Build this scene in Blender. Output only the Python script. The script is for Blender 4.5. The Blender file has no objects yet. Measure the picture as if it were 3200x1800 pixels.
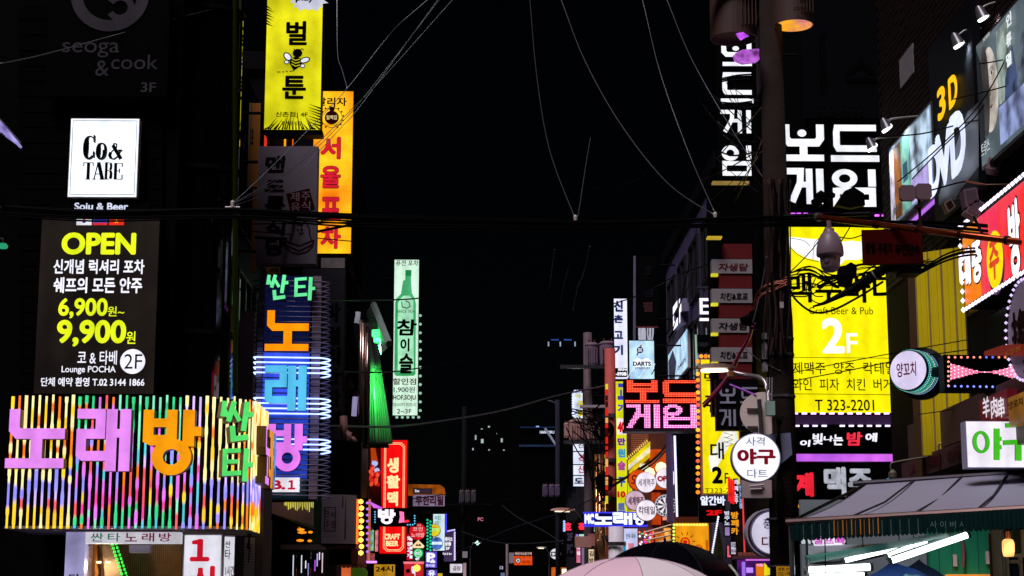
import bpy, math, random
from math import sin, cos, pi, radians
from mathutils import Vector
random.seed(7)
sc = bpy.context.scene
COL = sc.collection
# ---------------------------------------------------------------- camera, sky, fill sun, exposure
FPX, YAW, PITCH, EYE = 5600.0, 1.02, 10.5, Vector((0, 0, 1.6))
cd = bpy.data.cameras.new('camera'); cam = bpy.data.objects.new('camera', cd); COL.objects.link(cam)
cd.sensor_width = 36; cd.lens = 36 * FPX / 3200; cd.clip_end = 600; cd.clip_start = .1
cam.location = EYE; cam.rotation_euler = (radians(90 + PITCH), 0, -radians(YAW))
sc.camera = cam
w = bpy.data.worlds.new('World'); sc.world = w; w.use_nodes = True
nt = w.node_tree; bg = nt.nodes['Background']
sky = nt.nodes.new('ShaderNodeTexSky'); sky.sky_type = 'NISHITA'; sky.sun_disc = False
sky.sun_elevation = radians(60); sky.sun_rotation = radians(215)
nt.links.new(sky.outputs[0], bg.inputs[0]); bg.inputs[1].default_value = 0.0002
sl = bpy.data.lights.new('fill_sun', 'SUN'); sl.energy = 2.3; sl.angle = radians(25); sl.color = (1, .88, .95)  # sun added as soft fill, standing in for unseen street light
so = bpy.data.objects.new('fill_sun', sl); COL.objects.link(so); so.rotation_euler = (radians(30), 0, radians(-35)); so.location = (0, 0, 30)
sc.view_settings.view_transform = 'Standard'; sc.view_settings.look = 'None'
sc.view_settings.exposure = 0; sc.view_settings.gamma = 1; sc.view_settings.use_curve_mapping = False
sc.cycles.max_bounces = 5; sc.cycles.sample_clamp_indirect = 2.5; sc.cycles.use_light_tree = True
# ---------------------------------------------------------------- rays: a photo pixel to a point on a real plane
_y, _p = radians(YAW), radians(PITCH)
FW = Vector((sin(_y) * cos(_p), cos(_y) * cos(_p), sin(_p))); RT = Vector((cos(_y), -sin(_y), 0)); UP = RT.cross(FW)
def ray(x, y): return FW + RT * ((x - 1600) / FPX) + UP * ((900 - y) / FPX)
def at(x, y, Y):
    d = ray(x, y); return EYE + d * (Y / d.y)
class Frame:
    """a real vertical plane: origin, right axis U, up Z, normal N towards the street"""
    def __init__(s, O, U):
        s.O = Vector(O); s.U = Vector(U).normalized(); s.V = Vector((0, 0, 1)); s.N = s.U.cross(s.V)
    def uv(s, x, y):
        d = ray(x, y); t = (s.O - EYE).dot(s.N) / d.dot(s.N); p = EYE + d * t - s.O
        return (p.dot(s.U), p.dot(s.V))
    def P(s, u, v, off=0): return s.O + s.U * u + s.V * v + s.N * off
    def m(s, x, y, px):
        d = ray(x, y); t = (s.O - EYE).dot(s.N) / d.dot(s.N); return px * t / FPX
def FY(Y): return Frame((0, Y, 0), (1, 0, 0))
def FR(X): return Frame((X, 0, 0), (0, -1, 0))     # a wall on the east side of the street
def FL(X): return Frame((X, 0, 0), (0, 1, 0))      # a wall on the west side
def FA(x, y, Y, deg):                              # a plane through a point, turned by deg about the vertical
    o = at(x, y, Y); return Frame((o.x, o.y, 0), (cos(radians(deg)), sin(radians(deg)), 0))
# ---------------------------------------------------------------- materials
def lin(h):
    h = h.lstrip('#'); c = [int(h[i:i + 2], 16) / 255 for i in (0, 2, 4)]
    return [v / 12.92 if v <= .04045 else ((v + .055) / 1.055) ** 2.4 for v in c]
_mc = {}
def D(h, rough=.6, metal=0, var=.25, scale=3.0, bump=0, coat=0):
    k = ('D', h, rough, metal, var, scale, bump, coat)
    if k in _mc: return _mc[k]
    m = bpy.data.materials.new('surface'); m.use_nodes = True; n = m.node_tree; b = n.nodes['Principled BSDF']
    c = lin(h); b.inputs['Roughness'].default_value = rough; b.inputs['Metallic'].default_value = metal
    b.inputs['Coat Weight'].default_value = coat
    if max(c) < .05 and not coat: b.inputs['Specular IOR Level'].default_value = .03
    tc = n.nodes.new('ShaderNodeTexCoord'); no = n.nodes.new('ShaderNodeTexNoise'); no.inputs['Scale'].default_value = scale; no.inputs['Detail'].default_value = 6
    n.links.new(tc.outputs['Object'], no.inputs['Vector'])
    mx = n.nodes.new('ShaderNodeMix'); mx.data_type = 'RGBA'
    mx.inputs[6].default_value = (*[v * (1 - var) for v in c], 1); mx.inputs[7].default_value = (*[min(1, v * (1 + var)) for v in c], 1)
    n.links.new(no.outputs['Fac'], mx.inputs[0]); n.links.new(mx.outputs[2], b.inputs['Base Color'])
    if bump:
        bp = n.nodes.new('ShaderNodeBump'); bp.inputs['Strength'].default_value = bump; bp.inputs['Distance'].default_value = .02
        n2 = n.nodes.new('ShaderNodeTexNoise'); n2.inputs['Scale'].default_value = 22; n2.inputs['Detail'].default_value = 8
        n.links.new(tc.outputs['Object'], n2.inputs['Vector']); n.links.new(n2.outputs['Fac'], bp.inputs['Height']); n.links.new(bp.outputs[0], b.inputs['Normal'])
    _mc[k] = m; return m
def E(h, s=1.0, var=.09, scale=1.6, tint=None, beads=0):
    """a backlit plastic or tube, or glow put into an unlit part: emission a little uneven, as the tubes behind it are"""
    k = ('E', h, s, var, scale, tint, beads)
    if k in _mc: return _mc[k]
    m = bpy.data.materials.new('lit'); m.use_nodes = True; n = m.node_tree; b = n.nodes['Principled BSDF']
    c = lin(h); b.inputs['Base Color'].default_value = (*[.2 * v for v in c], 1); b.inputs['Roughness'].default_value = .4; b.inputs['Specular IOR Level'].default_value = .15
    b.inputs['Emission Strength'].default_value = s
    tc = n.nodes.new('ShaderNodeTexCoord'); no = n.nodes.new('ShaderNodeTexNoise'); no.inputs['Scale'].default_value = scale; no.inputs['Detail'].default_value = 2
    n.links.new(tc.outputs['Object'], no.inputs['Vector'])
    mx = n.nodes.new('ShaderNodeMix'); mx.data_type = 'RGBA'; t = lin(tint) if tint else [v * (1 - 2 * var) for v in c]
    mx.inputs[6].default_value = (*t, 1); mx.inputs[7].default_value = (*[v * (1 + var) for v in c], 1)
    rmp = n.nodes.new('ShaderNodeMapRange'); rmp.inputs[1].default_value = .3; rmp.inputs[2].default_value = .62
    n.links.new(no.outputs['Fac'], rmp.inputs[0]); n.links.new(rmp.outputs[0], mx.inputs[0]); out = mx.outputs[2]
    if var >= .04 and not beads:
        wv = n.nodes.new('ShaderNodeTexWave'); wv.bands_direction = 'X'; wv.inputs['Scale'].default_value = 1.1; wv.inputs['Distortion'].default_value = 1.5; wv.inputs['Detail'].default_value = 1
        gr = n.nodes.new('ShaderNodeTexNoise'); gr.inputs['Scale'].default_value = 9; gr.inputs['Detail'].default_value = 8; gr.inputs['Roughness'].default_value = .7
        n.links.new(tc.outputs['Object'], wv.inputs['Vector']); n.links.new(tc.outputs['Object'], gr.inputs['Vector'])
        a1 = n.nodes.new('ShaderNodeMapRange'); a1.inputs[3].default_value = .9; a1.inputs[4].default_value = 1.04; n.links.new(wv.outputs['Fac'], a1.inputs[0])
        a2 = n.nodes.new('ShaderNodeMapRange'); a2.inputs[1].default_value = .3; a2.inputs[2].default_value = .55; a2.inputs[3].default_value = .84; a2.inputs[4].default_value = 1.0; n.links.new(gr.outputs['Fac'], a2.inputs[0])
        mm = n.nodes.new('ShaderNodeMath'); mm.operation = 'MULTIPLY'; n.links.new(a1.outputs[0], mm.inputs[0]); n.links.new(a2.outputs[0], mm.inputs[1])
        vm = n.nodes.new('ShaderNodeVectorMath'); vm.operation = 'SCALE'; n.links.new(out, vm.inputs[0]); n.links.new(mm.outputs[0], vm.inputs[3]); out = vm.outputs[0]
    if beads:
        wv = n.nodes.new('ShaderNodeTexWave'); wv.bands_direction = 'Z'; wv.inputs['Scale'].default_value = beads
        n.links.new(tc.outputs['Object'], wv.inputs['Vector'])
        m2 = n.nodes.new('ShaderNodeMapRange'); m2.inputs[3].default_value = .72; m2.inputs[4].default_value = 1.15
        n.links.new(wv.outputs['Fac'], m2.inputs[0])
        vm = n.nodes.new('ShaderNodeVectorMath'); vm.operation = 'SCALE'; n.links.new(out, vm.inputs[0]); n.links.new(m2.outputs[0], vm.inputs[3]); out = vm.outputs[0]
    n.links.new(out, b.inputs['Emission Color'])
    _mc[k] = m; return m
BLK = D('#070708', .45, 0, .2); DK = D('#121116', .6); INK = D('#050505', .5, 0, .1); STEEL = D('#77767a', .35, .8); GREY = D('#8a8488', .6)
PALE = D('#c9c0c4', .55, 0, .12); CABLE = D('#0a0a0b', .4, 0, .1); CONC = D('#6d655f', .85, 0, .3, 4, .4); BRICKM = D('#150f0e', .85, 0, .4, 6, .5)
WALL = D('#131217', .85, 0, .3, 2, .4); WHITEP = D('#d8d4d4', .5, 0, .08)
# ---------------------------------------------------------------- objects
BASE = {}
def tag(o, label=None, cat=None, group=None, kind=None):
    if label: o['label'] = label
    if cat: o['category'] = cat
    if group: o['group'] = group
    if kind: o['kind'] = kind
    return o
def thing(name, label, cat, loc, group=None):
    o = bpy.data.objects.new(name, None); COL.objects.link(o); o.location = loc; o.empty_display_size = .1
    BASE[o.name] = Vector(loc); return tag(o, label, cat, group)
class MB:
    def __init__(s): s.v = []; s.f = []; s.mi = []
    def add(s, vs, fs, mi=0):
        k = len(s.v); s.v += [Vector(p) for p in vs]; s.f += [tuple(i + k for i in f) for f in fs]; s.mi += [mi] * len(fs); return s
    def prism(s, ring_a, ring_b, mi=0, side=None, cap_b=True):
        """ring_a is the front outline, ring_b the rear"""
        n = len(ring_a); side = mi if side is None else side
        s.add(ring_a, [tuple(range(n))], mi)
        s.add(list(ring_a) + list(ring_b), [(i, i + n, (i + 1) % n + n, (i + 1) % n) for i in range(n)], side)
        if cap_b: s.add(ring_b, [tuple(reversed(range(n)))], side)
        return s
    def poly(s, F, uv, o1, o0, mi=0, side=None): return s.prism([F.P(u, v, o1) for u, v in uv], [F.P(u, v, o0) for u, v in uv], mi, side)
    def rect(s, F, u0, v0, u1, v1, o1, o0, mi=0, side=None): return s.poly(F, [(u0, v0), (u1, v0), (u1, v1), (u0, v1)], o1, o0, mi, side)
    def box(s, x0, y0, z0, x1, y1, z1, mi=0):
        p = [(x0, y0, z0), (x1, y0, z0), (x1, y1, z0), (x0, y1, z0), (x0, y0, z1), (x1, y0, z1), (x1, y1, z1), (x0, y1, z1)]
        return s.add(p, [(3, 2, 1, 0), (4, 5, 6, 7), (0, 1, 5, 4), (1, 2, 6, 5), (2, 3, 7, 6), (3, 0, 4, 7)], mi)
    def stroke(s, F, pts, w, o1, o0, mi=0, side=None):
        """a mitred flat stroke along pts (uv metres)"""
        L, R = [], []; n = len(pts)
        for i in range(n):
            p = Vector(pts[i]); a = Vector(pts[max(i - 1, 0)]); b = Vector(pts[min(i + 1, n - 1)])
            d1 = (p - a).normalized() if i > 0 else (b - p).normalized(); d2 = (b - p).normalized() if i < n - 1 else d1
            t = (d1 + d2).normalized() if (d1 + d2).length > 1e-6 else d1; nn = Vector((-t.y, t.x)); k = 1 / max(.5, nn.dot(Vector((-d1.y, d1.x))))
            L.append(p + nn * w / 2 * k); R.append(p - nn * w / 2 * k)
        for i in range(n - 1):
            q = [R[i], R[i + 1], L[i + 1], L[i]]
            s.poly(F, [(a.x, a.y) for a in q], o1, o0, mi, side)
        return s
    def ring(s, F, c, ro, ri, o1, o0, mi=0, side=None, n=32, sy=1.0, siy=None):
        siy = sy if siy is None else siy
        O = [(c[0] + ro * cos(2 * pi * i / n), c[1] + ro * sy * sin(2 * pi * i / n)) for i in range(n)]
        if ri <= 0: return s.poly(F, O, o1, o0, mi, side)
        I = [(c[0] + ri * cos(2 * pi * i / n), c[1] + ri * siy * sin(2 * pi * i / n)) for i in range(n)]
        for i in range(n):
            j = (i + 1) % n; side_ = mi if side is None else side
            s.add([F.P(*O[i], o1), F.P(*O[j], o1), F.P(*I[j], o1), F.P(*I[i], o1)], [(0, 1, 2, 3)], mi)
            s.add([F.P(*O[i], o0), F.P(*O[j], o0), F.P(*O[j], o1), F.P(*O[i], o1)], [(0, 1, 2, 3)], side_)
            s.add([F.P(*I[i], o1), F.P(*I[j], o1), F.P(*I[j], o0), F.P(*I[i], o0)], [(0, 1, 2, 3)], side_)
        return s
    def tube(s, pts, r, n=6, mi=0, cap=True):
        pts = [Vector(p) for p in pts]; m = len(pts); r = r if isinstance(r, (list, tuple)) else [r] * m; vs = []
        for i, p in enumerate(pts):
            t = (pts[min(i + 1, m - 1)] - pts[max(i - 1, 0)]).normalized(); a = t.orthogonal() if abs(t.z) > .9 else t.cross(Vector((0, 0, 1)))
            if abs(t.z) > .9: a = (Vector((1, 0, 0)) - t * t.x)
            a.normalize(); b = t.cross(a)
            vs += [p + (a * cos(2 * pi * k / n) + b * sin(2 * pi * k / n)) * r[i] for k in range(n)]
        fs = [(i * n + k, i * n + (k + 1) % n, (i + 1) * n + (k + 1) % n, (i + 1) * n + k) for i in range(m - 1) for k in range(n)]
        if cap: fs += [tuple(reversed(range(n))), tuple((m - 1) * n + k for k in range(n))]
        return s.add(vs, fs, mi)
    def lathe(s, c, prof, n=24, ax=(0, 0, 1), mi=0):
        c = Vector(c); ax = Vector(ax).normalized(); a = ax.orthogonal().normalized(); b = ax.cross(a); vs = []
        for r, h in prof: vs += [c + ax * h + (a * cos(2 * pi * k / n) + b * sin(2 * pi * k / n)) * max(r, 1e-4) for k in range(n)]
        m = len(prof)
        return s.add(vs, [(i * n + k, i * n + (k + 1) % n, (i + 1) * n + (k + 1) % n, (i + 1) * n + k) for i in range(m - 1) for k in range(n)], mi)
    def build(s, name, mats, parent=None, smooth=False, label=None, kind=None, loc=None):
        base = BASE[parent.name] if parent else (Vector(loc) if loc is not None else Vector((0, 0, 0)))
        me = bpy.data.meshes.new(name); me.from_pydata([p - base for p in s.v], [], s.f)
        mats = mats if isinstance(mats, (list, tuple)) else [mats]
        for m in mats: me.materials.append(m)
        if len(mats) > 1: me.polygons.foreach_set('material_index', s.mi)
        if smooth: me.polygons.foreach_set('use_smooth', [True] * len(me.polygons))
        me.update()
        o = bpy.data.objects.new(name, me); COL.objects.link(o); BASE[o.name] = base
        if parent: o.parent = parent
        else: o.location = base
        if label: o['label'] = label
        if kind: o['kind'] = kind
        return o
# ---------------------------------------------------------------- lettering
_tc = {}
def _outline(todo):
    """all wanted words laid out as filled outlines in one go, one line each"""
    f = bpy.data.curves.new('lettering', 'FONT'); f.body = '\n'.join(todo); f.resolution_u = 4; f.space_line = 3
    o = bpy.data.objects.new('lettering', f); COL.objects.link(o); dg = bpy.context.evaluated_depsgraph_get()
    me = bpy.data.meshes.new_from_object(o.evaluated_get(dg)); bpy.data.objects.remove(o); bpy.data.curves.remove(f)
    co = [(v.co.x, v.co.y) for v in me.vertices]; rows = [{} for t in todo]; faces = [[] for t in todo]
    for p in me.polygons:
        vv = tuple(p.vertices); k = max(0, min(len(todo) - 1, int(math.floor((1.5 + .35 - co[vv[0]][1]) / 3)))); m = rows[k]
        faces[k].append(tuple(m.setdefault(i, len(m)) for i in vv))
    for t, m, fs in zip(todo, rows, faces):
        vs = [co[i] for i in m]; xs = [v[0] for v in vs]; ys = [v[1] for v in vs]; _tc[t] = (vs, fs, min(xs), min(ys), max(xs), max(ys))
    bpy.data.meshes.remove(me)
_outline(['seoga', 'cook', '&', '3F', 'Soju & Beer', 'OPEN', '신개념 럭셔리 포차', '쉐프의 모든 안주', '6,900', '원~', '9,900', '원', '코 & 타베', 'Lounge POCHA', '단체 예약 환영 T.02 3144 1866', '2F', '싼', '타', '노', '래', '방', '덕', '１', '시', '1시간', '맥주 5,000', '벌', '툰', '신촌점| 4F', '휴게음식점', 'play', '달리자', '일백집', 'GEUMDOOM', '서', '울', '포', '차', '맨', '도', '롱', '식', '당', '제', '주', '음', '호프', '막', '걸', '리', '한', '잔', '생', '노래 연습', 'B.', '민', '속', '점', '노래방', '퓨전 포차', 'SINCE 1924', '참', '이', '슬', '할인점', '1,900원', 'HOF,SOJU', '아침10시까지 영업합니다', '2~3F', '활', '맥', 'CRAFT', 'BEER', '무한리필', 'Zoo', '치킨', '24시', '코인', '맛', '집', '고', '기', '4F', 'MUSIC', 'P', '주차장', '유', '료', '메이쓰', '상품', 'Pub & Bar', '곱창', '영다방', '어린이보호구역', '30', '여기부터 속도를 줄이시오', '속도 제한', '13', 'PC', 'HANTORU', '100', '야', '구', '장', '진', '격', '산', '신', '촌', 'SRN', '-593B', '정', '필', '호', 'DARTS', 'STADIUM', 'STARRUM', '자생담', '치킨&호프', '40', '만', '술', '10', '트', 'MC', '오', '세계맥주', 'OPU', '칵테일', '대', '2', 'F', 'T323-2201', '알간바', '만두 국수', '페', '카', '국밥', '제육', '홍', '약국', '미용', '실', '김', '밥', '주막', '바', '322-5678', '스', '0570', '맥주바다', 'Craft Beer & Pub', '제맥주  양주  칵테일', '와인  피자  치킨  버거', 'T 323-2201', '빛', '나', '는', '밤', '에', '계', '맥주', '인셉', '인', '류', '멸', '트루스', 'THE TRUTH', '3', 'D', 'V', '중', '換', '羊', '肉', '串', '양꼬치', '소주방', '사', '사 이 버 사 격 장', '담배', '셀프빠', '경희 인력', '332-1982', '22000', '사격', '야구', '다트', '풍선', '불법', '주정차', '무인단속'])
def glyphs(t, sp=1.0):
    if t not in _tc: _outline([t])
    return _tc[t]
def text_to(mb, F, t, x0, y0, x1, y1, off=.012, bold=0, sp=1.0, mi=0, shear=0):
    """the ink of t fills the pixel box (x0,y0)-(x1,y1) on plane F; bold in em"""
    vs, fs, a, b, c, d = glyphs(t, sp)
    A = F.uv(x0, (y0 + y1) / 2)[0]; B = F.uv(x1, (y0 + y1) / 2)[0]; T = F.uv((x0 + x1) / 2, y0)[1]; S = F.uv((x0 + x1) / 2, y1)[1]
    sx = (B - A) / (c - a + 2 * bold); sy = (T - S) / (d - b + 2 * bold)
    steps = [(0, 0)] if bold < .008 else [(bold * cos(pi / 8 + i * pi / 4), bold * sin(pi / 8 + i * pi / 4)) for i in range(8)] + [(0, 0)]
    for k, (dx, dy) in enumerate(steps):
        mb.add([F.P(A + (x - a + bold + dx) * sx + shear * (y - b) * sx, S + (y - b + bold + dy) * sy, off + k * .0004) for x, y in vs], fs, mi)
    return mb
def text(F, parent, t, x0, y0, x1, y1, mat, bold=0, off=.012, sp=1.0, name='lettering', label=None, shear=0):
    return text_to(MB(), F, t, x0, y0, x1, y1, off, bold, sp, 0, shear).build(name, mat, parent, label=label)
def column(F, parent, t, x0, x1, ys, mat, bold=0, off=.012, name='lettering'):
    """letters of t one under another; ys = [(top, bottom), ...]; each letter is a part"""
    for ch, (a, b) in zip(t, ys): text(F, parent, ch, x0, a, x1, b, mat, bold, off, name=name)
# unit strokes for cut-out block letters: (points, width) in a 0..1 box, y up; ('o', cx, cy, ro, ri, squash)
G = {
 '노': [([(.13, 1), (.13, .66), (.2, .585), (1, .585)], .18), ([(.52, .5), (.52, .12)], .2), ([(0, .085), (1, .085)], .165)],
 '래': [([(.0, .925), (.44, .925), (.44, .6), (.09, .6), (.09, .28), (.14, .245), (.56, .245)], .17), ([(.65, 1), (.65, 0)], .19), ([(.7, .61), (.84, .61)], .15), ([(.905, 1), (.905, 0)], .19)],
 '방': [([(.09, 1), (.09, .56), (.15, .535), (.49, .535), (.49, 1)], .17), ([(.15, .8), (.45, .8)], .14), ([(.78, 1), (.78, .44)], .19), ([(.84, .67), (1, .67)], .15), ('o', .5, .28, .34, .145, .82)],
 '보': [([(.07, 1), (.07, .62), (.16, .5), (.84, .5), (.92, .62), (.92, 1)], .2), ('o', .47, .76, .11, 0, .9), ([(.5, .42), (.5, .12)], .2), ([(.02, .085), (1, .085)], .17)],
 '봏': [([(.14, 1), (.14, .56), (.86, .56), (.86, 1)], .2), ([(.2, .8), (.8, .8)], .14), ([(.5, .5), (.5, .12)], .18), ([(0, .085), (1, .085)], .16)],
 '드': [([(1, .93), (.12, .93), (.1, .8), (.1, .45), (.14, .36), (1.0, .36)], .17), ([(-.04, .085), (1.05, .085)], .17)],
 '게': [([(-.04, .93), (.36, .93), (.34, .6), (.1, .06)], .17), ([(.36, .55), (.56, .55)], .15), ([(.6, 1), (.6, 0)], .17), ([(.9, 1), (.9, 0)], .19)],
 '임': [('o', .29, .75, .29, .13, .88), ([(.91, 1), (.91, .53)], .18), ([(.09, .41), (.91, .41), (.91, .07), (.09, .07), (.09, .49)], .16)],
 '싼': [([(.14, 1), (.08, .62)], .13), ([(.1, .85), (.24, .62)], .11), ([(.42, 1), (.26, .5)], .14), ([(.4, .8), (.6, .52)], .12), ([(.82, 1), (.72, .28)], .15), ([(.78, .68), (1, .7)], .14), ([(.38, .4), (.42, .08), (.88, .14)], .15)],
 '타': [([(.02, .9), (.62, .94)], .14), ([(.05, .58), (.56, .6)], .13), ([(.1, .96), (.1, .22), (.66, .26)], .15), ([(.82, 1), (.78, 0)], .17), ([(.82, .5), (1.04, .52)], .15)],
 '다': [([(.55, .93), (.08, .93), (.08, .25), (.58, .2)], .15), ([(.8, 1), (.8, 0)], .16), ([(.84, .55), (1, .55)], .15)],
 '트': [([(.95, .93), (.08, .93), (.08, .36), (1, .36)], .14), ([(.08, .65), (.92, .65)], .12), ([(-.02, .07), (1.02, .07)], .14)],
}
def cut_letter(F, parent, ch, x0, y0, x1, y1, mats, o1, o0, name='channel_letter', wk=1.0):
    A = F.uv(x0, (y0 + y1) / 2)[0]; B = F.uv(x1, (y0 + y1) / 2)[0]; T = F.uv((x0 + x1) / 2, y0)[1]; S = F.uv((x0 + x1) / 2, y1)[1]
    W, H = B - A, T - S; mb = MB(); e = 0
    for g in G[ch]:
        e += .0012
        if g[0] == 'o':
            _, cx, cy, ro, ri, sq = g
            mb.ring(F, (A + cx * W, S + cy * H), ro * W, ri * W, o1 + e, o0, 0, 1, 36, sq * H / W if ri == 0 or True else 1)
        else:
            pts, wd = g; q = [(A + x * W, S + y * H) for x, y in pts]
            # widths follow the box: horizontal bars use H, uprights use W
            mean = wd * wk * (W + H) / 2
            mb.stroke(F, q, mean, o1 + e, o0, 0, 1)
    return mb.build(name, mats, parent)
def lit_at(ch, u, v):
    for g in G[ch]:
        if g[0] == 'o':
            _, cx, cy, ro, ri, sq = g; d = math.hypot(u - cx, (v - cy) / sq)
            if ri < d < ro: return True
        else:
            p, wd = g
            for a, b in zip(p, p[1:]):
                dx, dy = b[0] - a[0], b[1] - a[1]; L = dx * dx + dy * dy; t = max(0, min(1, ((u - a[0]) * dx + (v - a[1]) * dy) / L))
                if math.hypot(u - a[0] - t * dx, v - a[1] - t * dy) < wd / 2: return True
    return False
# ---------------------------------------------------------------- sign boxes
def rect_uv(F, x0, y0, x1, y1):
    return F.uv(x0, (y0 + y1) / 2)[0], F.uv((x0 + x1) / 2, y1)[1], F.uv(x1, (y0 + y1) / 2)[0], F.uv((x0 + x1) / 2, y0)[1]
def sign(name, label, F, x0, y0, x1, y1, face, depth=.18, cab=None, rim=.02, cat='sign', group=None, wall=None):
    """a shallow box with a face panel; wall = x of the wall that its two brackets reach"""
    u0, v0, u1, v1 = rect_uv(F, x0, y0, x1, y1); base = F.P((u0 + u1) / 2, v0, -depth / 2)
    r = thing(name, label, cat, base, group)
    MB().rect(F, u0, v0, u1, v1, 0, -depth).build('cabinet', cab or BLK, r)
    MB().rect(F, u0 + rim, v0 + rim, u1 - rim, v1 - rim, .006, .002).build('face_panel', face, r)
    if wall is not None:
        for k in (.12, .88):
            z = v0 + (v1 - v0) * k; e = u0 if wall < F.P(u0, 0).x else u1; p = F.P(e, z, -depth / 2)
            MB().tube([p, (wall, p.y, p.z)], .022, 6).build('bracket', DK, r)
    return r
def disc_sign(name, label, F, cx, cy, rpx, face, depth=.12, cab=None, ry=None, group=None, rim=.02, cat='sign'):
    u, v = F.uv(cx, cy); R = F.m(cx, cy, rpx); sy = (ry or rpx) / rpx
    r = thing(name, label, cat, F.P(u, v - R, -depth / 2), group)
    MB().ring(F, (u, v), R, 0, 0, -depth, n=40, sy=sy).build('cabinet', cab or PALE, r)
    MB().ring(F, (u, v), R - rim, 0, .006, .002, n=40, sy=sy).build('face_panel', face, r)
    return r
def bulbs(F, r, pts, rad, mats, name='bulb', off=.03):
    for i, (x, y) in enumerate(pts):
        u, v = F.uv(x, y); m = mats[i % len(mats)] if isinstance(mats, list) else mats
        c = F.P(u, v, off); MB().lathe(c, [(0, -rad), (rad * .8, -rad * .55), (rad, 0), (rad * .8, rad * .55), (0, rad)], 8).build(name, m, r, smooth=True)
def line_px(a, b, n): return [(a[0] + (b[0] - a[0]) * i / (n - 1), a[1] + (b[1] - a[1]) * i / (n - 1)) for i in range(n)]
def sag(a, b, n=14, s=.3):
    a, b = Vector(a), Vector(b); return [a.lerp(b, i / n) - Vector((0, 0, s * 4 * (i / n) * (1 - i / n))) for i in range(n + 1)]
def smooth_pts(P, k=6):
    P = [Vector(p) for p in P]; Q = [P[0]] + P + [P[-1]]; out = []
    for i in range(1, len(Q) - 2):
        a, b, c, d = Q[i - 1:i + 3]
        for j in range(k):
            t = j / k; out.append(.5 * ((2 * b) + (c - a) * t + (2 * a - 5 * b + 4 * c - d) * t * t + (3 * b - a - 3 * c + d) * t ** 3))
    return out + [P[-1]]
def wire(label, px, depth, r=.009, mat=None, name='cable', cat='cable', parent=None, k=6):
    """a cable through the air: pixel points with a depth for each"""
    px = list(px); depth = tuple(depth)
    if not parent and px[-1][1] <= 0: px.append((px[-1][0] + (px[-1][0] - px[-2][0]) * 1.6, px[-1][1] + (px[-1][1] - px[-2][1]) * 1.6))
    if not parent and px[0][1] <= 0: px.insert(0, (px[0][0] + (px[0][0] - px[1][0]) * 1.6, px[0][1] + (px[0][1] - px[1][1]) * 1.6))
    n = len(px); dd = [depth[0] + (depth[1] - depth[0]) * i / (n - 1) for i in range(n)]
    P = smooth_pts([at(x, y, d) for (x, y), d in zip(px, dd)], k)
    if parent: return MB().tube(P, r, 5).build(name, mat or CABLE, parent, smooth=True)
    o = MB().tube(P, r, 5).build(name, mat or CABLE, None, smooth=True, loc=P[0]); return tag(o, label, cat)
# ================================================================ the setting
def struct(name, mb, mat): return mb.build(name, mat, None, kind='structure')
struct('road', MB().box(-60, -20, -.2, 60, 260, 0), D('#2a2a2d', .35, 0, .3, 1.5, .3))
struct('pavement', MB().box(-4.2, -5, 0, -2.2, 120, .12).box(3.9, -5, 0, 8, 120, .12), D('#4a4746', .6, 0, .3, 4, .3))
def building(label, x0, y0, x1, y1, z1, mat, wins=(), name='building', sills=True):
    """wins: (axis, fixed, a0, a1, za, zb, na, nz): windows in the wall at x or y = fixed"""
    r = thing(name, label, 'building', ((x0 + x1) / 2, (y0 + y1) / 2, 0))
    MB().box(x0, y0, .0, x1, y1, z1).build('wall', mat, r)
    MB().box(x0 - .1, y0 - .1, z1, x1 + .1, y1 + .1, z1 + .35).build('parapet', DK, r)
    pane = D('#0a0d12', .08, 0, .1, coat=.5); fm = D('#3a3a3f', .4, .4)
    for ax, c, a0, a1, za, zb, na, nz in wins:
        for i in range(na):
            for k in range(nz):
                s = a0 + (a1 - a0) * (i + .5) / na; t = za + (zb - za) * (k + .5) / nz; hw = (a1 - a0) / na * .36; hh = min(.75, (zb - za) / nz * .36)
                def bx(m, g, d0, d1, u0, u1, v0, v1):
                    return m.box(s + u0, c + d0, t + v0, s + u1, c + d1, t + v1) if ax == 'y' else m.box(c + d0, s + u0, t + v0, c + d1, s + u1, t + v1)
                sg = -1 if (ax == 'y' or x0 > 0) else 1
                f = MB(); lo, hi = (sorted((0, sg * .07)))
                for q in ((-hw, hw, hh - .06, hh), (-hw, hw, -hh, -hh + .06), (-hw, -hw + .06, -hh + .06, hh - .06), (hw - .06, hw, -hh + .06, hh - .06), (-.03, .03, -hh + .06, hh - .06)): bx(f, 0, lo, hi, *q)
                fo = f.build('window', fm, r); lo, hi = sorted((sg * .004, sg * .03))
                bx(MB(), 0, lo, hi, -hw + .05, hw - .05, -hh + .05, hh - .05).build('pane', pane, fo)
    return r
building('dark corner block carrying the white and the brown beer lounge signs', -12, 21.6, -3.75, 33, 9.6, D('#08080a', .5, 0, .2), [('x', -3.75, 24.5, 33, 3, 9.3, 4, 3)])  # roof cut low, out of view, so the fill sun passes
building('dark narrow block behind the blue rung sign and the soju bottle sign', -12, 33.2, -3.1, 45.8, 12, WALL, [('x', -3.1, 34, 45.5, 6.5, 11.8, 5, 2)])
building('low dark block behind the tall red vertical sign', -14, 46, -3.0, 62, 7.2, WALL, [('x', -3.0, 47, 61, 3, 6.5, 5, 1)])
building('dark brick block bearing the film posters and the red diagonal sign', 6.05, 12, 16, 26.2, 14.5, BRICKM, [])
building('dark block carrying the large yellow beer sign and the white block letters', 5.0, 28.6, 16, 35.9, 15, D('#09090b', .7, 0, .3), [('x', 5.0, 29, 35.6, 10.5, 14.5, 3, 2)])
building('violet tinted block with the two white slanting letters', 4.9, 36, 16, 46.5, 10.8, D('#47405c', .7, 0, .25, 3, .3), [('x', 4.9, 36.5, 46, 6.6, 10.4, 4, 2)])  # violet light put into the wall colour
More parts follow.
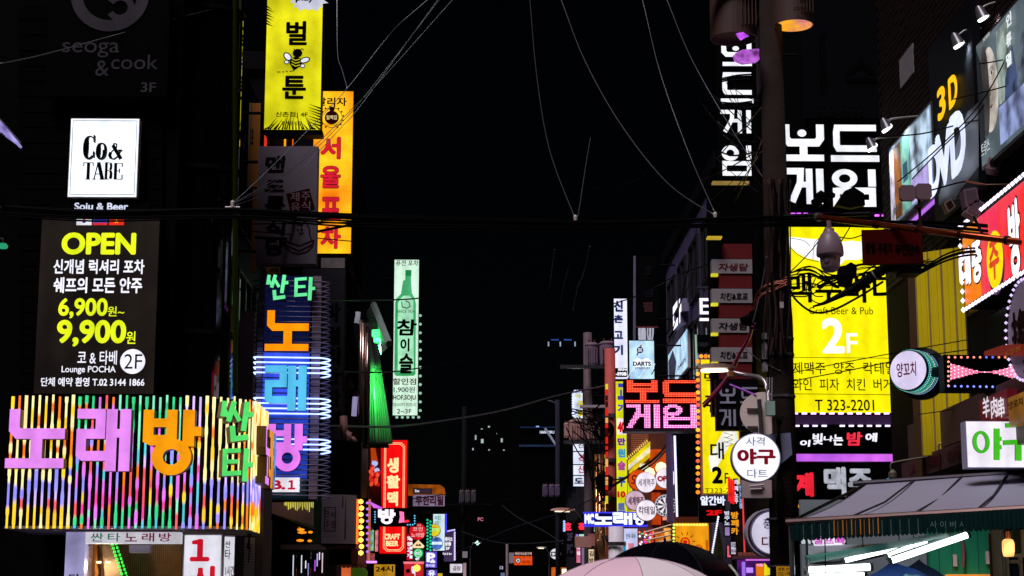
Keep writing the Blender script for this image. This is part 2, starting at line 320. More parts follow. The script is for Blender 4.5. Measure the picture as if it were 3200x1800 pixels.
building('low block behind the round beer signs and orange front', 4.6, 46.8, 16, 62, 8.0, D('#5a3526', .7, 0, .3), [('x', 4.6, 47.5, 61, 5, 7.6, 5, 1)])
building('far dark block at the right side of the street end', 4.4, 62.3, 16, 92, 8.5, WALL, [('x', 4.4, 63, 91, 3, 8, 8, 2)])
building('far dark block at the left side of the street end', -14, 62.3, -3.6, 95, 6.0, WALL, [('x', -3.6, 63, 94, 2.5, 5.5, 8, 1)])
# facing wall panels of the corner block: long horizontal boards with open joints
F = FY(21.55)
r = thing('board_cladding', 'black horizontal boards around the white and brown lounge signs', 'cladding', at(300, 1240, 21.58))
bm_ = D('#0a0a0c', .3, 0, .3)
for k in range(27):
    y = 20 + k * 48
    u0, v0, u1, v1 = rect_uv(F, 60, y, 508, y + 44); MB().rect(F, u0, v0, u1, v1, .02 + .004 * (k % 3), -.04).build('board', bm_, r)
# curved glass corner
r = thing('glass_corner', 'tall rounded dark glass corner of the lounge block', 'glass column', (at(628, 900, 22.3).x, 22.3, 0))
c = Vector((at(628, 900, 22.3).x, 22.3, 0)); gl = D('#07090c', .06, .2, .1, coat=1.0)
for k in range(9):
    a0, a1 = radians(180 + k * 20 + 1), radians(180 + k * 20 + 19)
    for j in range(3):
        z0, z1 = 3.0 + j * 2.1, 3.0 + j * 2.1 + 2.04; mb = MB(); n = 4; R = .44
        for q in range(n):
            b0, b1 = a0 + (a1 - a0) * q / n, a0 + (a1 - a0) * (q + 1) / n
            mb.add([(c.x + R * cos(b0), c.y + R * sin(b0), z0), (c.x + R * cos(b1), c.y + R * sin(b1), z0), (c.x + R * cos(b1), c.y + R * sin(b1), z1), (c.x + R * cos(b0), c.y + R * sin(b0), z1)], [(0, 1, 2, 3)])
        mb.build('pane', gl, r, smooth=True)
MB().lathe(c, [(.40, .1), (.40, 9.7)], 24).build('core', BLK, r)  # column also ends low, letting the fill sun past
for k in range(4): MB().lathe(c, [(.40, 3.0 + 2.1 * k - .03), (.47, 3.0 + 2.1 * k - .03), (.47, 3.0 + 2.1 * k + .03), (.40, 3.0 + 2.1 * k + .03)], 24).build('ring', DK, r)
MB().tube([at(735, 1230, 22.0), at(735, -25, 22.0)], .035, 8).build('drain_pipe', D('#2c3a10', .3, .5), r)
# ================================================================ LEFT SIDE SIGNS
F = FY(21.35)
faint = D('#7c7480', .6, 0, .1)
r = sign('wall_sign', 'unlit black sign with a pale grey ring emblem above the white lit sign', F, 150, -80, 528, 305, D('#040405', .5), .1, BLK)
fe = E('#262228', 1, .1)  # slight emission painted in for ambient light on the unlit lettering
u, v = F.uv(345, -18); k = F.m(345, 0, 1)
MB().ring(F, (u, v), 122 * k, 86 * k, .02, .008, n=56).build('emblem_ring', fe, r)
a = [(u + (378 - 345) * k + 34 * k * cos(radians(t)), v - 45 * k + 34 * k * sin(radians(t))) for t in range(-150, 160, 15)]
MB().stroke(F, a, 20 * k, .021, .009).build('emblem_swirl', fe, r)
text(F, r, 'seoga', 195, 133, 373, 180, fe); text(F, r, 'cook', 348, 172, 494, 217, fe); text(F, r, '&', 299, 190, 341, 238, fe); text(F, r, '3F', 441, 258, 488, 289, fe, .02)
# white lightbox with the condensed serif name
r = sign('lightbox_sign', 'bright white square lightbox with tall thin serif lettering', F, 216, 370, 432, 617, E('#eef6ff', 1.35, .04), .14, PALE, .008)
u0, v0, u1, v1 = rect_uv(F, 224, 378, 424, 608)
mb = MB()
for q in (((u0, v0), (u1, v0)), ((u1, v0), (u1, v1)), ((u1, v1), (u0, v1)), ((u0, v1), (u0, v0))): mb.stroke(F, q, .006, .012, .008)
mb.build('border_line', D('#55606a'), r)
def serif(ch, x0, y0, x1, y1):
    """thick and thin strokes of a condensed display serif"""
    q = rect_uv(F, x0, y0, x1, y1); W, H = q[2] - q[0], q[3] - q[1]; P = lambda x, y: (q[0] + x * W, q[1] + y * H); m = MB()
    def S(w, *p): m.stroke(F, [P(*a) for a in p], w * W, .014 + .0006 * len(m.f), .009)
    thin = .07
    if ch in 'Co':
        n = 16; rng = [(math.radians(t)) for t in (range(50, 311, 13) if ch == 'C' else range(0, 361, 15))]
        for a, b in zip(rng, rng[1:]):
            wd = .10 + (.33 if cos((a + b) / 2) < 0 else (.20 if ch == 'o' else 0)) * abs(cos((a + b) / 2)) ** 1.5
            S(wd, (.5 + (.5 - wd / 2) * cos(a), .5 + .47 * sin(a)), (.5 + (.5 - wd / 2) * cos(b), .5 + .47 * sin(b)))
        if ch == 'C': S(.09, (.88, .97), (.88, .7)); S(.09, (.88, .3), (.88, .08))
    if ch == 'T': S(.3, (.5, .98), (.5, .02)); S(thin, (.02, .97), (.98, .97)); S(thin, (.05, .97), (.05, .78)); S(thin, (.95, .97), (.95, .78)); S(thin, (.28, .02), (.72, .02))
    if ch == 'A': S(.3, (.45, 1), (.82, .02)); S(.09, (.42, 1), (.12, .02)); S(.05, (.2, .32), (.68, .32)); S(thin, (0, .02), (.26, .02)); S(thin, (.62, .02), (1, .02))
    if ch == 'B': S(.3, (.24, .98), (.24, .02)); S(.06, (.1, .98), (.6, .98)); S(.06, (.2, .52), (.6, .52)); S(.06, (.1, .02), (.6, .02)); S(.26, (.72, .95), (.8, .85), (.8, .65), (.7, .55)); S(.28, (.74, .5), (.84, .38), (.84, .15), (.74, .04))
    if ch == 'E': S(.3, (.24, .98), (.24, .02)); S(.06, (.1, .98), (.92, .98)); S(.06, (.2, .52), (.66, .52)); S(.06, (.1, .02), (.94, .02)); S(.08, (.92, .98), (.92, .76)); S(.08, (.94, .02), (.94, .28)); S(.08, (.66, .64), (.66, .4))
    if ch == '&': S(.26, (.28, .88), (.9, .06)); S(.09, (.28, .8), (.36, .97), (.56, .94), (.56, .76), (.14, .42)); S(.2, (.16, .44), (.1, .26), (.2, .1)); S(.08, (.2, .08), (.42, .03), (.7, .2), (.86, .52)); S(.1, (.72, .54), (.98, .54))
    m.build('letter', INK, r)
for ch, b in (('C', (262, 425, 302, 501)), ('o', (302, 448, 336, 501)), ('&', (340, 448, 384, 501)), ('T', (260, 508, 293, 562)), ('A', (291, 508, 328, 562)), ('B', (326, 508, 353, 562)), ('E', (354, 510, 385, 562))): serif(ch, *b)
F = FY(21.4)
r = sign('wall_sign', 'narrow black strip with white old style lettering under the white lightbox', F, 170, 630, 470, 668, D('#060607'), .05)
text(F, r, 'Soju & Beer', 233, 634, 401, 664, E('#dfe6ff', 1.0), .03)
# brown panel
F = FY(21.3)
r = sign('lightbox_sign', 'tall brown lightbox with yellow and white price lettering', F, 116, 678, 492, 1233, E('#1e1815', 1, .25, 1.1, tint='#0e0b0a'), .16, BLK, .01)
Yl, Wt = E('#e6f61e', 1.1, .06), E('#f2f2ff', 1.15, .04)
for x0, x1, nm in ((240, 287, 'white'), (291, 336, 'striped'), (342, 388, 'red')):
    q = rect_uv(F, x0, 680, x1, 704); h = q[3] - q[1]
    if nm == 'white':
        MB().rect(F, *q, .014, .008).build('flag', E('#e8e8f0', 1), r)
        u, v = (q[0] + q[2]) / 2, (q[1] + q[3]) / 2
        MB().poly(F, [(u + h * .25 * cos(t * pi / 8), v + h * .25 * sin(t * pi / 8)) for t in range(9)], .018, .015).build('flag_mark', E('#c02030', 1), r)
        MB().poly(F, [(u + h * .25 * cos(pi + t * pi / 8), v + h * .25 * sin(pi + t * pi / 8)) for t in range(9)], .018, .015).build('flag_mark', E('#203a90', 1), r)
    elif nm == 'striped':
        for a, b, c_ in ((0, .3, '#e8e8f0'), (.3, .7, '#3545b0'), (.7, 1, '#d82a3a')): MB().rect(F, q[0], q[3] - b * h, q[2], q[3] - a * h, .014, .008).build('flag_stripe', E(c_, 1), r)
    else:
        MB().rect(F, *q, .014, .008).build('flag', E('#e8301c', 1), r); u, v = (q[0] + q[2]) / 2, (q[1] + q[3]) / 2
        MB().poly(F, [(u + h * (.32 if t % 2 == 0 else .13) * sin(t * pi / 5), v + h * (.32 if t % 2 == 0 else .13) * cos(t * pi / 5)) for t in range(10)], .018, .015).build('star', E('#ffe020', 1), r)
text(F, r, 'OPEN', 193, 727, 426, 797, Yl, .045); text(F, r, '신개념 럭셔리 포차', 168, 811, 452, 857, Wt, .028); text(F, r, '쉐프의 모든 안주', 168, 867, 445, 917, Wt, .028)
text(F, r, '6,900', 183, 932, 337, 996, Yl, .03); text(F, r, '원~', 337, 958, 389, 989, Yl, .012)
text(F, r, '9,900', 178, 1000, 395, 1084, Yl, .035); text(F, r, '원', 395, 1036, 424, 1075, Yl, .012)
text(F, r, '코 & 타베', 243, 1096, 366, 1140, Wt, .01); text(F, r, 'Lounge POCHA', 193, 1144, 362, 1170, Wt, .014); text(F, r, '단체 예약 환영 T.02 3144 1866', 129, 1180, 452, 1208, Wt, .022)
u, v = F.uv(415, 1130); MB().ring(F, (u, v), F.m(415, 1130, 39), 0, .014, .008).build('floor_disc', Wt, r); text(F, r, '2F', 389, 1107, 445, 1153, INK, 0, off=.018)
for yy in (430, 478, 527, 577, 627, 732, 784, 840, 893, 950, 1008, 1066): pass
# bits at the far left edge
F = FY(19.0)
r = sign('lit_gable_sign', 'lavender lit edge of a sign reaching in at the frame border', F, -140, 480, -6, 640, E('#a8a0f0', .8), .2)
P_ = [at(*z, 19) for z in ((-60, 318), (-4, 372), (30, 410), (61, 450), (57, 456), (26, 434), (-4, 412), (-60, 372))]; MB().prism(P_, [z + Vector((0, .12, 0)) for z in P_]).build('lit_edge_board', E('#b8aaf0', .95, .3, 5, tint='#4c4488'), r)
MB().tube([at(-60, 306, 19.02), at(64, 446, 19.02)], .012, 6).build('edge_rail', D('#6a6a78', .4, .5), r)
mb = MB(); mb.prism([at(-60, 395, 19), at(0, 410, 19), at(56, 456, 19), at(70, 560, 19), at(40, 640, 19), at(-60, 650, 19)], [at(-60, 395, 19.2), at(0, 410, 19.2), at(56, 456, 19.2), at(70, 560, 19.2), at(40, 640, 19.2), at(-60, 650, 19.2)]).build('gable_board', D('#05070a', .4), r)
r = thing('green_lamp', 'small green lamp glowing in the dark at the frame border', 'lamp', at(8, 768, 19.4)); MB().tube([at(-30, 742, 19.5), at(8, 746, 19.5), at(9, 760, 19.4)], .012, 6).build('bracket', STEEL, r)
(MB().lathe(at(8, 768, 19.4), [(0, -.03), (.05, -.028), (.06, 0), (.04, .025), (0, .03)], 12).build('glass', E('#2fae7e', .8), r, smooth=True))
# ================================================================ LED facade sign with the curved corner
YL = 20.0
xa, xb = at(24, 1440, YL).x, at(652, 1440, YL).x; R = .43
def path(s):
    L1 = xb - xa
    if s <= L1: return Vector((xa + s, YL, 0)), Vector((0, -1, 0))
    a = (s - L1) / R
    if a <= pi / 2 * .98: return Vector((xb + R * sin(a), YL + R * (1 - cos(a)), 0)), Vector((sin(a), -cos(a), 0))
    e = s - L1 - R * pi / 2 * .98; return Vector((xb + R, YL + R + e, 0)), Vector((1, 0, 0))
LT = (xb - xa) + R * pi / 2 * .98 + 1.25
zt, zb = at(400, 1243, YL).z, at(400, 1651, YL).z
r = thing('facade_sign', 'wide sign of coloured vertical light tubes wrapping round the corner, with pink and orange letters', 'sign', (xa + 1.4, YL + .3, zb))
n = 60; A = [path(LT * i / n) for i in range(n + 1)]; mb = MB()
for (p, q), (p2, q2) in zip(A, A[1:]):
    for (a, b) in (((p, q), (p2, q2)),):
        P0, P1 = p - q * .05, p2 - q2 * .05; B0, B1 = p - q * .16, p2 - q2 * .16
        mb.add([P0 + Vector((0, 0, zb)), P1 + Vector((0, 0, zb)), P1 + Vector((0, 0, zt)), P0 + Vector((0, 0, zt))], [(0, 1, 2, 3)])
        mb.add([P0 + Vector((0, 0, zb)), P1 + Vector((0, 0, zb)), B1 + Vector((0, 0, zb)), B0 + Vector((0, 0, zb))], [(0, 1, 2, 3)])
        mb.add([P0 + Vector((0, 0, zt)), P1 + Vector((0, 0, zt)), B1 + Vector((0, 0, zt)), B0 + Vector((0, 0, zt))], [(0, 1, 2, 3)])
mb.build('back_panel', D('#08080a', .35), r)
zs = zb - .005
mb = MB(); mb.prism([p + Vector((0, 0, zs)) for p, q in A[:1] + A[30:]] + [Vector((xa, YL + 1.5, zs))], [p + Vector((0, 0, zs + .03)) for p, q in A[:1] + A[30:]] + [Vector((xa, YL + 1.5, zs + .03))]).build('soffit', D('#8d8896', .5), r)
mb = MB(); mb.prism([p - q * .17 + Vector((0, 0, zs + .04)) for p, q in A[:1] + A[30:]] + [Vector((xa, YL + 1.58, zs + .04))], [p - q * .17 + Vector((0, 0, zt)) for p, q in A[:1] + A[30:]] + [Vector((xa, YL + 1.58, zt))]).build('sign_body', BLK, r)
LC = {'y': '#f6c820', 'o': '#f4780f', 'w': '#fbe9a0', 'g': '#22c87c', 'a': '#7ce0b8', 't': '#4cc0d0', 'v': '#908cf8', 'p': '#e06ce4', 'r': '#f4545c', 'm': '#f43c98', 'l': '#d4b4fa'}
tube_mat = bpy.data.materials.new('light_tube'); tube_mat.use_nodes = True; tn = tube_mat.node_tree; tb = tn.nodes['Principled BSDF']
ta = tn.nodes.new('ShaderNodeAttribute'); ta.attribute_name = 'tube_colour'; tco = tn.nodes.new('ShaderNodeTexCoord'); tw = tn.nodes.new('ShaderNodeTexWave'); tw.bands_direction = 'Z'; tw.inputs['Scale'].default_value = 22
tr = tn.nodes.new('ShaderNodeMapRange'); tr.inputs[3].default_value = .75; tr.inputs[4].default_value = 1.2; tv = tn.nodes.new('ShaderNodeVectorMath'); tv.operation = 'SCALE'
tn.links.new(tco.outputs['Object'], tw.inputs['Vector']); tn.links.new(tw.outputs['Fac'], tr.inputs[0]); tn.links.new(ta.outputs['Color'], tv.inputs[0]); tn.links.new(tr.outputs[0], tv.inputs[3]); tn.links.new(tv.outputs[0], tb.inputs['Emission Color']); tb.inputs['Emission Strength'].default_value = 1.35; tb.inputs['Base Color'].default_value = (.1, .1, .1, 1)
keys = list(LC)
def led_colour(s, h):
    f = s / (xb - xa + R)                       # 0..1 along the front
    R_ = random.random
    if f < .28:
        if h < .58: return 'w' if R_() < .5 else ('o' if R_() < .45 else 'y')
        if h < .66: return 'v' if R_() < .35 else 'w'
        if h < .79: return 'v' if R_() < .8 else 'l'
        if h < .84: return 'r' if R_() < .5 else 'o'
        return 'y' if R_() < .8 else 'w'
    if f < .44:
        if h < .22: return random.choice('oplgrw')
        if h < .55: return random.choice('ovaptr')
        if h < .75: return random.choice('vvpprt')
        if h < .88: return random.choice('pvmyro')
        return random.choice('gaotpgr')
    if f < .72:
        if h < .25: return 'g' if R_() < .6 else 'a'
        if h < .36: return random.choice('gapr')
        if h < .52: return random.choice('taplv')
        if h < .70: return random.choice('rrpvot')
        if h < .80: return random.choice('rmpoy')
        return 'g' if R_() < .62 else random.choice('ptamr')
    if f < .8:
        if h < .5: return random.choice('wyol')
        return random.choice('rvypmt')
    if h < .62: return 'w' if R_() < .72 else random.choice('yo')
    if h < .78: return 'v' if R_() < .75 else 'l'
    if h < .84: return random.choice('ro')
    return 'y' if R_() < .55 else random.choice('owv')
s = .03; i = 0
while s < LT - .02:
    p, q = path(s); mb = MB(); z1 = zt + .03 * random.random(); z0 = zb - .01 * random.random(); h = 0; nseg = 17
    tq = Vector((-q.y, q.x, 0)); cuts = [0]
    while cuts[-1] < 1: cuts.append(min(1, cuts[-1] + random.uniform(.04, .13)))
    P0 = p + q * .02; rows = []
    for a, b in zip(cuts, cuts[1:]):
        cc = led_colour(s, (a + b) / 2); wd = .0125 + (.006 if cc in 'vpgwy' and random.random() < .5 else 0); kk = random.uniform(.8, 1.1); c3 = [v * kk for v in lin(LC[cc])]
        rows += [(a + (b - a) * .22, wd, c3), (b - (b - a) * .22, wd, c3)]
    rows = [(0,) + rows[0][1:]] + rows + [(1,) + rows[-1][1:]]; vs = []; colr = []
    for h, wd, c3 in rows:
        z = Vector((0, 0, z1 + (z0 - z1) * h)); vs += [P0 - tq * wd + z, P0 + q * .016 + z, P0 + tq * wd + z, P0 - q * .004 + z]; colr += [(*c3, 1)] * 4
    fs = [(k * 4 + j, k * 4 + (j + 1) % 4, k * 4 + 4 + (j + 1) % 4, k * 4 + 4 + j) for k in range(len(rows) - 1) for j in range(4)]
    o = mb.add(vs, fs).build('light_tube', tube_mat, r, smooth=True); at_ = o.data.color_attributes.new('tube_colour', 'FLOAT_COLOR', 'POINT')
    at_.data.foreach_set('color', [v for c4 in colr for v in c4]); s += .0745; i += 1
F = FY(YL)
tan = D('#7a5a2c', .45, 0, .2)
PK, OR, GR, CY = E('#e48af2', 1.1, .06, 3), E('#f59a0c', 1.1, .06, 3), E('#55e06c', 1.05, .08, 3), E('#5cc8f0', 1.05, .06, 3)
cut_letter(F, r, '노', 34, 1285, 215, 1468, [PK, tan], .2, .06); cut_letter(F, r, '래', 251, 1285, 417, 1477, [PK, tan], .2, .06); cut_letter(F, r, '방', 456, 1287, 637, 1490, [OR, tan], .2, .06)
F2 = FA(712, 1440, 19.97, 18)
cut_letter(F2, r, '싼', 672, 1264, 774, 1390, [GR, tan], .3, .08); cut_letter(F2, r, '타', 678, 1408, 770, 1510, [GR, tan], .3, .08)
# three letters on the return side of the corner, seen almost edge on
FS = Frame((xb + R, 0, 0), (0, 1, 0))
for ch, ya, m_, zz in (('노', .30, PK, 0), ('래', .47, OR, 0), ('방', .64, E('#6aa0f0', 1), 0)):
    y0 = YL + ya; z0 = at(800, 1500, YL).z - .02; z1 = at(800, 1318, YL).z; mb = MB(); e = 0
    W, H = .36, z1 - z0; yy = YL + .42 + (ya - .30) * 2.0
    for g in G[ch]:
        e += .001
        if g[0] == 'o': mb.ring(FS, (yy + g[1] * W, z0 + g[2] * H), g[3] * W, g[4] * W, .15 + e, .04, 0, 1, 28, g[5] * H / W)
        else: mb.stroke(FS, [(yy + x * W, z0 + y * H) for x, y in g[0]], g[1] * .5 * (W + H) / 1, .15 + e, .04, 0, 1)
    mb.build('channel_letter', [m_, tan], r)
# ---------------------------------------------------------------- the basement entrance below
r = thing('basement_entrance', 'pale framed basement entrance with a green light strip under the tube sign', 'entrance', (at(400, 1800, 20.5).x, 20.5, 0))
F = FY(20.35); lav = E('#a9a4d6', .8, .2, 2)
u0, v0, u1, v1 = rect_uv(F, 270, 1664, 566, 1699); MB().rect(F, u0, v0, u1, v1, .05, -.1).build('header_panel', E('#cfcbd6', .95, .08), r)
u0, _, u1, _ = rect_uv(F, 207, 1664, 268, 1799); MB().rect(F, u0, .0, u1, v1, .05, -.1).build('lit_pillar', lav, r)
u0, v0, u1, v1 = rect_uv(F, 205, 1656, 568, 1663); MB().rect(F, u0, v0, u1, v1, .1, -.1).build('lintel', PALE, r)
for k, (ch, m_) in enumerate(zip('싼타노래방', ['#1c8a70', '#1c8a70', '#8c1848', '#8c1848', '#8c1848'])): text(F, r, ch, 287 + k * 53, 1666, 326 + k * 53, 1693, E(m_, .5, .02), .012, off=.056)
text(F, r, '덕', 218, 1794, 248, 1820, D('#5a1020'), .03, off=.056)
x = lambda px, Y=20.9: at(px, 1750, Y).x
MB().box(x(262, 20.9), 20.6, 0, x(268), 21.5, 2.6).build('door_jamb', D('#9a93b0', .4), r)
MB().box(x(268), 21.45, 0, x(580), 21.5, 2.7).build('back_wall', D('#7a5c38', .5, 0, .4, 30), r)
tl = D('#9a7648', .25, 0, .5, 9)
mb = MB()
for i in range(34):
    for j in range(22):
        a = x(395, 21.4) + i * .024; b = 2.02 + j * .024
        if a < x(566, 21.4): mb.box(a, 21.42, b, a + .02, 21.44, b + .02)
mb.build('mosaic_tiles', tl, r, kind='stuff')
MB().tube([at(296, 1690, 21.3), at(302, 1830, 21.3)], .05, 8).build('handrail_post', D('#8a5a20', .3, .5), r)
mb = MB(); P_ = [at(318, 1690, 20.9), at(352, 1690, 20.9), at(392, 1830, 20.9), at(330, 1830, 20.9)]
mb.prism(P_, [p + Vector((0, .25, 0)) for p in P_]).build('slanted_beam', D('#4a3a26', .7), r)
mb = MB(); gm = E('#3cf050', 1.1, .1)
for k in range(12):
    t = k / 11; p = at(350 + 40 * t, 1702 + 125 * t, 20.8); mb.box(p.x - .016, p.y, p.z - .013, p.x + .016, p.y + .02, p.z + .013); p = at(361 + 42 * t, 1700 + 125 * t, 20.8); mb.box(p.x - .002, p.y - .02, p.z - .015, p.x + .018, p.y, p.z + .015)
mb.build('green_light_strip', gm, r)
for xx in (309, 339): MB().lathe(at(xx, 1757, 20.8), [(0, -.01), (.028, -.01), (.028, .01), (0, .01)], 12).build('downlight', E('#ffd0a8', 1.6), r)
q = [at(404, 1704, 20.5), at(469, 1704, 20.5), at(469, 1727, 20.5), at(404, 1727, 20.5)]
tag(MB().prism(q, [p + Vector((0, .12, 0)) for p in q]).build('aircon_box', D('#b8b4c4', .4), None), 'small pale aircon box hanging in the basement doorway', 'plate')  # small pale air conditioner box in the doorway
for xx in (309, 339):
    l = bpy.data.lights.new('downlight_beam', 'POINT'); l.energy = 9; l.color = (1, .7, .4); l.shadow_soft_size = .04; lo = bpy.data.objects.new('downlight_beam', l); COL.objects.link(lo); lo.location = at(xx, 1757, 20.8) - Vector((0, .06, .05))
# lit pillars beside it
F = FY(20.15); Lw = E('#e3e2ee', 1.0, .08, 2)
r = thing('lightbox_pillar', 'white lit pillar with a big red numeral beside the basement entrance', 'sign', F.P(F.uv(632, 1760)[0], 0))
u0, _, u1, v1 = rect_uv(F, 571, 1667, 694, 1850); v1 = F.uv(632, 1667)[1]
MB().rect(F, u0, .1, u1, v1, 0, -.3).build('cabinet', PALE, r); MB().rect(F, u0 + .015, .12, u1 - .015, v1 - .02, .006, .002).build('face_panel', Lw, r)
RD = E('#d0142c', .9, .05)
text(F, r, '１', 594, 1684, 656, 1755, RD, .05); text(F, r, '시', 596, 1768, 672, 1840, RD, .05)
FB = FA(697, 1740, 20.15, 42)
r = thing('lightbox_pillar', 'narrow angled lit pillar with small green letters right of the big red numeral', 'sign', FB.P(FB.uv(715, 1760)[0], 0))
u0, u1 = FB.uv(698, 1750)[0], FB.uv(733, 1750)[0]; v1 = FB.uv(715, 1672)[1]
MB().rect(FB, u0, .1, u1, v1, 0, -.25).build('cabinet', PALE, r); MB().rect(FB, u0 + .01, .12, u1 - .01, v1 - .02, .006, .002).build('face_panel', Lw, r)
text(FB, r, '싼', 701, 1690, 718, 1712, D('#1c7a60'), .01); text(FB, r, '타', 701, 1716, 718, 1748, D('#1c7a60'), .01); text(FB, r, '1시간', 702, 1768, 730, 1800, D('#8c1838'), .02)
F = FY(20.6)
r = sign('price_board', 'narrow white price list board with rows of small print by the pillars', F, 760, 1678, 797, 1860, D('#b9b6bd', .5), .04, DK, .006)
for k in range(14): text(F, r, '맥주 5,000', 764, 1700 + k * 9, 792, 1706 + k * 9, INK, 0)
q = rect_uv(F, 770, 1682, 790, 1690); mb = MB()
for k in range(5): mb.tube(smooth_pts([at(772 + 3 * k, 1668, 20.5), at(780 - 2 * k, 1690 + 5 * k, 20.45), at(776 + 2 * k, 1760 - 12 * k, 20.5)], 5), .006, 4)
mb.build('loose_cable', CABLE, r)
# ================================================================ LEFT STREET: projecting signs
WX = -3.75
F = FY(24.4); yel = E('#e6e016', 1.05, .12, 1.4, tint='#a8a40c')
r = sign('projecting_sign', 'tall yellow projecting lightbox with a drawn bee between black letters', F, 829, -90, 1008, 408, yel, .22, BLK, .012, wall=WX)
u0, v0, u1, v1 = rect_uv(F, 829, 408, 1008, 422); MB().rect(F, u0, v0, u1, v1, 0, -.22).build('bottom_rail', BLK, r)
text(F, r, '벌', 894, 66, 960, 143, INK, .035); text(F, r, '툰', 882, 237, 957, 311, INK, .035)
text(F, r, '신촌점| 4F', 861, 350, 962, 369, INK, .022); text(F, r, '휴게음식점', 879, 379, 942, 393, INK, .02)
mb = MB(); k = F.m(920, 0, 1)
cu = F.uv(965, 2); pts = []
for i in range(28):
    a = 2 * pi * i / 28; rr = (1.0 if i % 2 else .78) * (1 + .1 * sin(i * 5)); pts.append((cu[0] + 62 * k * rr * cos(a), cu[1] + 36 * k * rr * sin(a)))
MB().poly(F, pts, .016, .008).build('speech_burst', E('#c8cadc', 1), r); text(F, r, 'play', 924, -16, 982, 10, INK, .03, off=.02)
mb = MB(); U = lambda x, y: F.uv(x, y)
for i in range(34):                               # manga rays along the rim
    if i < 20: x = 826 + i * 9 + random.uniform(-3, 3); a, b = U(x, 405), U(918 + (x - 918) * .62, 405 - random.uniform(22, 62) + abs(x - 918) * .12)
    elif i < 27: y = 20 + (i - 20) * 9; a, b = U(833, y), U(833 + random.uniform(12, 26), y + 10)
    else: y = 340 + (i - 27) * 9; a, b = U(1003, y), U(1003 - random.uniform(20, 44), y - 14)
    d = Vector((b[0] - a[0], b[1] - a[1])).normalized(); nn = Vector((-d.y, d.x)) * .012
    mb.poly(F, [(a[0] - nn.x, a[1] - nn.y), b, (a[0] + nn.x, a[1] + nn.y)], .010 + i * .0002, .008)
mb.build('ray_pattern', INK, r, kind='stuff')
def ell(mb, cx, cy, rx, ry, rot, off, n=20, clip=None):
    u, v = U(cx, cy); c, s_ = cos(radians(rot)), sin(radians(rot))
    mb.poly(F, [(u + k * (rx * cos(t) * c - ry * sin(t) * s_), v + k * (rx * cos(t) * s_ + ry * sin(t) * c)) for t in [2 * pi * i / n for i in range(n)]], off, off - .003); return mb
bee = MB(); ell(bee, 930, 167, 15, 14, 0, .014); ell(bee, 925, 196, 20, 18, 0, .0142); ell(bee, 899, 178, 16, 11, 130, .0144); ell(bee, 953, 189, 17, 10, 20, .0146); ell(bee, 896, 195, 8, 7, 0, .0148); ell(bee, 946, 207, 8, 7, 0, .015)
bee.poly(F, [U(910, 208), U(918, 222), U(942, 206)], .0152, .01)
for q in ([(922, 158), (918, 153)], [(936, 158), (944, 153), (950, 158)], [(920, 222), (905, 224)], [(900, 226), (893, 222)], [(888, 225), (882, 226)], [(877, 226), (866, 226)]): bee.stroke(F, [U(*z) for z in q], .012, .0156, .012)
bee.build('bee_drawing', INK, r)
w_ = MB(); ell(w_, 899, 178, 12, 7.5, 130, .019); ell(w_, 953, 189, 13, 6.5, 20, .0192); ell(w_, 896, 195, 5.5, 4.5, 0, .0194); ell(w_, 946, 207, 5.5, 4.5, 0, .0196); w_.build('bee_wings', E('#e8ecff', 1), r)
b_ = MB()
for y in (186, 195, 204): b_.stroke(F, [U(911, y - 3), U(924, y + 4), U(938, y)], .014, .0215, .018)
b_.build('bee_stripes', yel, r)
r = (sign('projecting_sign', 'thin red and yellow strip lights glimpsed below the bee sign', FY(27.5), 826, 424, 925, 458, D('#160c08'), .1))
F = FY(27.4)
for x0, x1, h in ((826, 834, '#d83018'), (888, 894, '#f09810'), (914, 917, '#e06010')): MB().rect(F, *rect_uv(F, x0, 424, x1, 457), .02, .0).build('light_strip', E(h, 1.1), r)
# orange bar sign
F = FY(26.4)
r = sign('projecting_sign', 'tall glowing orange sign with four red letters in a column', F, 975, 283, 1103, 795, E('#ffc61c', 1.1, .12, 1.6, tint='#f06a06'), .24, D('#2a1608'), .014, wall=WX)
text(F, r, '달리자', 990, 305, 1084, 332, INK, .03)
u, v = F.uv(1037, 368); k = F.m(1037, 368, 1)
MB().ring(F, (u, v), 22 * k, 0, .014, .008).build('badge', D('#3c0c08'), r); MB().ring(F, (u, v), 33 * k, 31.3 * k, .013, .008).build('badge_ring', D('#5a2408'), r)
mb = MB()
for i in range(14):
    a = radians(-60 + i * 23); mb.ring(F, (u + 36 * k * cos(a), v + 36 * k * sin(a)), 3.2 * k, 0, .013, .008, n=6)
mb.build('badge_leaves', D('#5a2408'), r); MB().poly(F, [(u + 9 * k * cos(i * pi / 3), v + 27 * k + 9 * k * sin(i * pi / 3)) for i in range(6)], .0145, .01).build('badge_hexagon', D('#3c0c08'), r)
text(F, r, '일백집', 1020, 361, 1053, 375, E('#f0d8a0', .9), .02, off=.018); text(F, r, 'GEUMDOOM', 1018, 388, 1058, 394, D('#5a2408'), 0)
mat = E('#e01c34', .95, .06)
for ch, a, b in (('서', 430, 497), ('울', 520, 588), ('포', 617, 690), ('차', 709, 777)):
    text_to(MB(), F, ch, 1001, a - 2, 1066, b + 2, .012, .05).build('lettering', D('#7a0a10'), r); text(F, r, ch, 1003, a, 1064, b, mat, .03, off=.018)
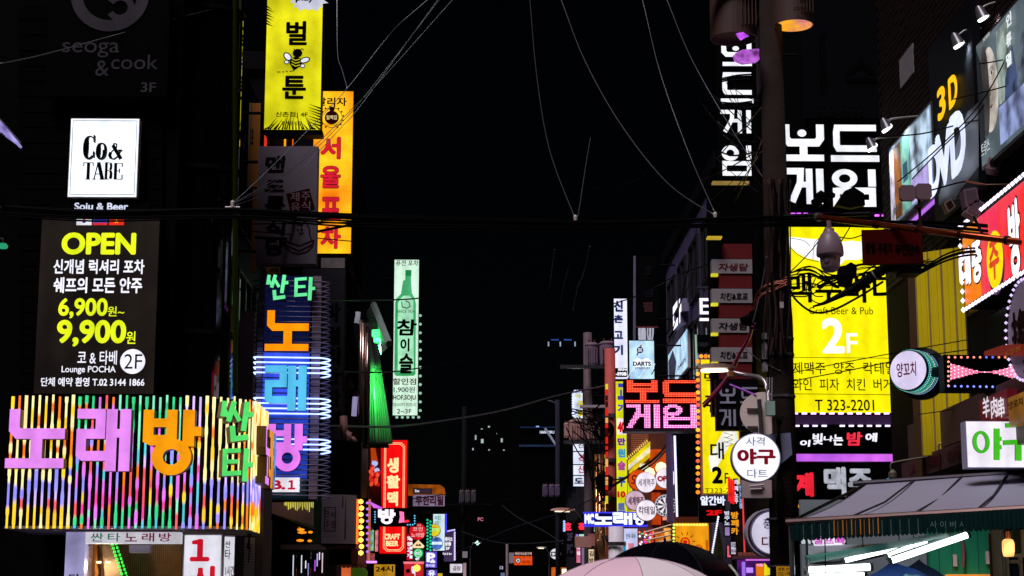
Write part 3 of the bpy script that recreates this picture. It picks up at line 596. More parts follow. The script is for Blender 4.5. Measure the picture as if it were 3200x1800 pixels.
# unlit grey sign with the bowl drawing
F = FY(23.9)
gm = D('#6a616e', .6, 0, .12)
r = sign('projecting_sign', 'unlit grey sign with dark brush letters and a bowl drawing', F, 803, 457, 991, 826, gm, .2, D('#7d7481', .6), .008, wall=WX)
dk = D('#120b0e', .6)
for ch, a, b in (('맨', 487, 538), ('도', 562, 598), ('롱', 612, 664), ('식', 690, 735), ('당', 745, 797)): text(F, r, ch, 826, a, 888, b, dk, .03, shear=.08)
u, v = F.uv(938, 630); k = F.m(938, 630, 1); a = radians(14)
rot = lambda x, y: (u + k * (x * cos(a) - y * sin(a)), v + k * (x * sin(a) + y * cos(a)))
MB().poly(F, [rot(-37, -34), rot(37, -34), rot(40, -30), rot(37, 34), rot(-37, 34)], .014, .008).build('seal', D('#2e0a0e'), r)
for ch, dx, dy in (('제', -16, 14), ('주', 18, 16), ('음', -14, -18), ('식', 18, -14)): text(F, r, ch, 938 + dx - 14, 630 - dy - 14, 938 + dx + 14, 630 - dy + 14, D('#8a6a70'), .01, off=.018)
mb = MB(); U = lambda x, y: F.uv(x, y); lw = .014
for q in ([(888, 752), (893, 772), (910, 788), (935, 793), (960, 786), (976, 770), (981, 750)], [(890, 764), (935, 784), (979, 762)], [(888, 752), (935, 768), (981, 750)], [(905, 750), (915, 732), (917, 700), (922, 690), (930, 702), (945, 702), (952, 690), (966, 712), (968, 735), (974, 750)], [(935, 728), (942, 731), (949, 726)]): mb.stroke(F, [U(*z) for z in q], lw, .013, .008)
for c_ in ((931, 718), (944, 718)): mb.ring(F, U(*c_), .014, 0, .013, .008, n=8)
mb.build('bowl_drawing', D('#3a2228'), r)
# orange side board seen at the corner between glass column and signs
F = FY(25.2); r = sign('banner', 'dim torn orange banner hanging beside the dark glass corner', F, 776, 322, 812, 585, D('#b06a10', .7, 0, .5, 4), .05, DK, .002)
text(F, r, '호프', 780, 400, 792, 450, D('#2a1608'), .02); MB().rect(F, *rect_uv(F, 776, 322, 782, 585), .02, .008).build('torn_edge', D('#8a7a66', .8), r)
r = sign('banner', 'dim amber strip beside the unlit grey bowl sign', FY(25.1), 786, 590, 803, 850, D('#8a5410', .7, 0, .5, 4), .05, DK, .002)
r = sign('side_panel', 'pale purple grey box side standing left of the blue rung sign', FY(25.3), 748, 972, 792, 1290, D('#7f7480', .7, 0, .25), .2, D('#7f7480'), .002)
# pieces behind the signs
FN = FY(29.5)
r = sign('projecting_sign', 'dark unlit sign with faint black brush letters behind the rung sign', FN, 938, 838, 1076, 1376, D('#2b2a30', .7, 0, .3), .2, DK, .01, wall=-3.75)
for ch, a, b in (('막', 945, 1005), ('걸', 1020, 1075), ('리', 1085, 1140), ('한', 1150, 1200), ('잔', 1215, 1270), ('생', 1285, 1335)): text(FN, r, ch, 1012, a, 1064, b, D('#0b0b0c'), .05)
r = sign('placard', 'crumpled pale grey placard under the glowing orange sign', FY(28), 1003, 806, 1078, 838, D('#7c7674', .8, 0, .5, 12), .04, DK, .002)
r = sign('placard', 'small amber notice above the green letters', FY(24.6), 834, 830, 876, 858, D('#b07c30', .7, 0, .4, 8), .04, DK, .002)
text(FY(24.6), r, '노래 연습', 840, 836, 870, 852, INK, .02)
# ---------------------------------------------------------------- neon rung sign
YN = 23.3; F = FY(YN)
r = thing('projecting_sign', 'tall blue sign ringed by neon rungs with green, orange, cyan and pink letters', 'sign', F.P(F.uv(895, 1560)[0], F.uv(895, 1560)[1], -.15))
u0, v0, u1, v1 = rect_uv(F, 795, 862, 1000, 1562)
MB().rect(F, u0 + .08, v0, u1 - .1, v1, -.05, -.35).build('cabinet', DK, r)
sx0, sx1 = F.uv(821, 1200)[0], F.uv(965, 1200)[0]
zA, zB, zC, zD = F.uv(890, 862)[1], F.uv(890, 1100)[1], F.uv(890, 1340)[1], F.uv(890, 1562)[1]
zz = [zA, F.uv(890, 1098)[1], F.uv(890, 1300)[1], F.uv(890, 1495)[1], zD]
for (a, b), m_ in zip(zip(zz, zz[1:]), (E('#0c1440', .8, .15), E('#3450e0', 1.1, .2, 2.5, tint='#2236a8'), E('#2440b8', 1.0, .2, 2.5, tint='#182a80'), D('#123a48', .4))): MB().rect(F, sx0, b + .003, sx1, a, .0, -.045).build('face_panel', m_, r)  # brighter blue zones: glow of the lit rungs put into the panels
side = D('#a48f9e', .5, 0, .15)
for (a, b), (s0, s1) in [((zA, zD), (u0, sx0 - .004)), ((zA, zD), (sx1 + .004, F.uv(1000, 1200)[0]))]:
    n = 34
    for i in range(n):
        t0, t1 = a + (b - a) * i / n, a + (b - a) * (i + .86) / n
        MB().rect(F, s0 + .02, t1, s1 - .01, t0, -.01, -.06).build('side_plate', side, r)
MB().rect(F, sx1 + .01, zD, F.uv(1000, 1200)[0] - .02, zA, -.061, -.2).build('side_back', D('#6e6580'), r)
MB().rect(F, u0 + .03, zD, sx0 - .01, zA, -.061, -.2).build('side_back', D('#6e6580'), r)
lit = {int(round((y - 880) / 15.9)) for y in (1117, 1131, 1147, 1164, 1245, 1262, 1278, 1295, 1378, 1394, 1412)}
nl, nd = E('#9fb4ff', 2.6, .05), D('#8a84a8', .2, 0, .1)
for i in range(43):
    y = 880 + i * 15.9; z = F.uv(900, y)[1]; a = F.uv(795, y)[0]; b = F.uv(1001, y)[0]
    P_ = [F.P(a, z, -.1), F.P(a, z, .05), F.P(a + .03, z, .075), F.P(b, z - .01, .075)] + [F.P(b + .13 * sin(t), z - .01 - .012 * t, .075 - .075 * (1 - cos(t))) for t in (.5, 1.0, 1.6, 2.1, 2.7)] + [F.P(b, z - .05, -.09)]
    MB().tube(P_, .0085 if i not in lit else .011, 5).build('neon_rung', nl if i in lit else nd, r, smooth=True)
side2 = D('#20305a')
cut_letter(F, r, '싼', 834, 865, 904, 944, [E('#6cf0a0', 1.1), side2], .13, .03); cut_letter(F, r, '타', 922, 872, 985, 944, [E('#6cf0a0', 1.1), side2], .13, .03)
cut_letter(F, r, '노', 832, 975, 968, 1101, [E('#ff9408', 1.15, .04), side2], .13, .03); cut_letter(F, r, '래', 831, 1147, 960, 1287, [E('#56c0ee', 1.1, .06), side2], .13, .03)
cut_letter(F, r, '방', 842, 1328, 962, 1476, [E('#ea7ef4', 1.1, .06), side2], .13, .03)
q = rect_uv(F, 841, 1494, 937, 1538); MB().rect(F, *q, .1, .02).build('floor_plate', E('#e8e4ee', 1), r); text(F, r, 'B.', 851, 1502, 895, 1532, E('#c8143c', .8), .05, off=.108); text(F, r, '１', 902, 1502, 926, 1532, E('#c8143c', .8), .05, off=.108)
# ---------------------------------------------------------------- under it: corrugated pelmet, black sign back, cream sign
r = thing('shop_pelmet', 'pale corrugated pelmet with hanging icicle lights below the rung sign', 'awning', at(900, 1650, 24.5))
mb = MB(); n = 26
def PQ(t, top): return at(835 + 145 * t, (1570 if top else 1604 + 43 * t + (0 if t > .25 else 0)), 24.6 + 2.0 * t)
for i in range(n):
    t0, t1 = i / n, (i + 1) / n; o = Vector((0, -.03 * (i % 2), 0)); o2 = Vector((0, -.03 * ((i + 1) % 2), 0))
    mb.add([PQ(t0, 0) + o, PQ(t1, 0) + o2, PQ(t1, 1) + o2, PQ(t0, 1) + o], [(0, 1, 2, 3)])
mb.build('corrugated_sheet', D('#b9a0bc', .5), r)
mb = MB(); mb.prism([PQ(0, 0), PQ(1, 0), at(985, 1660, 24.6), at(790, 1612, 24.6)], [p + Vector((0, 0, .02)) for p in (PQ(0, 0), PQ(1, 0), at(985, 1660, 24.6), at(790, 1612, 24.6))]).build('soffit', D('#3b4038'), r)
mb = MB()
for i in range(17):
    t = .4 + .6 * i / 16; p = PQ(t, 1) + Vector((0, -.08, 0)); mb.tube([p, p - Vector((0, 0, random.uniform(.01, .09) + .06 * t))], .004, 4)
mb.build('icicle_lights', E('#e8e05a', 1.3), r)
mb = MB()
for xx, yy, rr in ((938, 1645, .03), (940, 1655, .05), (944, 1664, .06), (938, 1689, .05), (968, 1690, .03), (970, 1663, .03)): mb.lathe(at(xx, yy, 25.2), [(0, -.02), (rr, -.01), (rr, .01), (0, .02)], 10)
mb.build('warm_lamps', E('#f08a18', 1.4), r)
F = FY(25.2)
r = sign('sign_back', 'plain black back of a projecting sign above the cream sign', F, 998, 1380, 1128, 1548, D('#08070a', .6), .25, BLK, .004, wall=-3.75)
r = sign('perforated_post', 'slim perforated metal strip beside the plain black sign back', FY(25.6), 1131, 1402, 1149, 1556, D('#a98f88', .5), .06, DK, .002, cat='post')
mb = MB(); F = FY(25.6)
for i in range(4):
    for j in range(30): mb.ring(F, F.uv(1134 + i * 4, 1406 + j * 5), F.m(1134, 1400, 1.1), 0, .009, .007, n=5)
mb.build('holes', BLK, r, kind='stuff')
# cream curved sign
r = thing('curved_sign', 'cream curved sign board with rust stains and a red letter seal', 'sign', at(1060, 1705, 25.0))
A_ = []
for i in range(13):
    t = i / 12; a = radians(62) * t; A_.append((at(1005, 1620, 24.7).x + .1 + .46 * sin(a) / sin(radians(62)) - .1, 24.7 + .36 * (1 - cos(a))))
zt_, zb_ = at(1060, 1548, 24.9).z, at(1060, 1700, 24.9).z
mb = MB()
for i, ((x0_, y0_), (x1_, y1_)) in enumerate(zip(A_, A_[1:])): mb.add([(x0_, y0_, zb_), (x1_, y1_, zb_), (x1_, y1_, zt_), (x0_, y0_, zt_)], [(0, 1, 2, 3)])
cm = D('#f2e6e4', .35, 0, .06); mb.build('face_panel', cm, r, smooth=True)
mb = MB(); mb.prism([Vector((x_, y_, zb_ - .03)) for x_, y_ in A_] + [Vector((A_[0][0], 25.3, zb_ - .03))], [Vector((x_, y_, zb_ - .002)) for x_, y_ in A_] + [Vector((A_[0][0], 25.3, zb_ - .002))]).build('bottom_rail', BLK, r)
mb = MB(); mb.prism([Vector((x_, y_, zt_ + .002)) for x_, y_ in A_] + [Vector((A_[0][0], 25.3, zt_ + .002))], [Vector((x_, y_, zt_ + .03)) for x_, y_ in A_] + [Vector((A_[0][0], 25.3, zt_ + .03))]).build('top_rail', BLK, r)
F = FY(24.69); sm = D('#6a1020', .5)
q = rect_uv(F, 1014, 1586, 1048, 1660); mb = MB()
for a, b in (((q[0], q[1]), (q[2], q[1])), ((q[2], q[1]), (q[2], q[3])), ((q[2], q[3]), (q[0], q[3])), ((q[0], q[3]), (q[0], q[1]))): mb.stroke(F, (a, b), .012, .004, .0)
mb.build('seal_frame', sm, r)
for ch, x_, y_ in (('민', 1017, 1594), ('속', 1034, 1597), ('주', 1017, 1628), ('점', 1034, 1628)): text(F, r, ch, x_, y_, x_ + 12, y_ + 22, sm, .015, off=.005)
mb = MB()
for k_, (t0, t1, za, zc) in enumerate(((.62, .66, .1, .8), (.66, .7, .25, .95), (.57, .6, .02, .3))):
    x_, y_ = A_[int(t0 * 12)]; x2_, y2_ = A_[int(t1 * 12) + (1 if int(t0 * 12) == int(t1 * 12) else 0)]; mb.add([(x_, y_ - .004, zb_ + (zt_ - zb_) * (1 - zc)), (x_ + (x2_ - x_) * .6, y2_ - .008 - .002, zb_ + (zt_ - zb_) * (1 - zc) + .04), (x_ + (x2_ - x_) * .5, y_ - .006, zb_ + (zt_ - zb_) * (1 - za)), (x_ + .01, y_ - .006, zb_ + (zt_ - zb_) * (1 - za))], [(0, 1, 2, 3)])
mb.build('rust_stain', D('#9a6030', .6), r)
r = thing('bulb_string', 'column of warm round bulbs beside the cream curved sign', 'bulbs', at(1128, 1735, 25.2))
bulbs(FY(25.2), r, [(1128 + 2 * (i % 2), 1568 + i * 20) for i in range(9)], .036, E('#ffb040', 4.5, .05)); MB().tube([at(1128, 1560, 25.24), at(1130, 1735, 25.24)], .012, 5).build('cable', CABLE, r)
MB().rect(FY(25.3), *rect_uv(FY(25.3), 1113, 1560, 1121, 1700), .03, 0).build('light_tube', E('#ff7a28', 1.4), r)
# pink awning shop and glass shop at the bottom
F = FY(26)
r = thing('pink_awning', 'salmon pink shop awning with a scalloped edge under the warm bulbs', 'awning', at(1105, 1800, 26))
mb = MB(); mb.prism([at(1116, 1668, 27), at(1128, 1668, 27), at(1146, 1768, 26), at(1052, 1768, 26), at(1110, 1740, 26.4)], [p + Vector((0, .06, 0)) for p in (at(1116, 1668, 27), at(1128, 1668, 27), at(1146, 1768, 26), at(1052, 1768, 26), at(1110, 1740, 26.4))]).build('canopy', D('#d87468', .6), r)
for i in range(7): MB().ring(F, F.uv(1062 + i * 13, 1769), F.m(1060, 1769, 6.4), 0, .0, -.03, n=12).build('scallop', D('#e08478', .6), r)
MB().rect(F, *rect_uv(F, 1050, 1765, 1066, 1860), .02, -.1).build('post', D('#e6b0b0'), r)
MB().rect(F, *rect_uv(F, 1066, 1770, 1094, 1860), -.05, -.1).build('panel', E('#f0703a', .8), r)
tag(MB().lathe(at(1105, 1800, 26.3), [(0, -.28), (.12, -.24), (.2, -.1), (.2, .06), (.13, .17), (0, .2)], 16).build('green_lantern', E('#3c5a14', .5), None, smooth=True), 'dim green rounded lantern under the salmon awning', 'lantern')
r = sign('black_box', 'black box hanging above the salmon awning', FY(25.6), 1028, 1716, 1114, 1765, BLK, .3, BLK, .01, cat='box')
MB().rect(FY(25.6), *rect_uv(FY(25.6), 1098, 1716, 1113, 1762), .02, .008).build('side_plate', D('#5a2f33'), r)
r = thing('glass_shopfront', 'dark glass shopfront with painted bright reflections below the cream sign', 'shopfront', at(945, 1800, 27))
F = FY(27)
MB().rect(F, *rect_uv(F, 878, 1702, 1016, 1717), .06, -.1).build('header', D('#8f8288', .5), r)
for x0_, x1_ in ((882, 925), (927, 970), (972, 1008)): MB().rect(F, *rect_uv(F, x0_, 1724, x1_, 1900), 0, -.02).build('pane', D('#0a0b0e', .05, .3, coat=1), r)
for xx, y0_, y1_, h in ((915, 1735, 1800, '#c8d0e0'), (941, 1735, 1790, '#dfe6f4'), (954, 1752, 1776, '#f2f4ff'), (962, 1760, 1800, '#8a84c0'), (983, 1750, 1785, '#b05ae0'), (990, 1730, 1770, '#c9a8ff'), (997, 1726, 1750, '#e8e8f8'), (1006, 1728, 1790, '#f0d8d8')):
    MB().rect(F, *rect_uv(F, xx, y0_, xx + 3, y1_), .02, .004).build('painted_reflection', E(h, 1.1), r)  # glowing bars painted as reflections on the panes
F = FY(24.2)
r = sign('door_post', 'slim mauve and orange lit door post near the price board', F, 829, 1635, 846, 1900, E('#6a4a58', .6, .4, 2, tint='#2c2230'), .12, DK, .002, cat='post')
text(F, r, '노래방', 834, 1680, 841, 1735, D('#2c2030'), 0)
r = thing('entrance_pier', 'dark mauve pier between the tube sign and the shop pelmet', 'pillar', (at(808, 1700, 21.2).x, 21.2, 0)); MB().box(at(800, 1700, 21).x, 21, 0, at(822, 1700, 21).x, 21.8, at(800, 1480, 21).z).build('shaft', D('#4a4048', .7), r)
# ================================================================ green lit tower and canopy
r = thing('ribbed_tower', 'ribbed metal facade washed in green light under a canopy', 'facade', (at(1175, 1400, 36).x, 36, 0))
tubem = D('#a8b0ac', .35, .5)
for i in range(11):
    t = i / 10; x0_ = 1122 + 100 * t; a = at(1150 + 20 * t, 1010 + 30 * t, 36.4); b = at(1136 + 84 * t, 1385, 35.2 + .8 * abs(t - .5))
    MB().tube([b, a], [.05, .035], 6).build('rib', tubem, r, smooth=True)
gp = D('#3d5a3c', .5, .1)
mb = MB(); mb.add([at(1138, 1400, 36.6), at(1216, 1400, 36.6), at(1178, 1010, 36.9), at(1140, 1000, 36.9)], [(0, 1, 2, 3)]); mb.add([at(1138, 1400, 36.9), at(1216, 1400, 36.9), at(1178, 1010, 37.2), at(1140, 1000, 37.2)], [(3, 2, 1, 0)]); mb.build('backing_sheet', gp, r)
r = thing('canopy', 'slanting metal canopy with two round green spotlights', 'canopy', at(1190, 1050, 35))
P_ = [at(1146, 985, 36.2), at(1168, 960, 35.2), at(1216, 1082, 33.6), at(1190, 1108, 34.6)]
MB().prism(P_, [p + Vector((0, 0, .10)) for p in P_]).build('slab', D('#a8c0b0', .4, .1), r); MB().tube([P_[1] + Vector((0, 0, .05)), P_[2] + Vector((0, 0, .05))], .07, 6).build('fascia', D('#9ab0a8', .4, .2), r)
for xx, yy in ((1178, 1032), (1184, 1050)):
    p = at(xx, yy, 34.75) - Vector((0, 0, .1)); MB().lathe(p, [(0, -.03), (.09, -.03), (.1, 0), (.1, .1), (0, .1)], 14).build('spotlight', [E('#40ff70', 3.0)], r)
    l = bpy.data.lights.new('green_spot', 'SPOT'); l.energy = 380; l.color = (.05, 1, .12); l.spot_size = radians(110); l.shadow_soft_size = .1
    lo = bpy.data.objects.new('green_spot', l); COL.objects.link(lo); lo.location = p + Vector((0, -.1, -.08)); lo.rotation_euler = (radians(28), 0, radians(-10))
for xx, yy in ((1168, 992), (1172, 1012), (1190, 1070), (1196, 1084)):
    MB().lathe(at(xx, yy, 34.9), [(0, -.01), (.07, -.01), (.07, .01), (0, .01)], 10).build('dead_spotlight', D('#3c4a40'), r)
r = thing('steel_pipes', 'row of tall shiny steel pipes beside the green lit facade', 'pipes', (at(1125, 1400, 34).x, 34, 0))
for x0_, y0_, y1_, rr, m_ in ((1108, 1240, 1300, .05, E('#b9b4e6', .5)), (1117, 975, 1010, .05, E('#b0b0c0', .45)), (1112, 980, 1150, .03, DK), (1127, 1000, 1380, .045, D('#a08c84', .2, .9)), (1134, 1010, 1390, .05, D('#c8a898', .2, .9)), (1141, 1020, 1390, .035, D('#6a4c40', .2, .9)), (1148, 1040, 1395, .05, D('#8a7a74', .15, .9))): MB().tube([at(x0_ - 2, y1_, 34), at(x0_ + 2, y0_, 34)], rr, 8).build('pipe', m_, r, smooth=True)  # short pale pipes emit: their shine is put into the material
# ================================================================ soju bottle sign
F = FY(40)
r = sign('projecting_sign', 'tall pale green sign picturing a green bottle, bulbs down one edge', F, 1228, 810, 1309, 1300, E('#dcf6e4', 1.05, .06, .8, tint='#bfeccb'), .2, DK, .015, wall=-3.1)
k = F.m(1270, 1050, 1); U = lambda x, y: F.uv(x, y)
def S6(x, y): return 700 + x * .4142, 800 + y * .4142
bot = [(1368, 108), (1412, 108), (1412, 190), (1418, 280), (1440, 320), (1448, 360), (1445, 890), (1430, 905), (1300, 905), (1285, 890), (1292, 350), (1302, 320), (1335, 285), (1350, 190), (1368, 180)]
MB().poly(F, [U(*S6(*p)) for p in bot], .012, .008).build('bottle_picture', E('#2e9c5a', .9, .2, 2.5, tint='#5cc488'), r)
inn = [(1355, 300), (1400, 300), (1428, 340), (1432, 870), (1310, 870), (1312, 360), (1330, 325)]
MB().poly(F, [U(*S6(*p)) for p in inn], .016, .013).build('bottle_highlight', E('#a9ecc0', 1, .15, 3), r)
MB().rect(F, *rect_uv(F, *S6(1370, 106), *S6(1414, 150)), .018, .013).build('bottle_cap', E('#1d8a4c', .9), r)
mb = MB(); mb.stroke(F, [U(*S6(*p)) for p in ((1340, 345), (1345, 385), (1380, 395), (1405, 380), (1395, 350), (1370, 340))], .02, .02, .015); mb.build('bottle_emblem', D('#2a5a40'), r)
def t6(s, a, b, c, d, m_, bo, **k): text(F, r, s, *S6(a, b), *S6(c, d), m_, bo, off=.022, **k)
t6('퓨전 포차', 1295, 32, 1465, 76, D('#4a1520'), .015, shear=.1); t6('SINCE 1924', 1305, 408, 1438, 430, D('#8aa0a0'), .01)
t6('참', 1300, 478, 1450, 602, INK, .035, shear=.05); t6('이', 1330, 622, 1400, 722, INK, .04); t6('슬', 1318, 735, 1425, 888, INK, .035, shear=.05)
t6('할인점', 1275, 923, 1450, 972, D('#b01020', .5), .02); t6('1,900원', 1280, 985, 1440, 1033, INK, .012); t6('HOF,SOJU', 1275, 1050, 1447, 1096, D('#b01020', .5), .03); t6('아침10시까지 영업합니다', 1272, 1108, 1450, 1136, INK, .012); t6('2~3F', 1305, 1155, 1415, 1190, INK, .014)
bulbs(F, r, [(1313, 985 + i * 27) for i in range(12)] + [(1240 + i * 17, 1303) for i in range(5)], .035, E('#a8d8c0', .9), off=-.05)
# ================================================================ red vertical sign
F = FY(50)
r = sign('projecting_sign', 'tall bright red sign with cream letters and a cream double border', F, 1186, 1374, 1273, 1732, E('#fa0c10', 1.05, .06, 1), .25, D('#7a0a0a'), .02, wall=-3.0)
cr = E('#ffe9a8', 1.1, .04); k = F.m(1230, 1550, 1); mb = MB()
q = rect_uv(F, 1200, 1384, 1263, 1722)
for d_ in (0, .035):
    a, b, c_, d = q[0] + d_, q[1] + d_, q[2] - d_, q[3] - d_; e = .09
    for p0, p1 in (((a, b + e), (a, d - e)), ((c_, b + e), (c_, d - e)), ((a + e, b), (c_ - e, b)), ((a + e, d), (c_ - e, d)), ((a, b + e), (a + e, b)), ((c_, b + e), (c_ - e, b)), ((a, d - e), (a + e, d)), ((c_, d - e), (c_ - e, d))): mb.stroke(F, (p0, p1), .014, .012, .008)
mb.build('border_line', cr, r)
for s_, a, b, c_, d in (('생', 1210, 1430, 1246, 1478), ('활', 1208, 1485, 1250, 1526), ('맥', 1210, 1536, 1244, 1582), ('CRAFT', 1201, 1668, 1250, 1686), ('BEER', 1206, 1690, 1245, 1707)): text(F, r, s_, a, b, c_, d, cr, .05 if s_ in ('생', '활', '맥') else .06)
F = FY(44)
r = sign('led_box_sign', 'dark electronic display box with a white letter, ringed by small blue dots', F, 1163, 1587, 1302, 1644, D('#0a0508'), .3, BLK, .01, wall=-3.1)
cut_letter(F, r, '방', 1182, 1592, 1236, 1638, [E('#fff0ff', 1.5), E('#ff60c0', .8)], .03, .01, wk=1.3)
MB().poly(F, [F.uv(1248, 1598), F.uv(1262, 1600), F.uv(1264, 1632), F.uv(1246, 1634), F.uv(1250, 1615)], .02, .008).build('pink_figure', E('#ff70a8', 1.3), r); MB().poly(F, [F.uv(1262, 1628), F.uv(1275, 1624), F.uv(1280, 1630), F.uv(1266, 1634)], .02, .008).build('red_figure', E('#ff2840', 1.2), r)
bulbs(F, r, [(1172, 1600 + i * 8) for i in range(5)] + [(1296, 1612 + i * 8) for i in range(4)] + [(1274 + i * 8, 1640) for i in range(3)], .02, E('#58b8f0', 1.4), name='light_dot')
# ================================================================ LEFT FAR: small signs
def small(name, label, Y, x0, y0, x1, y1, face, words=(), depth=.15, cab=None, rim=.015, wall=None, cat='sign', **k):
    """words: (text, x0, y0, x1, y1, material, bold)"""
    F = FY(Y); r = sign(name, label, F, x0, y0, x1, y1, face, depth, cab, rim, cat, wall=wall, **k)
    for t, a, b, c_, d, m_, bo in words: text(F, r, t, a, b, c_, d, m_, bo, off=.016)
    return F, r
mar, navy, wht = D('#5a1030'), D('#1a1c60'), E('#f4f4ff', 1.2)
small('wall_sign', 'pale purple sign with maroon letters under the orange roof edge', 62, 1289, 1545, 1391, 1583, E('#8f7a98', .8, .2), [('무한리필', 1298, 1549, 1386, 1580, mar, .05)])
small('wall_sign', 'small dark screen sign above the pale purple maroon lettered sign', 62.2, 1290, 1526, 1350, 1542, E('#3a2c3c', .7), [('Zoo', 1296, 1530, 1310, 1538, wht, .02)])
r = thing('roof_edge', 'curved orange lit roof edge behind the red vertical sign', 'roof', at(1330, 1545, 63))
mb = MB(); P_ = [at(1272, 1513, 63), at(1375, 1515, 63), at(1388, 1524, 63), at(1392, 1545, 63), at(1272, 1545, 63)]; mb.prism(P_, [p + Vector((0, .8, 0)) for p in P_]).build('fascia', E('#a85410', .7, .3, 2, tint='#5a2c0a'), r)
Fb, r = small('lit_side', 'tall blue and white lit sign with thin letters behind the green dot column', 57, 1352, 1605, 1391, 1722, E('#cfe8f4', 1.05, .1), [('치킨', 1357, 1612, 1377, 1624, E('#1c9c60', .8), .03), ('호프', 1358, 1628, 1372, 1638, E('#1c9c60', .8), .02), ('02 332', 1378, 1612, 1386, 1640, navy, 0)], name='wall_sign') if False else small('wall_sign', 'tall blue and white lit sign with thin letters behind the green dot column', 57, 1352, 1605, 1391, 1722, E('#cfe8f4', 1.05, .1), [('치킨', 1357, 1612, 1377, 1624, E('#1c9c60', .8), .03), ('호프', 1358, 1628, 1372, 1638, E('#1c9c60', .8), .02)])
MB().rect(Fb, *rect_uv(Fb, 1391.5, 1605, 1396, 1665), .0, -.1).build('blue_tube', E('#3a30f0', 1.5), r)
r = thing('dot_light_column', 'column of small green dot lights left of the yellow green disc', 'lights', at(1340, 1722, 55))
bulbs(FY(55), r, [(1336 + (i % 2) * 9, 1625 + i * 5) for i in range(20)], .035, E('#1cc890', 1.3), name='light_dot')
MB().rect(FY(55.1), *rect_uv(FY(55.1), 1331, 1618, 1349, 1726), 0, -.1).build('strip_board', BLK, r)
F = FY(52); r = disc_sign('disc_sign', 'red round sign with two rows of white letters', F, 1305, 1661, 28, E('#d8101c', 1.0), wall if False else .15, D('#6a0810'))
for t, a, b, c_, d in (('24시', 1301, 1638, 1315, 1645), ('코인', 1290, 1647, 1321, 1660), ('노래방', 1285, 1665, 1326, 1679)): text(F, r, t, a, b, c_, d, E('#ffc8c8', 1), .01, off=.016)
F = FY(56); r = disc_sign('disc_sign', 'yellow and green round sign right of the red round sign', F, 1357, 1657, 20, E('#e8d020', 1.05), .12)
MB().rect(F, *rect_uv(F, 1343, 1650, 1371, 1660), .012, .008).build('band', E('#b8e870', 1.1), r); MB().rect(F, *rect_uv(F, 1345, 1646, 1369, 1649), .012, .008).build('band', E('#e07818', 1.0), r)
r = disc_sign('disc_sign', 'blue round sign with a pale wavy band', F, 1364, 1698, 20, E('#4a78d0', 1.0, .3, 4), .12); MB().rect(F, *rect_uv(F, 1346, 1693, 1382, 1702), .012, .008).build('band', E('#dff0ff', 1.1), r)
F, r = small('wall_sign', 'narrow red and white sign under the red round sign', 53, 1270, 1668, 1291, 1752, E('#c01030', 1), [])
for i in range(5): MB().rect(F, *rect_uv(F, 1280, 1680 + i * 14, 1289, 1689 + i * 14), .012, .008).build('lettering_block', wht, r)
for t, y in (('맛', 1676), ('집', 1694), ('고', 1712), ('기', 1730)): text(F, r, t, 1272, y, 1283, y + 12, wht, .04, off=.014)
F = FY(51); r = thing('roof_shaped_sign', 'little lit roof shaped emblem above the green round sign', 'sign', at(1306, 1712, 51))
P_ = [F.uv(*p) for p in ((1288, 1706), (1307, 1687), (1326, 1706), (1322, 1712), (1292, 1712))]; MB().poly(F, P_, 0, -.12).build('face_panel', E('#ffd8a0', 1.3), r); MB().poly(F, [F.uv(*p) for p in ((1298, 1706), (1303, 1698), (1307, 1704), (1312, 1698), (1318, 1706))], .012, .002).build('emblem', D('#602010'), r)
F, r = small('wall_sign', 'dark green square sign with a glowing green ring', 51, 1289, 1713, 1326, 1756, E('#0c3018', .9), [('4F', 1297, 1742, 1311, 1751, wht, .05)])
u, v = F.uv(1307, 1729); k = F.m(1307, 1729, 1); MB().ring(F, (u, v), 15 * k, 0, .012, .008).build('disc', E('#18b860', 1.2), r); MB().ring(F, (u, v), 11 * k, 9.5 * k, .016, .013).build('ring_line', E('#d8ffe8', 1.2), r); text(F, r, 'MUSIC', 1299, 1724, 1315, 1734, wht, .03, off=.018)
F, r = small('parking_sign', 'violet parking sign with a big white letter and a tiny car', 50.5, 1328, 1722, 1367, 1776, E('#5840c8', 1), [('P', 1333, 1727, 1360, 1757, wht, .06), ('주차장', 1331, 1763, 1359, 1772, wht, .02)])
mb = MB(); mb.poly(F, [F.uv(*p) for p in ((1344, 1759), (1344, 1754), (1347, 1752), (1349, 1748), (1355, 1748), (1357, 1752), (1360, 1754), (1360, 1759))], .016, .01).build('car_symbol', wht, r)
small('wall_sign', 'violet sign with one white letter below the parking sign', 50.5, 1331, 1779, 1367, 1830, E('#5a48c0', 1), [('유', 1338, 1782, 1360, 1802, wht, .05), ('료', 1338, 1806, 1360, 1826, wht, .05)])
F, r = small('wall_sign', 'purple sign with slanting white letters, outlined by white dots', 58, 1386, 1662, 1423, 1756, E('#4a3860', .8, .2), [('메이쓰', 1389, 1678, 1414, 1692, wht, .04), ('상품', 1390, 1693, 1410, 1706, wht, .04), ('2F', 1392, 1709, 1406, 1718, wht, .04), ('Pub & Bar', 1384, 1727, 1412, 1734, wht, .02)])
bulbs(F, r, [(1400 + i * 5, 1660 - i) for i in range(5)] + [(1421, 1664 + i * 5) for i in range(18)], .03, E('#cfc0ff', 1.3), name='light_dot')
small('wall_sign', 'small white sign with faint red letters low at the street end', 66, 1405, 1761, 1446, 1791, E('#e4dce8', .9), [('곱창', 1415, 1769, 1440, 1783, D('#7a4050'), .02)])
small('wall_sign', 'orange and white post banner beside the small white red lettered sign', 67, 1446, 1758, 1458, 1840, E('#c0a0a8', .7), [])
small('wall_sign', 'yellow sign with a red number and letter near the street level', 46, 1167, 1762, 1236, 1830, E('#c8901c', .85, .3), [('24시', 1173, 1768, 1229, 1788, D('#a01018', .5), .03)])
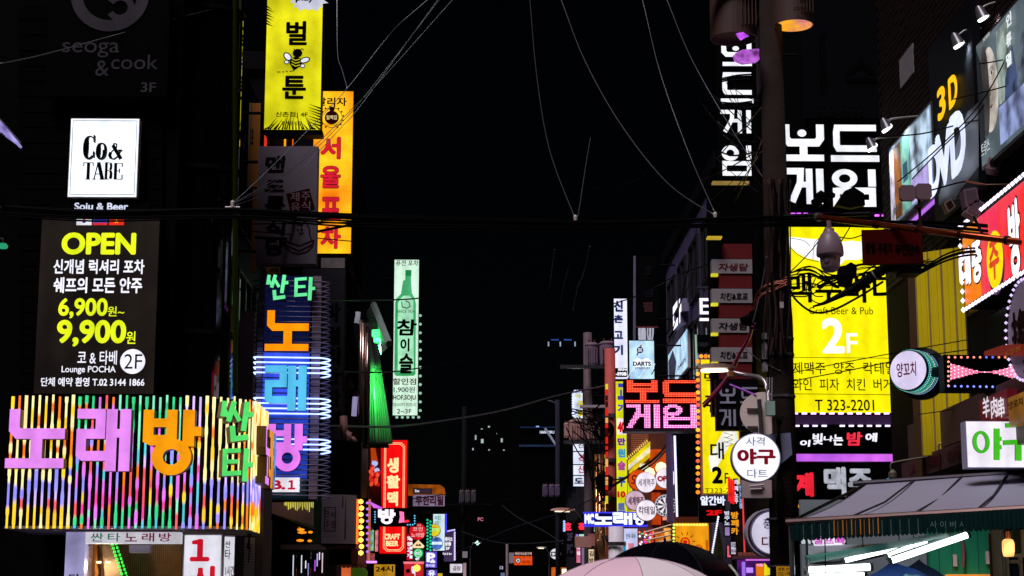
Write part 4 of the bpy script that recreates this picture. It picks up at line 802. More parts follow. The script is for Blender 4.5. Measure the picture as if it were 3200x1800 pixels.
F, r = small('wall_sign', 'red edged sign panel with a glowing yellow globe lamp', 49, 1261, 1755, 1325, 1830, E('#c82430', .9, .2), [('맥', 1286, 1768, 1298, 1800, wht, .05)])
MB().lathe(at(1303, 1775, 48.8), [(0, -.1), (.08, -.06), (.1, 0), (.08, .06), (0, .1)], 14).build('globe_lamp', E('#ffc850', 2), r, smooth=True); MB().rect(F, *rect_uv(F, 1261, 1755, 1325, 1762), .03, .008).build('top_bar', E('#ff8090', 1), r)
MB().ring(F, F.uv(1275, 1784), F.m(1275, 1784, 7), 0, .014, .008, n=14).build('portrait_disc', D('#3a2020'), r)
small('wall_sign', 'yellow triangle tip near the globe lamp', 50, 1366, 1790, 1384, 1840, E('#e8c020', .9), [])
r = thing('violet_shop_edge', 'violet lit shop edge between the warm bulbs and the red sign', 'shopfront', at(1150, 1755, 40))
F = FY(40); bulbs(F, r, [(1148, 1572 + i * 19) for i in range(9)], .03, E('#b070ff', 1.6), name='light_dot')
MB().rect(F, *rect_uv(F, 1143, 1753, 1178, 1760), .06, 0).build('light_tube', E('#d890ff', 1.5), r); MB().rect(F, *rect_uv(F, 1150, 1560, 1157, 1752), -.02, -.1).build('frame_post', E('#e07858', .8), r)
MB().rect(F, *rect_uv(F, 1145, 1729, 1170, 1752), -.04, -.12).build('corrugated_panel', E('#c05a68', .6, .4, 30), r)
mb = MB(); P_ = [at(1150, 1564, 40), at(1194, 1586, 40), at(1194, 1590, 40), at(1166, 1586, 40)]; mb.prism(P_, [p + Vector((0, .1, 0)) for p in P_]).build('slanted_tube', E('#d060e8', 1.2), r)
F = FY(41)
for x0_, h in ((1158, '#6cc098'), (1163, '#80d8a8'), (1172, '#f09090'), (1177, '#e06878')):
    MB().rect(F, *rect_uv(F, x0_, 1655 + (x0_ % 7), x0_ + 4, 1727 - (x0_ % 5) * 2), 0, -.1).build('narrow_letter', E(h, .9, .3, 8), r)
r = thing('red_flower_lights', 'tangle of red and blue lights between the black sign back and the tall red sign', 'lights', at(1165, 1520, 42))
random.seed(3)
for i in range(26):
    xx, yy = 1158 + random.random() * 26, 1445 + random.random() * 70; c_ = random.choice(['#e02818', '#c01818', '#ff5030', '#b01420']) if not (1440 < yy < 1475 and xx > 1166) else '#b8c8ff'
    p = at(xx, yy, 42 + random.random() * .3); MB().lathe(p, [(0, -.06), (.045, -.02), (.05, .02), (0, .07)], 6, ax=(random.uniform(-1, 1), 0, 1)).build('light_petal', E(c_, 1.0), r)
P_ = [at(1156, 1386, 42.5), at(1190, 1380, 42.5), at(1192, 1590, 42.5), at(1154, 1590, 42.5)]; MB().prism(P_, [p + Vector((0, .05, 0)) for p in P_]).build('orange_panel', D('#8a3410', .5, 0, .5, 3), r)
P_ = [at(1158, 1390, 42.4), at(1170, 1384, 42.4), at(1182, 1450, 42.4), at(1160, 1440, 42.4)]; MB().prism(P_, [p + Vector((0, .03, 0)) for p in P_]).build('orange_tube', E('#e05010', .7), r)
# pink tinted crumpled pipes by the tower foot
r = thing('duct', 'pink tinted duct elbows at the foot of the green facade', 'duct', at(1085, 1385, 29))
for a, b, rr in (((1073, 1300), (1078, 1372), .06), ((1080, 1350), (1100, 1378), .05), ((1092, 1350), (1088, 1384), .045), ((1066, 1330), (1090, 1388), .03), ((1100, 1368), (1112, 1382), .04)): MB().tube([at(*a, 29.2), at(*b, 29.2)], rr, 8).build('elbow', D('#c89088', .5), r, smooth=True)
# ================================================================ CENTRE: end of the street
def lamp_head(parent, p, w, heading, mat_lens, house):
    """a flat cobra head lamp: p = lens centre, heading = direction to the tip"""
    d = Vector(heading).normalized(); s_ = Vector((-d.y, d.x, 0)); mb = MB(); n = 8; rows = []
    for i in range(n + 1):
        t = -1 + 2 * i / n; ww = w * .36 * math.sqrt(max(.02, 1 - t * t)); hh = w * .22 * math.sqrt(max(.02, 1 - t * t)); c_ = p + d * (t * w)
        rows.append([c_ - s_ * ww, c_ - s_ * ww * .6 + Vector((0, 0, hh)), c_ + s_ * ww * .6 + Vector((0, 0, hh)), c_ + s_ * ww])
    for a, b in zip(rows, rows[1:]):
        for k in range(3): mb.add([a[k], b[k], b[k + 1], a[k + 1]], [(0, 1, 2, 3)])
        mb.add([a[3], b[3], b[0], a[0]], [(0, 1, 2, 3)])
    mb.build('lamp_housing', house, parent, smooth=True)
    MB().ring(Frame((0, 0, 0), (1, 0, 0)), (0, 0), .01, 0, 0, -.001, n=3) if False else None
    m2 = MB(); L = [p + d * (w * .62 * cos(t)) + s_ * (w * .26 * sin(t)) - Vector((0, 0, .012)) for t in [2 * pi * i / 16 for i in range(16)]]
    m2.prism([q - Vector((0, 0, .03)) for q in L], L).build('lens', mat_lens, parent)
def street_lamp(label, px, py, Y, w, arm, pole_x, lens, house, side):
    p = at(px, py, Y); r = thing('street_lamp', label, 'street lamp', (at(pole_x, py, Y).x, Y, 0))
    q = at(pole_x, py + arm, Y)
    lamp_head(r, p, w, (-side, -.35, 0), lens, house)
    MB().tube(smooth_pts([p + Vector((side * w * .9, .1, .06)), p.lerp(q, .6) + Vector((0, 0, .10)), q + Vector((0, 0, -.25)), q + Vector((0, 0, -.8))], 5), .03, 6).build('arm', STEEL, r, smooth=True)
    if r and side: MB().tube([q + Vector((0, 0, -.8)), (q.x, q.y, 0)], .05, 8).build('pole', D('#4a4850', .5, .4), r)
    return r
r = street_lamp('distant lamp glowing like a star low over the street end', 1492, 1697, 118, .26, 8, 1470, E('#d8fff0', 2.5), PALE, -1)
for px, py, Y in ((1492, 1697, 117.5),): MB().lathe(at(px, py, Y), [(0, -.16), (.16, 0), (0, .16)], 8).build('glow_bulb', E('#c8f8e8', 2), r)
r = street_lamp('distant warm lamp near the round boxed sign', 1691, 1712, 105, .3, 8, 1716, E('#ffe0c0', 2.4), PALE, 1)
r = street_lamp('pinkish hooded lamp left of the blue white rooftop letters', 1757, 1596, 62, .45, 14, 1822, E('#ffe8d0', 1.6), D('#c08a78', .5), 1)
F = FY(100); r = disc_sign('disc_sign', 'white round sign with black boxed letters over the street end', F, 1736, 1731, 17, E('#e6e6f2', 1.0), .15); MB().rect(F, *rect_uv(F, 1722, 1724, 1750, 1739), .012, .008).build('letter_box', INK, r); text(F, r, '영다방', 1725, 1727, 1748, 1736, wht, .03, off=.018)
F = FY(92); r = thing('road_sign', 'orange overhead speed sign on a white post at the street end', 'sign', F.P(F.uv(1585, 1750)[0], 0))
MB().tube([F.P(F.uv(1585, 1700)[0], 0, 0), F.P(F.uv(1585, 1700)[0], F.uv(1585, 1698)[1], 0)], .07, 8).build('post', D('#b8a8a8', .5), r)
MB().rect(F, *rect_uv(F, 1607, 1738, 1663, 1766), .05, 0).build('orange_board', E('#e84a0c', .95, .06), r); MB().rect(F, *rect_uv(F, 1607, 1724, 1663, 1737), .05, 0).build('upper_board', E('#3c1c10', .7), r)
text(F, r, '어린이보호구역', 1609, 1726, 1661, 1735, E('#e8c8c0', .9), .02, off=.06)
u, v = F.uv(1619, 1752); k = F.m(1619, 1752, 1); MB().ring(F, (u, v), 8.5 * k, 0, .055, .05, n=20).build('speed_disc', E('#e8e0e0', 1), r); MB().ring(F, (u, v), 8.5 * k, 6.4 * k, .06, .05, n=20).build('speed_ring', D('#301020'), r); text(F, r, '30', 1615, 1749, 1623, 1756, INK, .05, off=.062)
text(F, r, '여기부터 속도를 줄이시오', 1630, 1745, 1660, 1750, E('#ff8060', .8), .01, off=.056); text(F, r, '속도 제한', 1632, 1753, 1656, 1760, D('#a01808'), .02, off=.056)
MB().rect(F, *rect_uv(F, 1591, 1727, 1606, 1760), .02, -.2).build('camera_box', D('#c4bcc8', .5), r)
small('wall_sign', 'tiny white numeral sign low at the street end', 110, 1561, 1768, 1573, 1780, D('#08080a'), [('13', 1562, 1769, 1572, 1779, E('#c8c8e0', 1), .02)])
small('street_cabinet', 'small pale cabinet box at the foot of the orange sign post', 92, 1564, 1789, 1578, 1815, E('#7880a8', .7), [], cat='cabinet')
# far tower with lit windows
r = thing('distant_tower', 'far dark apartment tower with a few bright shards of lit windows', 'building', at(1530, 1700, 170))
a, b = at(1455, 1300, 170), at(1610, 1600, 170); MB().box(a.x, 170, 0, b.x, 185, a.z).build('wall', D('#06070a', .9), r)
F = FY(169.9)
for x0_, y0_, x1_, y1_ in ((1484, 1360, 1489, 1374), (1503, 1372, 1511, 1385), (1565, 1370, 1571, 1382), (1525, 1331, 1531, 1336), (1503, 1339, 1508, 1342), (1476, 1400, 1480, 1407), (1526, 1404, 1531, 1408), (1572, 1405, 1577, 1408), (1551, 1354, 1553, 1356), (1623, 1373, 1626, 1375)):
    MB().rect(F, *rect_uv(F, x0_, y0_, x1_, y1_), .02, 0).build('lit_window', E('#cfe4e4', .6), r)
small('distant_sign', 'small red lit sign glowing alone in the dark of the street end', 120, 1491, 1614, 1512, 1630, D('#1c0a0c'), [('PC', 1493, 1617, 1510, 1628, E('#d88090', .8), .03)])
r = thing('distant_rooftop', 'dark rooftop with two faint blue light bands and small lit letters', 'building', at(1690, 1600, 130))
a, b = at(1622, 1330, 130), at(1752, 1600, 130); MB().box(a.x, 130, 0, b.x, 140, a.z).build('wall', D('#050608', .9), r)
F = FY(129.9); MB().rect(F, *rect_uv(F, 1625, 1334, 1740, 1337), .1, 0).build('light_band', E('#1c3058', .7), r); MB().rect(F, *rect_uv(F, 1622, 1390, 1745, 1396), .1, 0).build('light_band', E('#223050', .7), r)
MB().rect(F, *rect_uv(F, 1675, 1332, 1684, 1335), .2, .1).build('lamp', E('#a0b8ff', 1.3), r); text(F, r, 'HANTORU', 1687, 1346, 1732, 1355, E('#dfe8ff', 1.1), .03)
MB().tube([at(1703, 1338, 128), at(1742, 1398, 128)], .08, 5).build('handrail', E('#8a90a8', .7), r)
r = sign('rooftop_lights', 'three tiny lamps under a thin dark gantry', FY(75), 1700, 1060, 1815, 1068, D('#0c0e16'), .3, cat='gantry')
for xx in (1712, 1749, 1795): MB().rect(FY(75), *rect_uv(FY(75), xx, 1068, xx + 4, 1082), .02, -.02).build('lamp', E('#aab8d8', .8), r)
for xx in (1722, 1762): MB().rect(FY(75), *rect_uv(FY(75), xx, 1060, xx + 24, 1064), .02, .008).build('blue_bar', E('#2a50a0', .9), r)
# dark trees and poles in the haze of the centre
pale = D('#b8a8a4', .45, 0, .2)
def can(parent, px, y0, y1, w, Y, mat=pale):
    """a pole transformer: a tapered round can with a lid, bushings and fins"""
    a, b = at(px, y1, Y), at(px, y0, Y); R_ = FY(Y).m(px, y0, w / 2); h = b.z - a.z
    o = MB().lathe(a, [(0, 0), (R_ * .9, 0), (R_ * .94, h * .05), (R_ * .94, h * .86), (R_, h * .88), (R_, h * .93), (R_ * .7, h), (0, h * 1.02)], 20).build('transformer', mat, parent, smooth=False)
    for s_ in (-1, 1): MB().tube([a + Vector((s_ * R_ * .4, 0, h)), a + Vector((s_ * R_ * .4, 0, h * 1.14))], .025, 6).build('bushing', D('#5a4038'), o)
    mb = MB()
    for k in range(-2, 3): mb.box(a.x + k * R_ * .32 - .012, a.y - R_ * 1.05, a.z + h * .12, a.x + k * R_ * .32 + .012, a.y - R_ * .8, a.z + h * .78)
    mb.build('fin', mat, o); return o
def pole(label, px, Y, r_, top, mat=CONC, bot=None):
    p = at(px, 1300, Y); r = thing('utility_pole', label, 'utility pole', (p.x, Y, 0)); MB().tube([(p.x, Y, 0), (p.x, Y, top)], [r_, r_ * .8], 20).build('shaft', mat, r, smooth=True); return r, p.x
r, X_ = pole('thin dim pole carrying two pale cans in the middle of the dark', 1451, 78, .13, at(1451, 1270, 78).z, D('#15151a', .7))
for dx in (-18, 0, 19): can(r, 1461 + dx, 1533, 1572, 18, 77.6, D('#5a545e', .6))
MB().box(X_ - .9, 77.5, at(1451, 1576, 78).z - .06, X_ + 1.2, 77.7, at(1451, 1576, 78).z).build('crossarm', D('#18181c'), r)
MB().rect(FY(77.8), *rect_uv(FY(77.8), 1445, 1723, 1461, 1743), .05, 0).build('meter_box', D('#c8c0c8'), r)
r, X_ = pole('dim pole with a violet tinted transformer near the far lamps', 1742, 88, .14, at(1742, 1250, 88).z, D('#2c2c38', .7))
for dx in (-18, 2, 20): can(r, 1722 + dx, 1515, 1552, 19, 87.6, D('#6e5c80', .6))
MB().tube(smooth_pts([at(1742, 1560, 88), at(1742, 1300, 88), at(1735, 1262, 88), at(1712, 1253, 88)], 5), .06, 6).build('gooseneck', D('#3a3c48'), r)
r, X_ = pole('slender pole with pale pink transformers left of the red pole', 1838, 56, .17, at(1838, 1040, 56).z, D('#66545a', .7))
for px, y0, y1, w_ in ((1850, 1072, 1146, 44), (1900, 1068, 1142, 58), (1940, 1072, 1140, 30)): can(r, px, y0, y1, w_, 55.5, D('#8a7488', .55))
for px, y0, y1, w_ in ((1802, 1312, 1376, 50), (1856, 1306, 1373, 48), (1770, 1322, 1368, 16)): can(r, px, y0, y1, w_, 55.5, D('#c49a94', .55))
MB().box(X_ - .9, 55.3, at(1838, 1150, 56).z - .1, X_ + 1.2, 55.5, at(1838, 1150, 56).z).build('crossarm', STEEL, r); MB().box(X_ - .8, 55.3, at(1838, 1383, 56).z - .1, X_ + .5, 55.5, at(1838, 1383, 56).z).build('crossarm', STEEL, r)
MB().box(X_ - .3, 55, at(1845, 1285, 56).z, X_ + .5, 55.3, at(1845, 1277, 56).z).build('switch_bar', PALE, r)
text(FY(55.1), r, '100', 1908, 1116, 1930, 1130, D('#4a4050'), .0, off=.02)
r, X_ = pole('concrete pole tinted red as if lit, beside the slim yellow sign', 1908, 46, .17, at(1908, 1090, 46).z, D('#c05048', .7, 0, .2))  # red light put into the concrete colour
for y in (1300, 1440, 1560, 1680): MB().lathe((X_, 46, at(1908, y, 46).z), [(.16, -.05), (.2, -.05), (.2, .05), (.16, .05)], 16).build('clamp_band', STEEL, r)
MB().box(X_ - .95, 45.6, at(1850, 1712, 46).z, X_ - .55, 45.9, at(1850, 1678, 46).z).build('meter_box', D('#d09088', .6), r)
r, Xq = pole('thick pole tinted pale lavender below the white blue edged letters', 1921, 39.5, .2, at(1921, 1646, 39.5).z, D('#ece0f6', .6))  # lavender light put into the base colour of this pole
MB().lathe((Xq, 39.5, at(1921, 1700, 39.5).z), [(.2, -.04), (.22, -.04), (.22, .04), (.2, .04)], 16).build('clamp_band', STEEL, r)
r = thing('pipe_bundle', 'bundle of brass coloured pipes with a box beside the thick red lit pole', 'pipes', (at(1880, 1800, 47).x, 47, 0))
for x0_, rr, m_ in ((1866, .06, D('#c88a50', .25, .8)), (1876, .05, D('#e0b088', .25, .8)), (1886, .045, D('#6a3c28', .3, .8)), (1893, .03, D('#d8c020', .3, .6))): MB().tube([(at(x0_, 1800, 47).x, 47, 0), at(x0_ - 2, 1420, 47)], rr, 8).build('pipe', m_, r, smooth=True)
MB().rect(FY(46.7), *rect_uv(FY(46.7), 1838, 1668, 1859, 1706), 0, -.15).build('junction_box', D('#c07c78', .6), r)
for i in range(4): MB().tube(smooth_pts([at(1868 + 6 * i, 1640 + 10 * i, 46.7), at(1880 - 4 * i, 1690, 46.6), at(1890 - 5 * i, 1740, 46.7), at(1874 + 5 * i, 1790, 46.7)], 4), .02, 5).build('loose_cable', D('#b08060', .4, .4), r)
# ================================================================ RIGHT FAR SIGNS
blu = E('#2a3cc0', .8)
F, r = small('projecting_sign', 'slim yellow and white sign with a dotted light edge at the street end', 60, 1793, 1226, 1822, 1308, E('#d8e4f4', 1.0, .2, 3), [('야', 1797, 1232, 1816, 1244, E('#d8c818', 1), .06), ('구', 1805, 1252, 1822, 1272, E('#d8c818', 1), .1), ('장', 1805, 1280, 1822, 1302, E('#d8c818', 1), .12)], wall=4.4)
bulbs(F, r, [(1791, 1228 + i * 8) for i in range(10)] + [(1797 + i * 8, 1223) for i in range(3)], .05, E('#c8d0ff', 1.6), name='light_dot')
F, r = small('projecting_sign', 'slim white sign in four lit panels with red and blue letters', 60, 1790, 1380, 1834, 1521, E('#dfe6fa', 1.1, .08), [('진', 1806, 1384, 1824, 1400, navy, .02), ('격', 1808, 1418, 1824, 1448, E('#d02050', .8), .03), ('산', 1806, 1455, 1828, 1478, E('#d02050', .8), .03), ('도', 1794, 1494, 1824, 1512, navy, .06)], wall=4.4)
for y in (1411, 1452, 1486): MB().rect(F, *rect_uv(F, 1790, y - 1.5, 1834, y + 1.5), .03, .008).build('divider', INK, r)
F, r = small('projecting_sign', 'white lit column sign with large blue letters cut by its neighbour', 48, 1918, 932, 1962, 1186, E('#e4e6ff', 1.1, .06), [], wall=4.6)
bl2 = D('#24408c', .5)
for t, a, b in (('신', 938, 975), ('촌', 984, 1010), ('고', 1034, 1060), ('기', 1078, 1110)): text(F, r, t, 1918, a, 1947, b, bl2, .06, off=.014)
small('number_sign', 'small white plate with black digits below the white lit column sign', 47.5, 1922, 1150, 1960, 1176, D('#0c0c10'), [('SRN', 1931, 1151, 1958, 1159, wht, .06), ('-593B', 1924, 1163, 1958, 1174, wht, .06)])
F, r = small('projecting_sign', 'tall unlit black sign with faint red letters above the pale blue screen', 44, 1990, 800, 2055, 1022, D('#0b090b', .6), [('정', 2012, 905, 2040, 930, D('#1c1c22'), .04), ('필', 2008, 943, 2040, 975, D('#4a1018'), .06), ('호', 2014, 830, 2038, 860, D('#1a1a20'), .04)], wall=4.9)
MB().rect(F, *rect_uv(F, 1988, 1020, 2057, 1025), .03, 0).build('bottom_rail', D('#6a1c1c'), r)
r = thing('hanging_banners', 'torn white strips hanging between the black sign and the pale blue screen', 'banner', at(2020, 1062, 44.2)); random.seed(5)
for i in range(6): x_ = 1998 + i * 8.5; MB().tube([at(x_ + random.uniform(-2, 2), 1025, 44.2), at(x_, 1042, 44.2), at(x_ + random.uniform(-3, 3), 1062, 44.2)], random.uniform(.015, .035), 4).build('strip', E('#c8c8dc', .75), r)
MB().tube([at(1984, 800, 46), at(1983, 1062, 46)], .04, 6).build('pole', D('#8a86a0', .4, .3), r)
lb = E('#bfe0ee', 1.1, .1, 3, tint='#8fb8e0')
def darts_face(F, r, cx, w):
    k = F.m(cx, 1100, 1); u, v = F.uv(cx, 1094)
    MB().ring(F, (u, v), 10 * k * w, 0, .014, .008).build('emblem_disc', D('#3a2c80', .4), r)
    mb = MB(); [mb.ring(F, (u + sx * 3 * k * w, v + sy * 3 * k), 2.4 * k * w, 0, .018, .015, n=8) for sx in (-1, 1) for sy in (-1, 1)]; mb.build('emblem', wht, r)
    mb = MB()
    for i in range(7): mb.stroke(F, [F.uv(cx - 38 * w + i * 12 * w, 1180 - (i % 3) * 18), F.uv(cx - 8 * w + i * 9 * w, 1120 + (i % 4) * 8)], .012, .012 + .0003 * i, .008)
    mb.build('streaks', E('#e8f8ff', 1.2), r); mb = MB(); mb.stroke(F, [F.uv(cx - 10 * w, 1111), F.uv(cx + 4 * w, 1078)], .03, .0135, .008); mb.build('dart', D('#b02838', .4), r)
F, r = small('screen_sign', 'pale blue lit panel with a round dart emblem above the red dot matrix sign', 42, 1965, 1063, 2046, 1188, lb, [('DARTS', 1978, 1130, 2034, 1144, navy, .05), ('STADIUM', 1984, 1148, 2030, 1154, D('#c02050'), .02)], wall=4.9)
darts_face(F, r, 2000, 1)
MB().poly(F, [F.uv(*p) for p in ((1982, 1126), (1992, 1118), (2006, 1124), (2020, 1118), (2034, 1126), (2036, 1146), (1978, 1146))], .0125, .008).build('crown_shape', E('#f4faff', 1.15), r)
F = Frame((4.88, 0, 0), (0, -1, 0))
u0, v0, u1, v1 = rect_uv(FR(4.84), 2096, 1064, 2158, 1186); F = FR(4.84)
r = thing('screen_sign', 'angled pale blue panel on the violet wall with a dark blue wedge', 'sign', F.P(u0, v0))
MB().rect(F, u0, v0, u1, v1, .06, -.0).build('cabinet', PALE, r); MB().rect(F, u0 + .03, v0 + .03, u1 - .03, v1 - .03, .068, .062).build('face_panel', lb, r)
P_ = [F.uv(*p) for p in ((2100, 1185), (2098, 1130), (2112, 1094), (2122, 1130), (2118, 1185))]; MB().poly(F, P_, .075, .07).build('wedge', D('#1c3c70', .4), r); text(F, r, 'DARTS', 2128, 1130, 2154, 1144, D('#a03060'), .04, off=.08)
# white slanted letters on the violet wall
F = FR(4.86); r = thing('channel_letters', 'two white lit block letters standing on the violet wall', 'sign', F.P(*F.uv(2150, 1020)))
we = [E('#f6f2ff', 1.35, .03), D('#8a84a8')]
cut_letter(F, r, '다', 2135, 946, 2164, 1022, we, .25, .08); F = FY(35.9); cut_letter(F, r, '트', 2182, 938, 2238, 1010, we, .25, .08)
MB().rect(F, *rect_uv(F, 2176, 900, 2248, 905), .2, 0).build('top_rail', D('#3c3850'), r); MB().rect(FR(4.88), *rect_uv(FR(4.88), 2128, 1030, 2176, 1034), .1, 0).build('lower_rail', D('#3c3850'), r)
# vertical seams of the violet wall
r = thing('panelled_wall', 'tall cladding panels of the slanted wall, painted with violet light', 'cladding', (4.8, 45, 3)); F = FR(4.9)
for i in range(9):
    a = -45.8 + i * 1.05; MB().rect(F, a, 6.0, a + .98, 10.6, .015 + .006 * (i % 2), .002).build('panel', D('#544c74', .6, 0, .25, 2), r)  # panels tinted violet in place of the violet light on them
small('wall_sign', 'black strip with faint grey capitals and orange bulbs under the white slanted letters', 35.6, 2172, 1046, 2236, 1100, D('#0b0a0d'), [('STARRUM', 2177, 1070, 2212, 1084, D('#3a3a44'), .02)])
r = thing('tube_light', 'thin green white vertical tube at the corner of the violet block', 'light', at(2174, 1170, 35.4)); MB().tube([at(2174, 1046, 35.4), at(2178, 1175, 35.4)], .02, 6).build('tube', E('#b0d8c0', .7), r)
# stacked white and red panels
YS = 30.6; F = FY(YS)
r = thing('projecting_sign', 'stack of alternating white and dark red panels with brush letters', 'sign', F.P(F.uv(2290, 1190)[0], F.uv(2290, 1190)[1]))
wp, rp = D('#9c969a', .5, 0, .1), D('#6a0c10', .5, 0, .15)
tx = [('자생담', '자생담'), ('치킨&호프', ''), ('자생담', ''), ('치킨&호프', '')]
for i, (y0, y1, z1) in enumerate(((811, 855, 902), (903, 947, 994), (996, 1040, 1087), (1086, 1131, 1190))):
    MB().rect(F, *rect_uv(F, 2224, y0, 2350, y1), .02, -.18).build('white_panel', wp, r); MB().rect(F, *rect_uv(F, 2247, y1 + 1, 2350, z1 - 1), .0, -.18).build('red_panel', rp, r)
    text(F, r, ('자생담', '치킨&호프')[i % 2], 2243 + (6 if i % 2 else 0), y0 + 12, 2335, y1 - 9, D('#6a1014') if i == 0 else D('#1c1618'), .02, off=.026, shear=.12)
    MB().rect(F, *rect_uv(F, 2222, y1 + 1, 2243, y1 + 9), .05, -.05).build('lamp', E('#d8d030', 1.1), r)
MB().rect(F, *rect_uv(F, 2262, 762, 2350, 809), .0, -.18).build('red_panel', rp, r)
MB().rect(F, *rect_uv(F, 2207, 745, 2252, 750), .2, 0).build('lamp', E('#c8a830', .9), r)
MB().rect(FY(YS + .2), *rect_uv(FY(YS + .2), 2218, 560, 2358, 1300), 0, -.2).build('mast_panel', BLK, r)
# red and white dot matrix sign
F = FY(34); r = sign('dot_matrix_sign', 'red and magenta dot matrix sign with four block letters', F, 1951, 1184, 2180, 1342, D('#140308', .4), .28, D('#1c0a10'), .02, wall=4.95)
def dots(F, r, rows, x0, y0, x1, y1, nx, ny, glow, core, nm):
    g, c_ = MB(), MB(); A = F.uv(x0, y0); B = F.uv(x1, y1); dx = (B[0] - A[0]) / nx; dy = (A[1] - B[1]) / ny
    for j in range(ny):
        for i in range(nx):
            f = (i + .5) / nx; ch = rows[0] if f < .485 else rows[1]; ff = (f / .485) if f < .485 else (f - .515) / .485
            if .485 < f < .515 or not lit_at(ch, ff, 1 - (j + .5) / ny): continue
            u = A[0] + (i + .5) * dx; v = A[1] - (j + .5) * dy
            g.rect(F, u - dx * .5, v - dy * .5, u + dx * .5, v + dy * .5, .012, .011); c_.ring(F, (u, v), dx * .27, 0, .02, .018, n=6)
    g.build('lit_cell', glow, r, kind='stuff'); c_.build('led_dot', core, r, kind='stuff')
dots(F, r, '봏드', 1953, 1188, 2178, 1260, 44, 15, E('#f01420', 1.0), E('#ff8c50', 1.6), 'r'); dots(F, r, '게임', 1957, 1264, 2178, 1338, 44, 15, E('#e838b4', 1.1), E('#ffe8ff', 2.0), 'm')
q = rect_uv(F, 1953, 1186, 2178, 1261)
MB().rect(F, *rect_uv(F, 1949, 1342, 2182, 1350), .1, -.3).build('bottom_rail', D('#3a3440', .4, .5), r)
# colourful slim yellow sign + red strip
F, r = small('projecting_sign', 'slim yellow sign crowded with violet, blue and red letters', 44.5, 1924, 1190, 1960, 1612, E('#d8dc14', 1.05, .1, 3), [], wall=4.9)
for t, a, b, h in (('고', 1198, 1250, '#4048c8'), ('기', 1262, 1290, '#6058d0'), ('40', 1318, 1352, '#e01818'), ('만', 1368, 1392, '#8018b0'), ('원', 1402, 1430, '#40a8d8'), ('술', 1440, 1470, '#c050a0'), ('구', 1490, 1522, '#4068c8'), ('10', 1535, 1555, '#e01818'), ('트', 1572, 1602, '#6070c8')): text(F, r, t, 1929, a, 1955, b, E(h, .8), .07, off=.014)
MB().rect(F, *rect_uv(F, 1928, 1308, 1958, 1358), .012, .008).build('white_band', E('#f0e0ec', 1.05), r)
r = thing('led_strip', 'vertical strip of red and yellow lights left of the red lit pole', 'lights', at(1896, 1620, 44.3)); random.seed(9)
y = 1200
while y < 1600:
    h = random.uniform(8, 26); MB().rect(FY(44.3), *rect_uv(FY(44.3), 1892, y, 1900, min(1600, y + h)), .02, -.02).build('strip_segment', E(random.choice(['#e82010', '#e82010', '#f0d020', '#ffb060', '#3a0804']), 1.0), r); y += h + random.uniform(2, 8)
# blue white cut out letters
F = FY(43); r = thing('rooftop_sign', 'row of white blue edged cut out letters across the street over the poles', 'sign', F.P(*F.uv(1920, 1650)))
MB().rect(F, *rect_uv(F, 1826, 1604, 2022, 1642), -.03, -.1).build('back_panel', D('#1a1850', .4), r)
bw = [E('#eef4ff', 1.4, .03), E('#4c5cf0', 1.2)]
def thick(ch, a, b, c_, d): cut_letter(F, r, ch, a, b, c_, d, bw, .1, -.02, wk=1.15)
text(F, r, 'MC', 1826, 1606, 1856, 1638, bw[0], .08, off=.1); MB().rect(F, *rect_uv(F, 1825, 1603, 1857, 1640), -.02, -.03).build('blue_edge', E('#3038d8', 1), r)
thick('노', 1857, 1606, 1911, 1639); thick('래', 1914, 1604, 1975, 1640); thick('방', 1979, 1604, 2016, 1642)
mb = MB(); mb.rect(F, *rect_uv(F, 1822, 1640, 2024, 1646), .02, -.08).rect(F, *rect_uv(F, 1822, 1600, 2024, 1604), .02, -.08).build('blue_tube', E('#3a3ae8', 1.2), r)
# round beer signs
F = FY(41)
def disc(label, cx, cy, rp, face, words, Y, edge=None):
    F = FY(Y); r = disc_sign('disc_sign', label, F, cx, cy, rp, face, .14, edge or PALE, rim=.012)
    for t, a, b, c_, d, m_, bo in words: text(F, r, t, a, b, c_, d, m_, bo, off=.014)
    return F, r
pk = E('#d8b4c8', .95, .1); pw = E('#efe4f2', 1.1, .04)
disc('orange round sign half hidden behind the white round beer sign', 1996, 1500, 33, E('#e2500c', .95), [('오', 1972, 1484, 1994, 1512, D('#7a1008'), .03)], 41.6, D('#a03808'))
disc('pinkish round sign behind the white round cocktail sign', 1985, 1564, 31, pk, [('세계맥주', 1962, 1552, 2012, 1578, mar, .03)], 41.5)
disc('white round sign with maroon letters, upper of the front pair', 2019, 1507, 33, pw, [('세계맥주', 1994, 1496, 2046, 1520, D('#5a4048'), .01)], 41)
disc('white round sign with red capitals beside two warm bulbs', 2081, 1494, 33, pw, [('OPU', 2054, 1487, 2098, 1505, E('#c01028', .6), .07), ('2F', 2080, 1513, 2092, 1521, D('#2a2a30'), .02)], 41.2)
disc('white round cocktail sign with maroon letters in front of the dartboard', 2020, 1595, 33, pw, [('칵테일', 1995, 1582, 2047, 1608, mar, .02)], 40.8)
F, r = disc('round dartboard sign with black and white wedges', 2080, 1580, 35, pw, [], 41.2)
u, v = F.uv(2080, 1580); k = F.m(2080, 1580, 1); MB().ring(F, (u, v), 32 * k, 26 * k, .012, .008, n=32).build('board_rim', D('#2a3038'), r)
for i in range(16):
    if i % 2: a0, a1 = pi * i / 8, pi * (i + 1) / 8; MB().poly(F, [(u, v), (u + 25 * k * cos(a0), v + 25 * k * sin(a0)), (u + 25 * k * cos(a1), v + 25 * k * sin(a1))], .014, .009).build('wedge', D('#8a6a80' if i % 4 == 1 else '#6a8a80'), r)
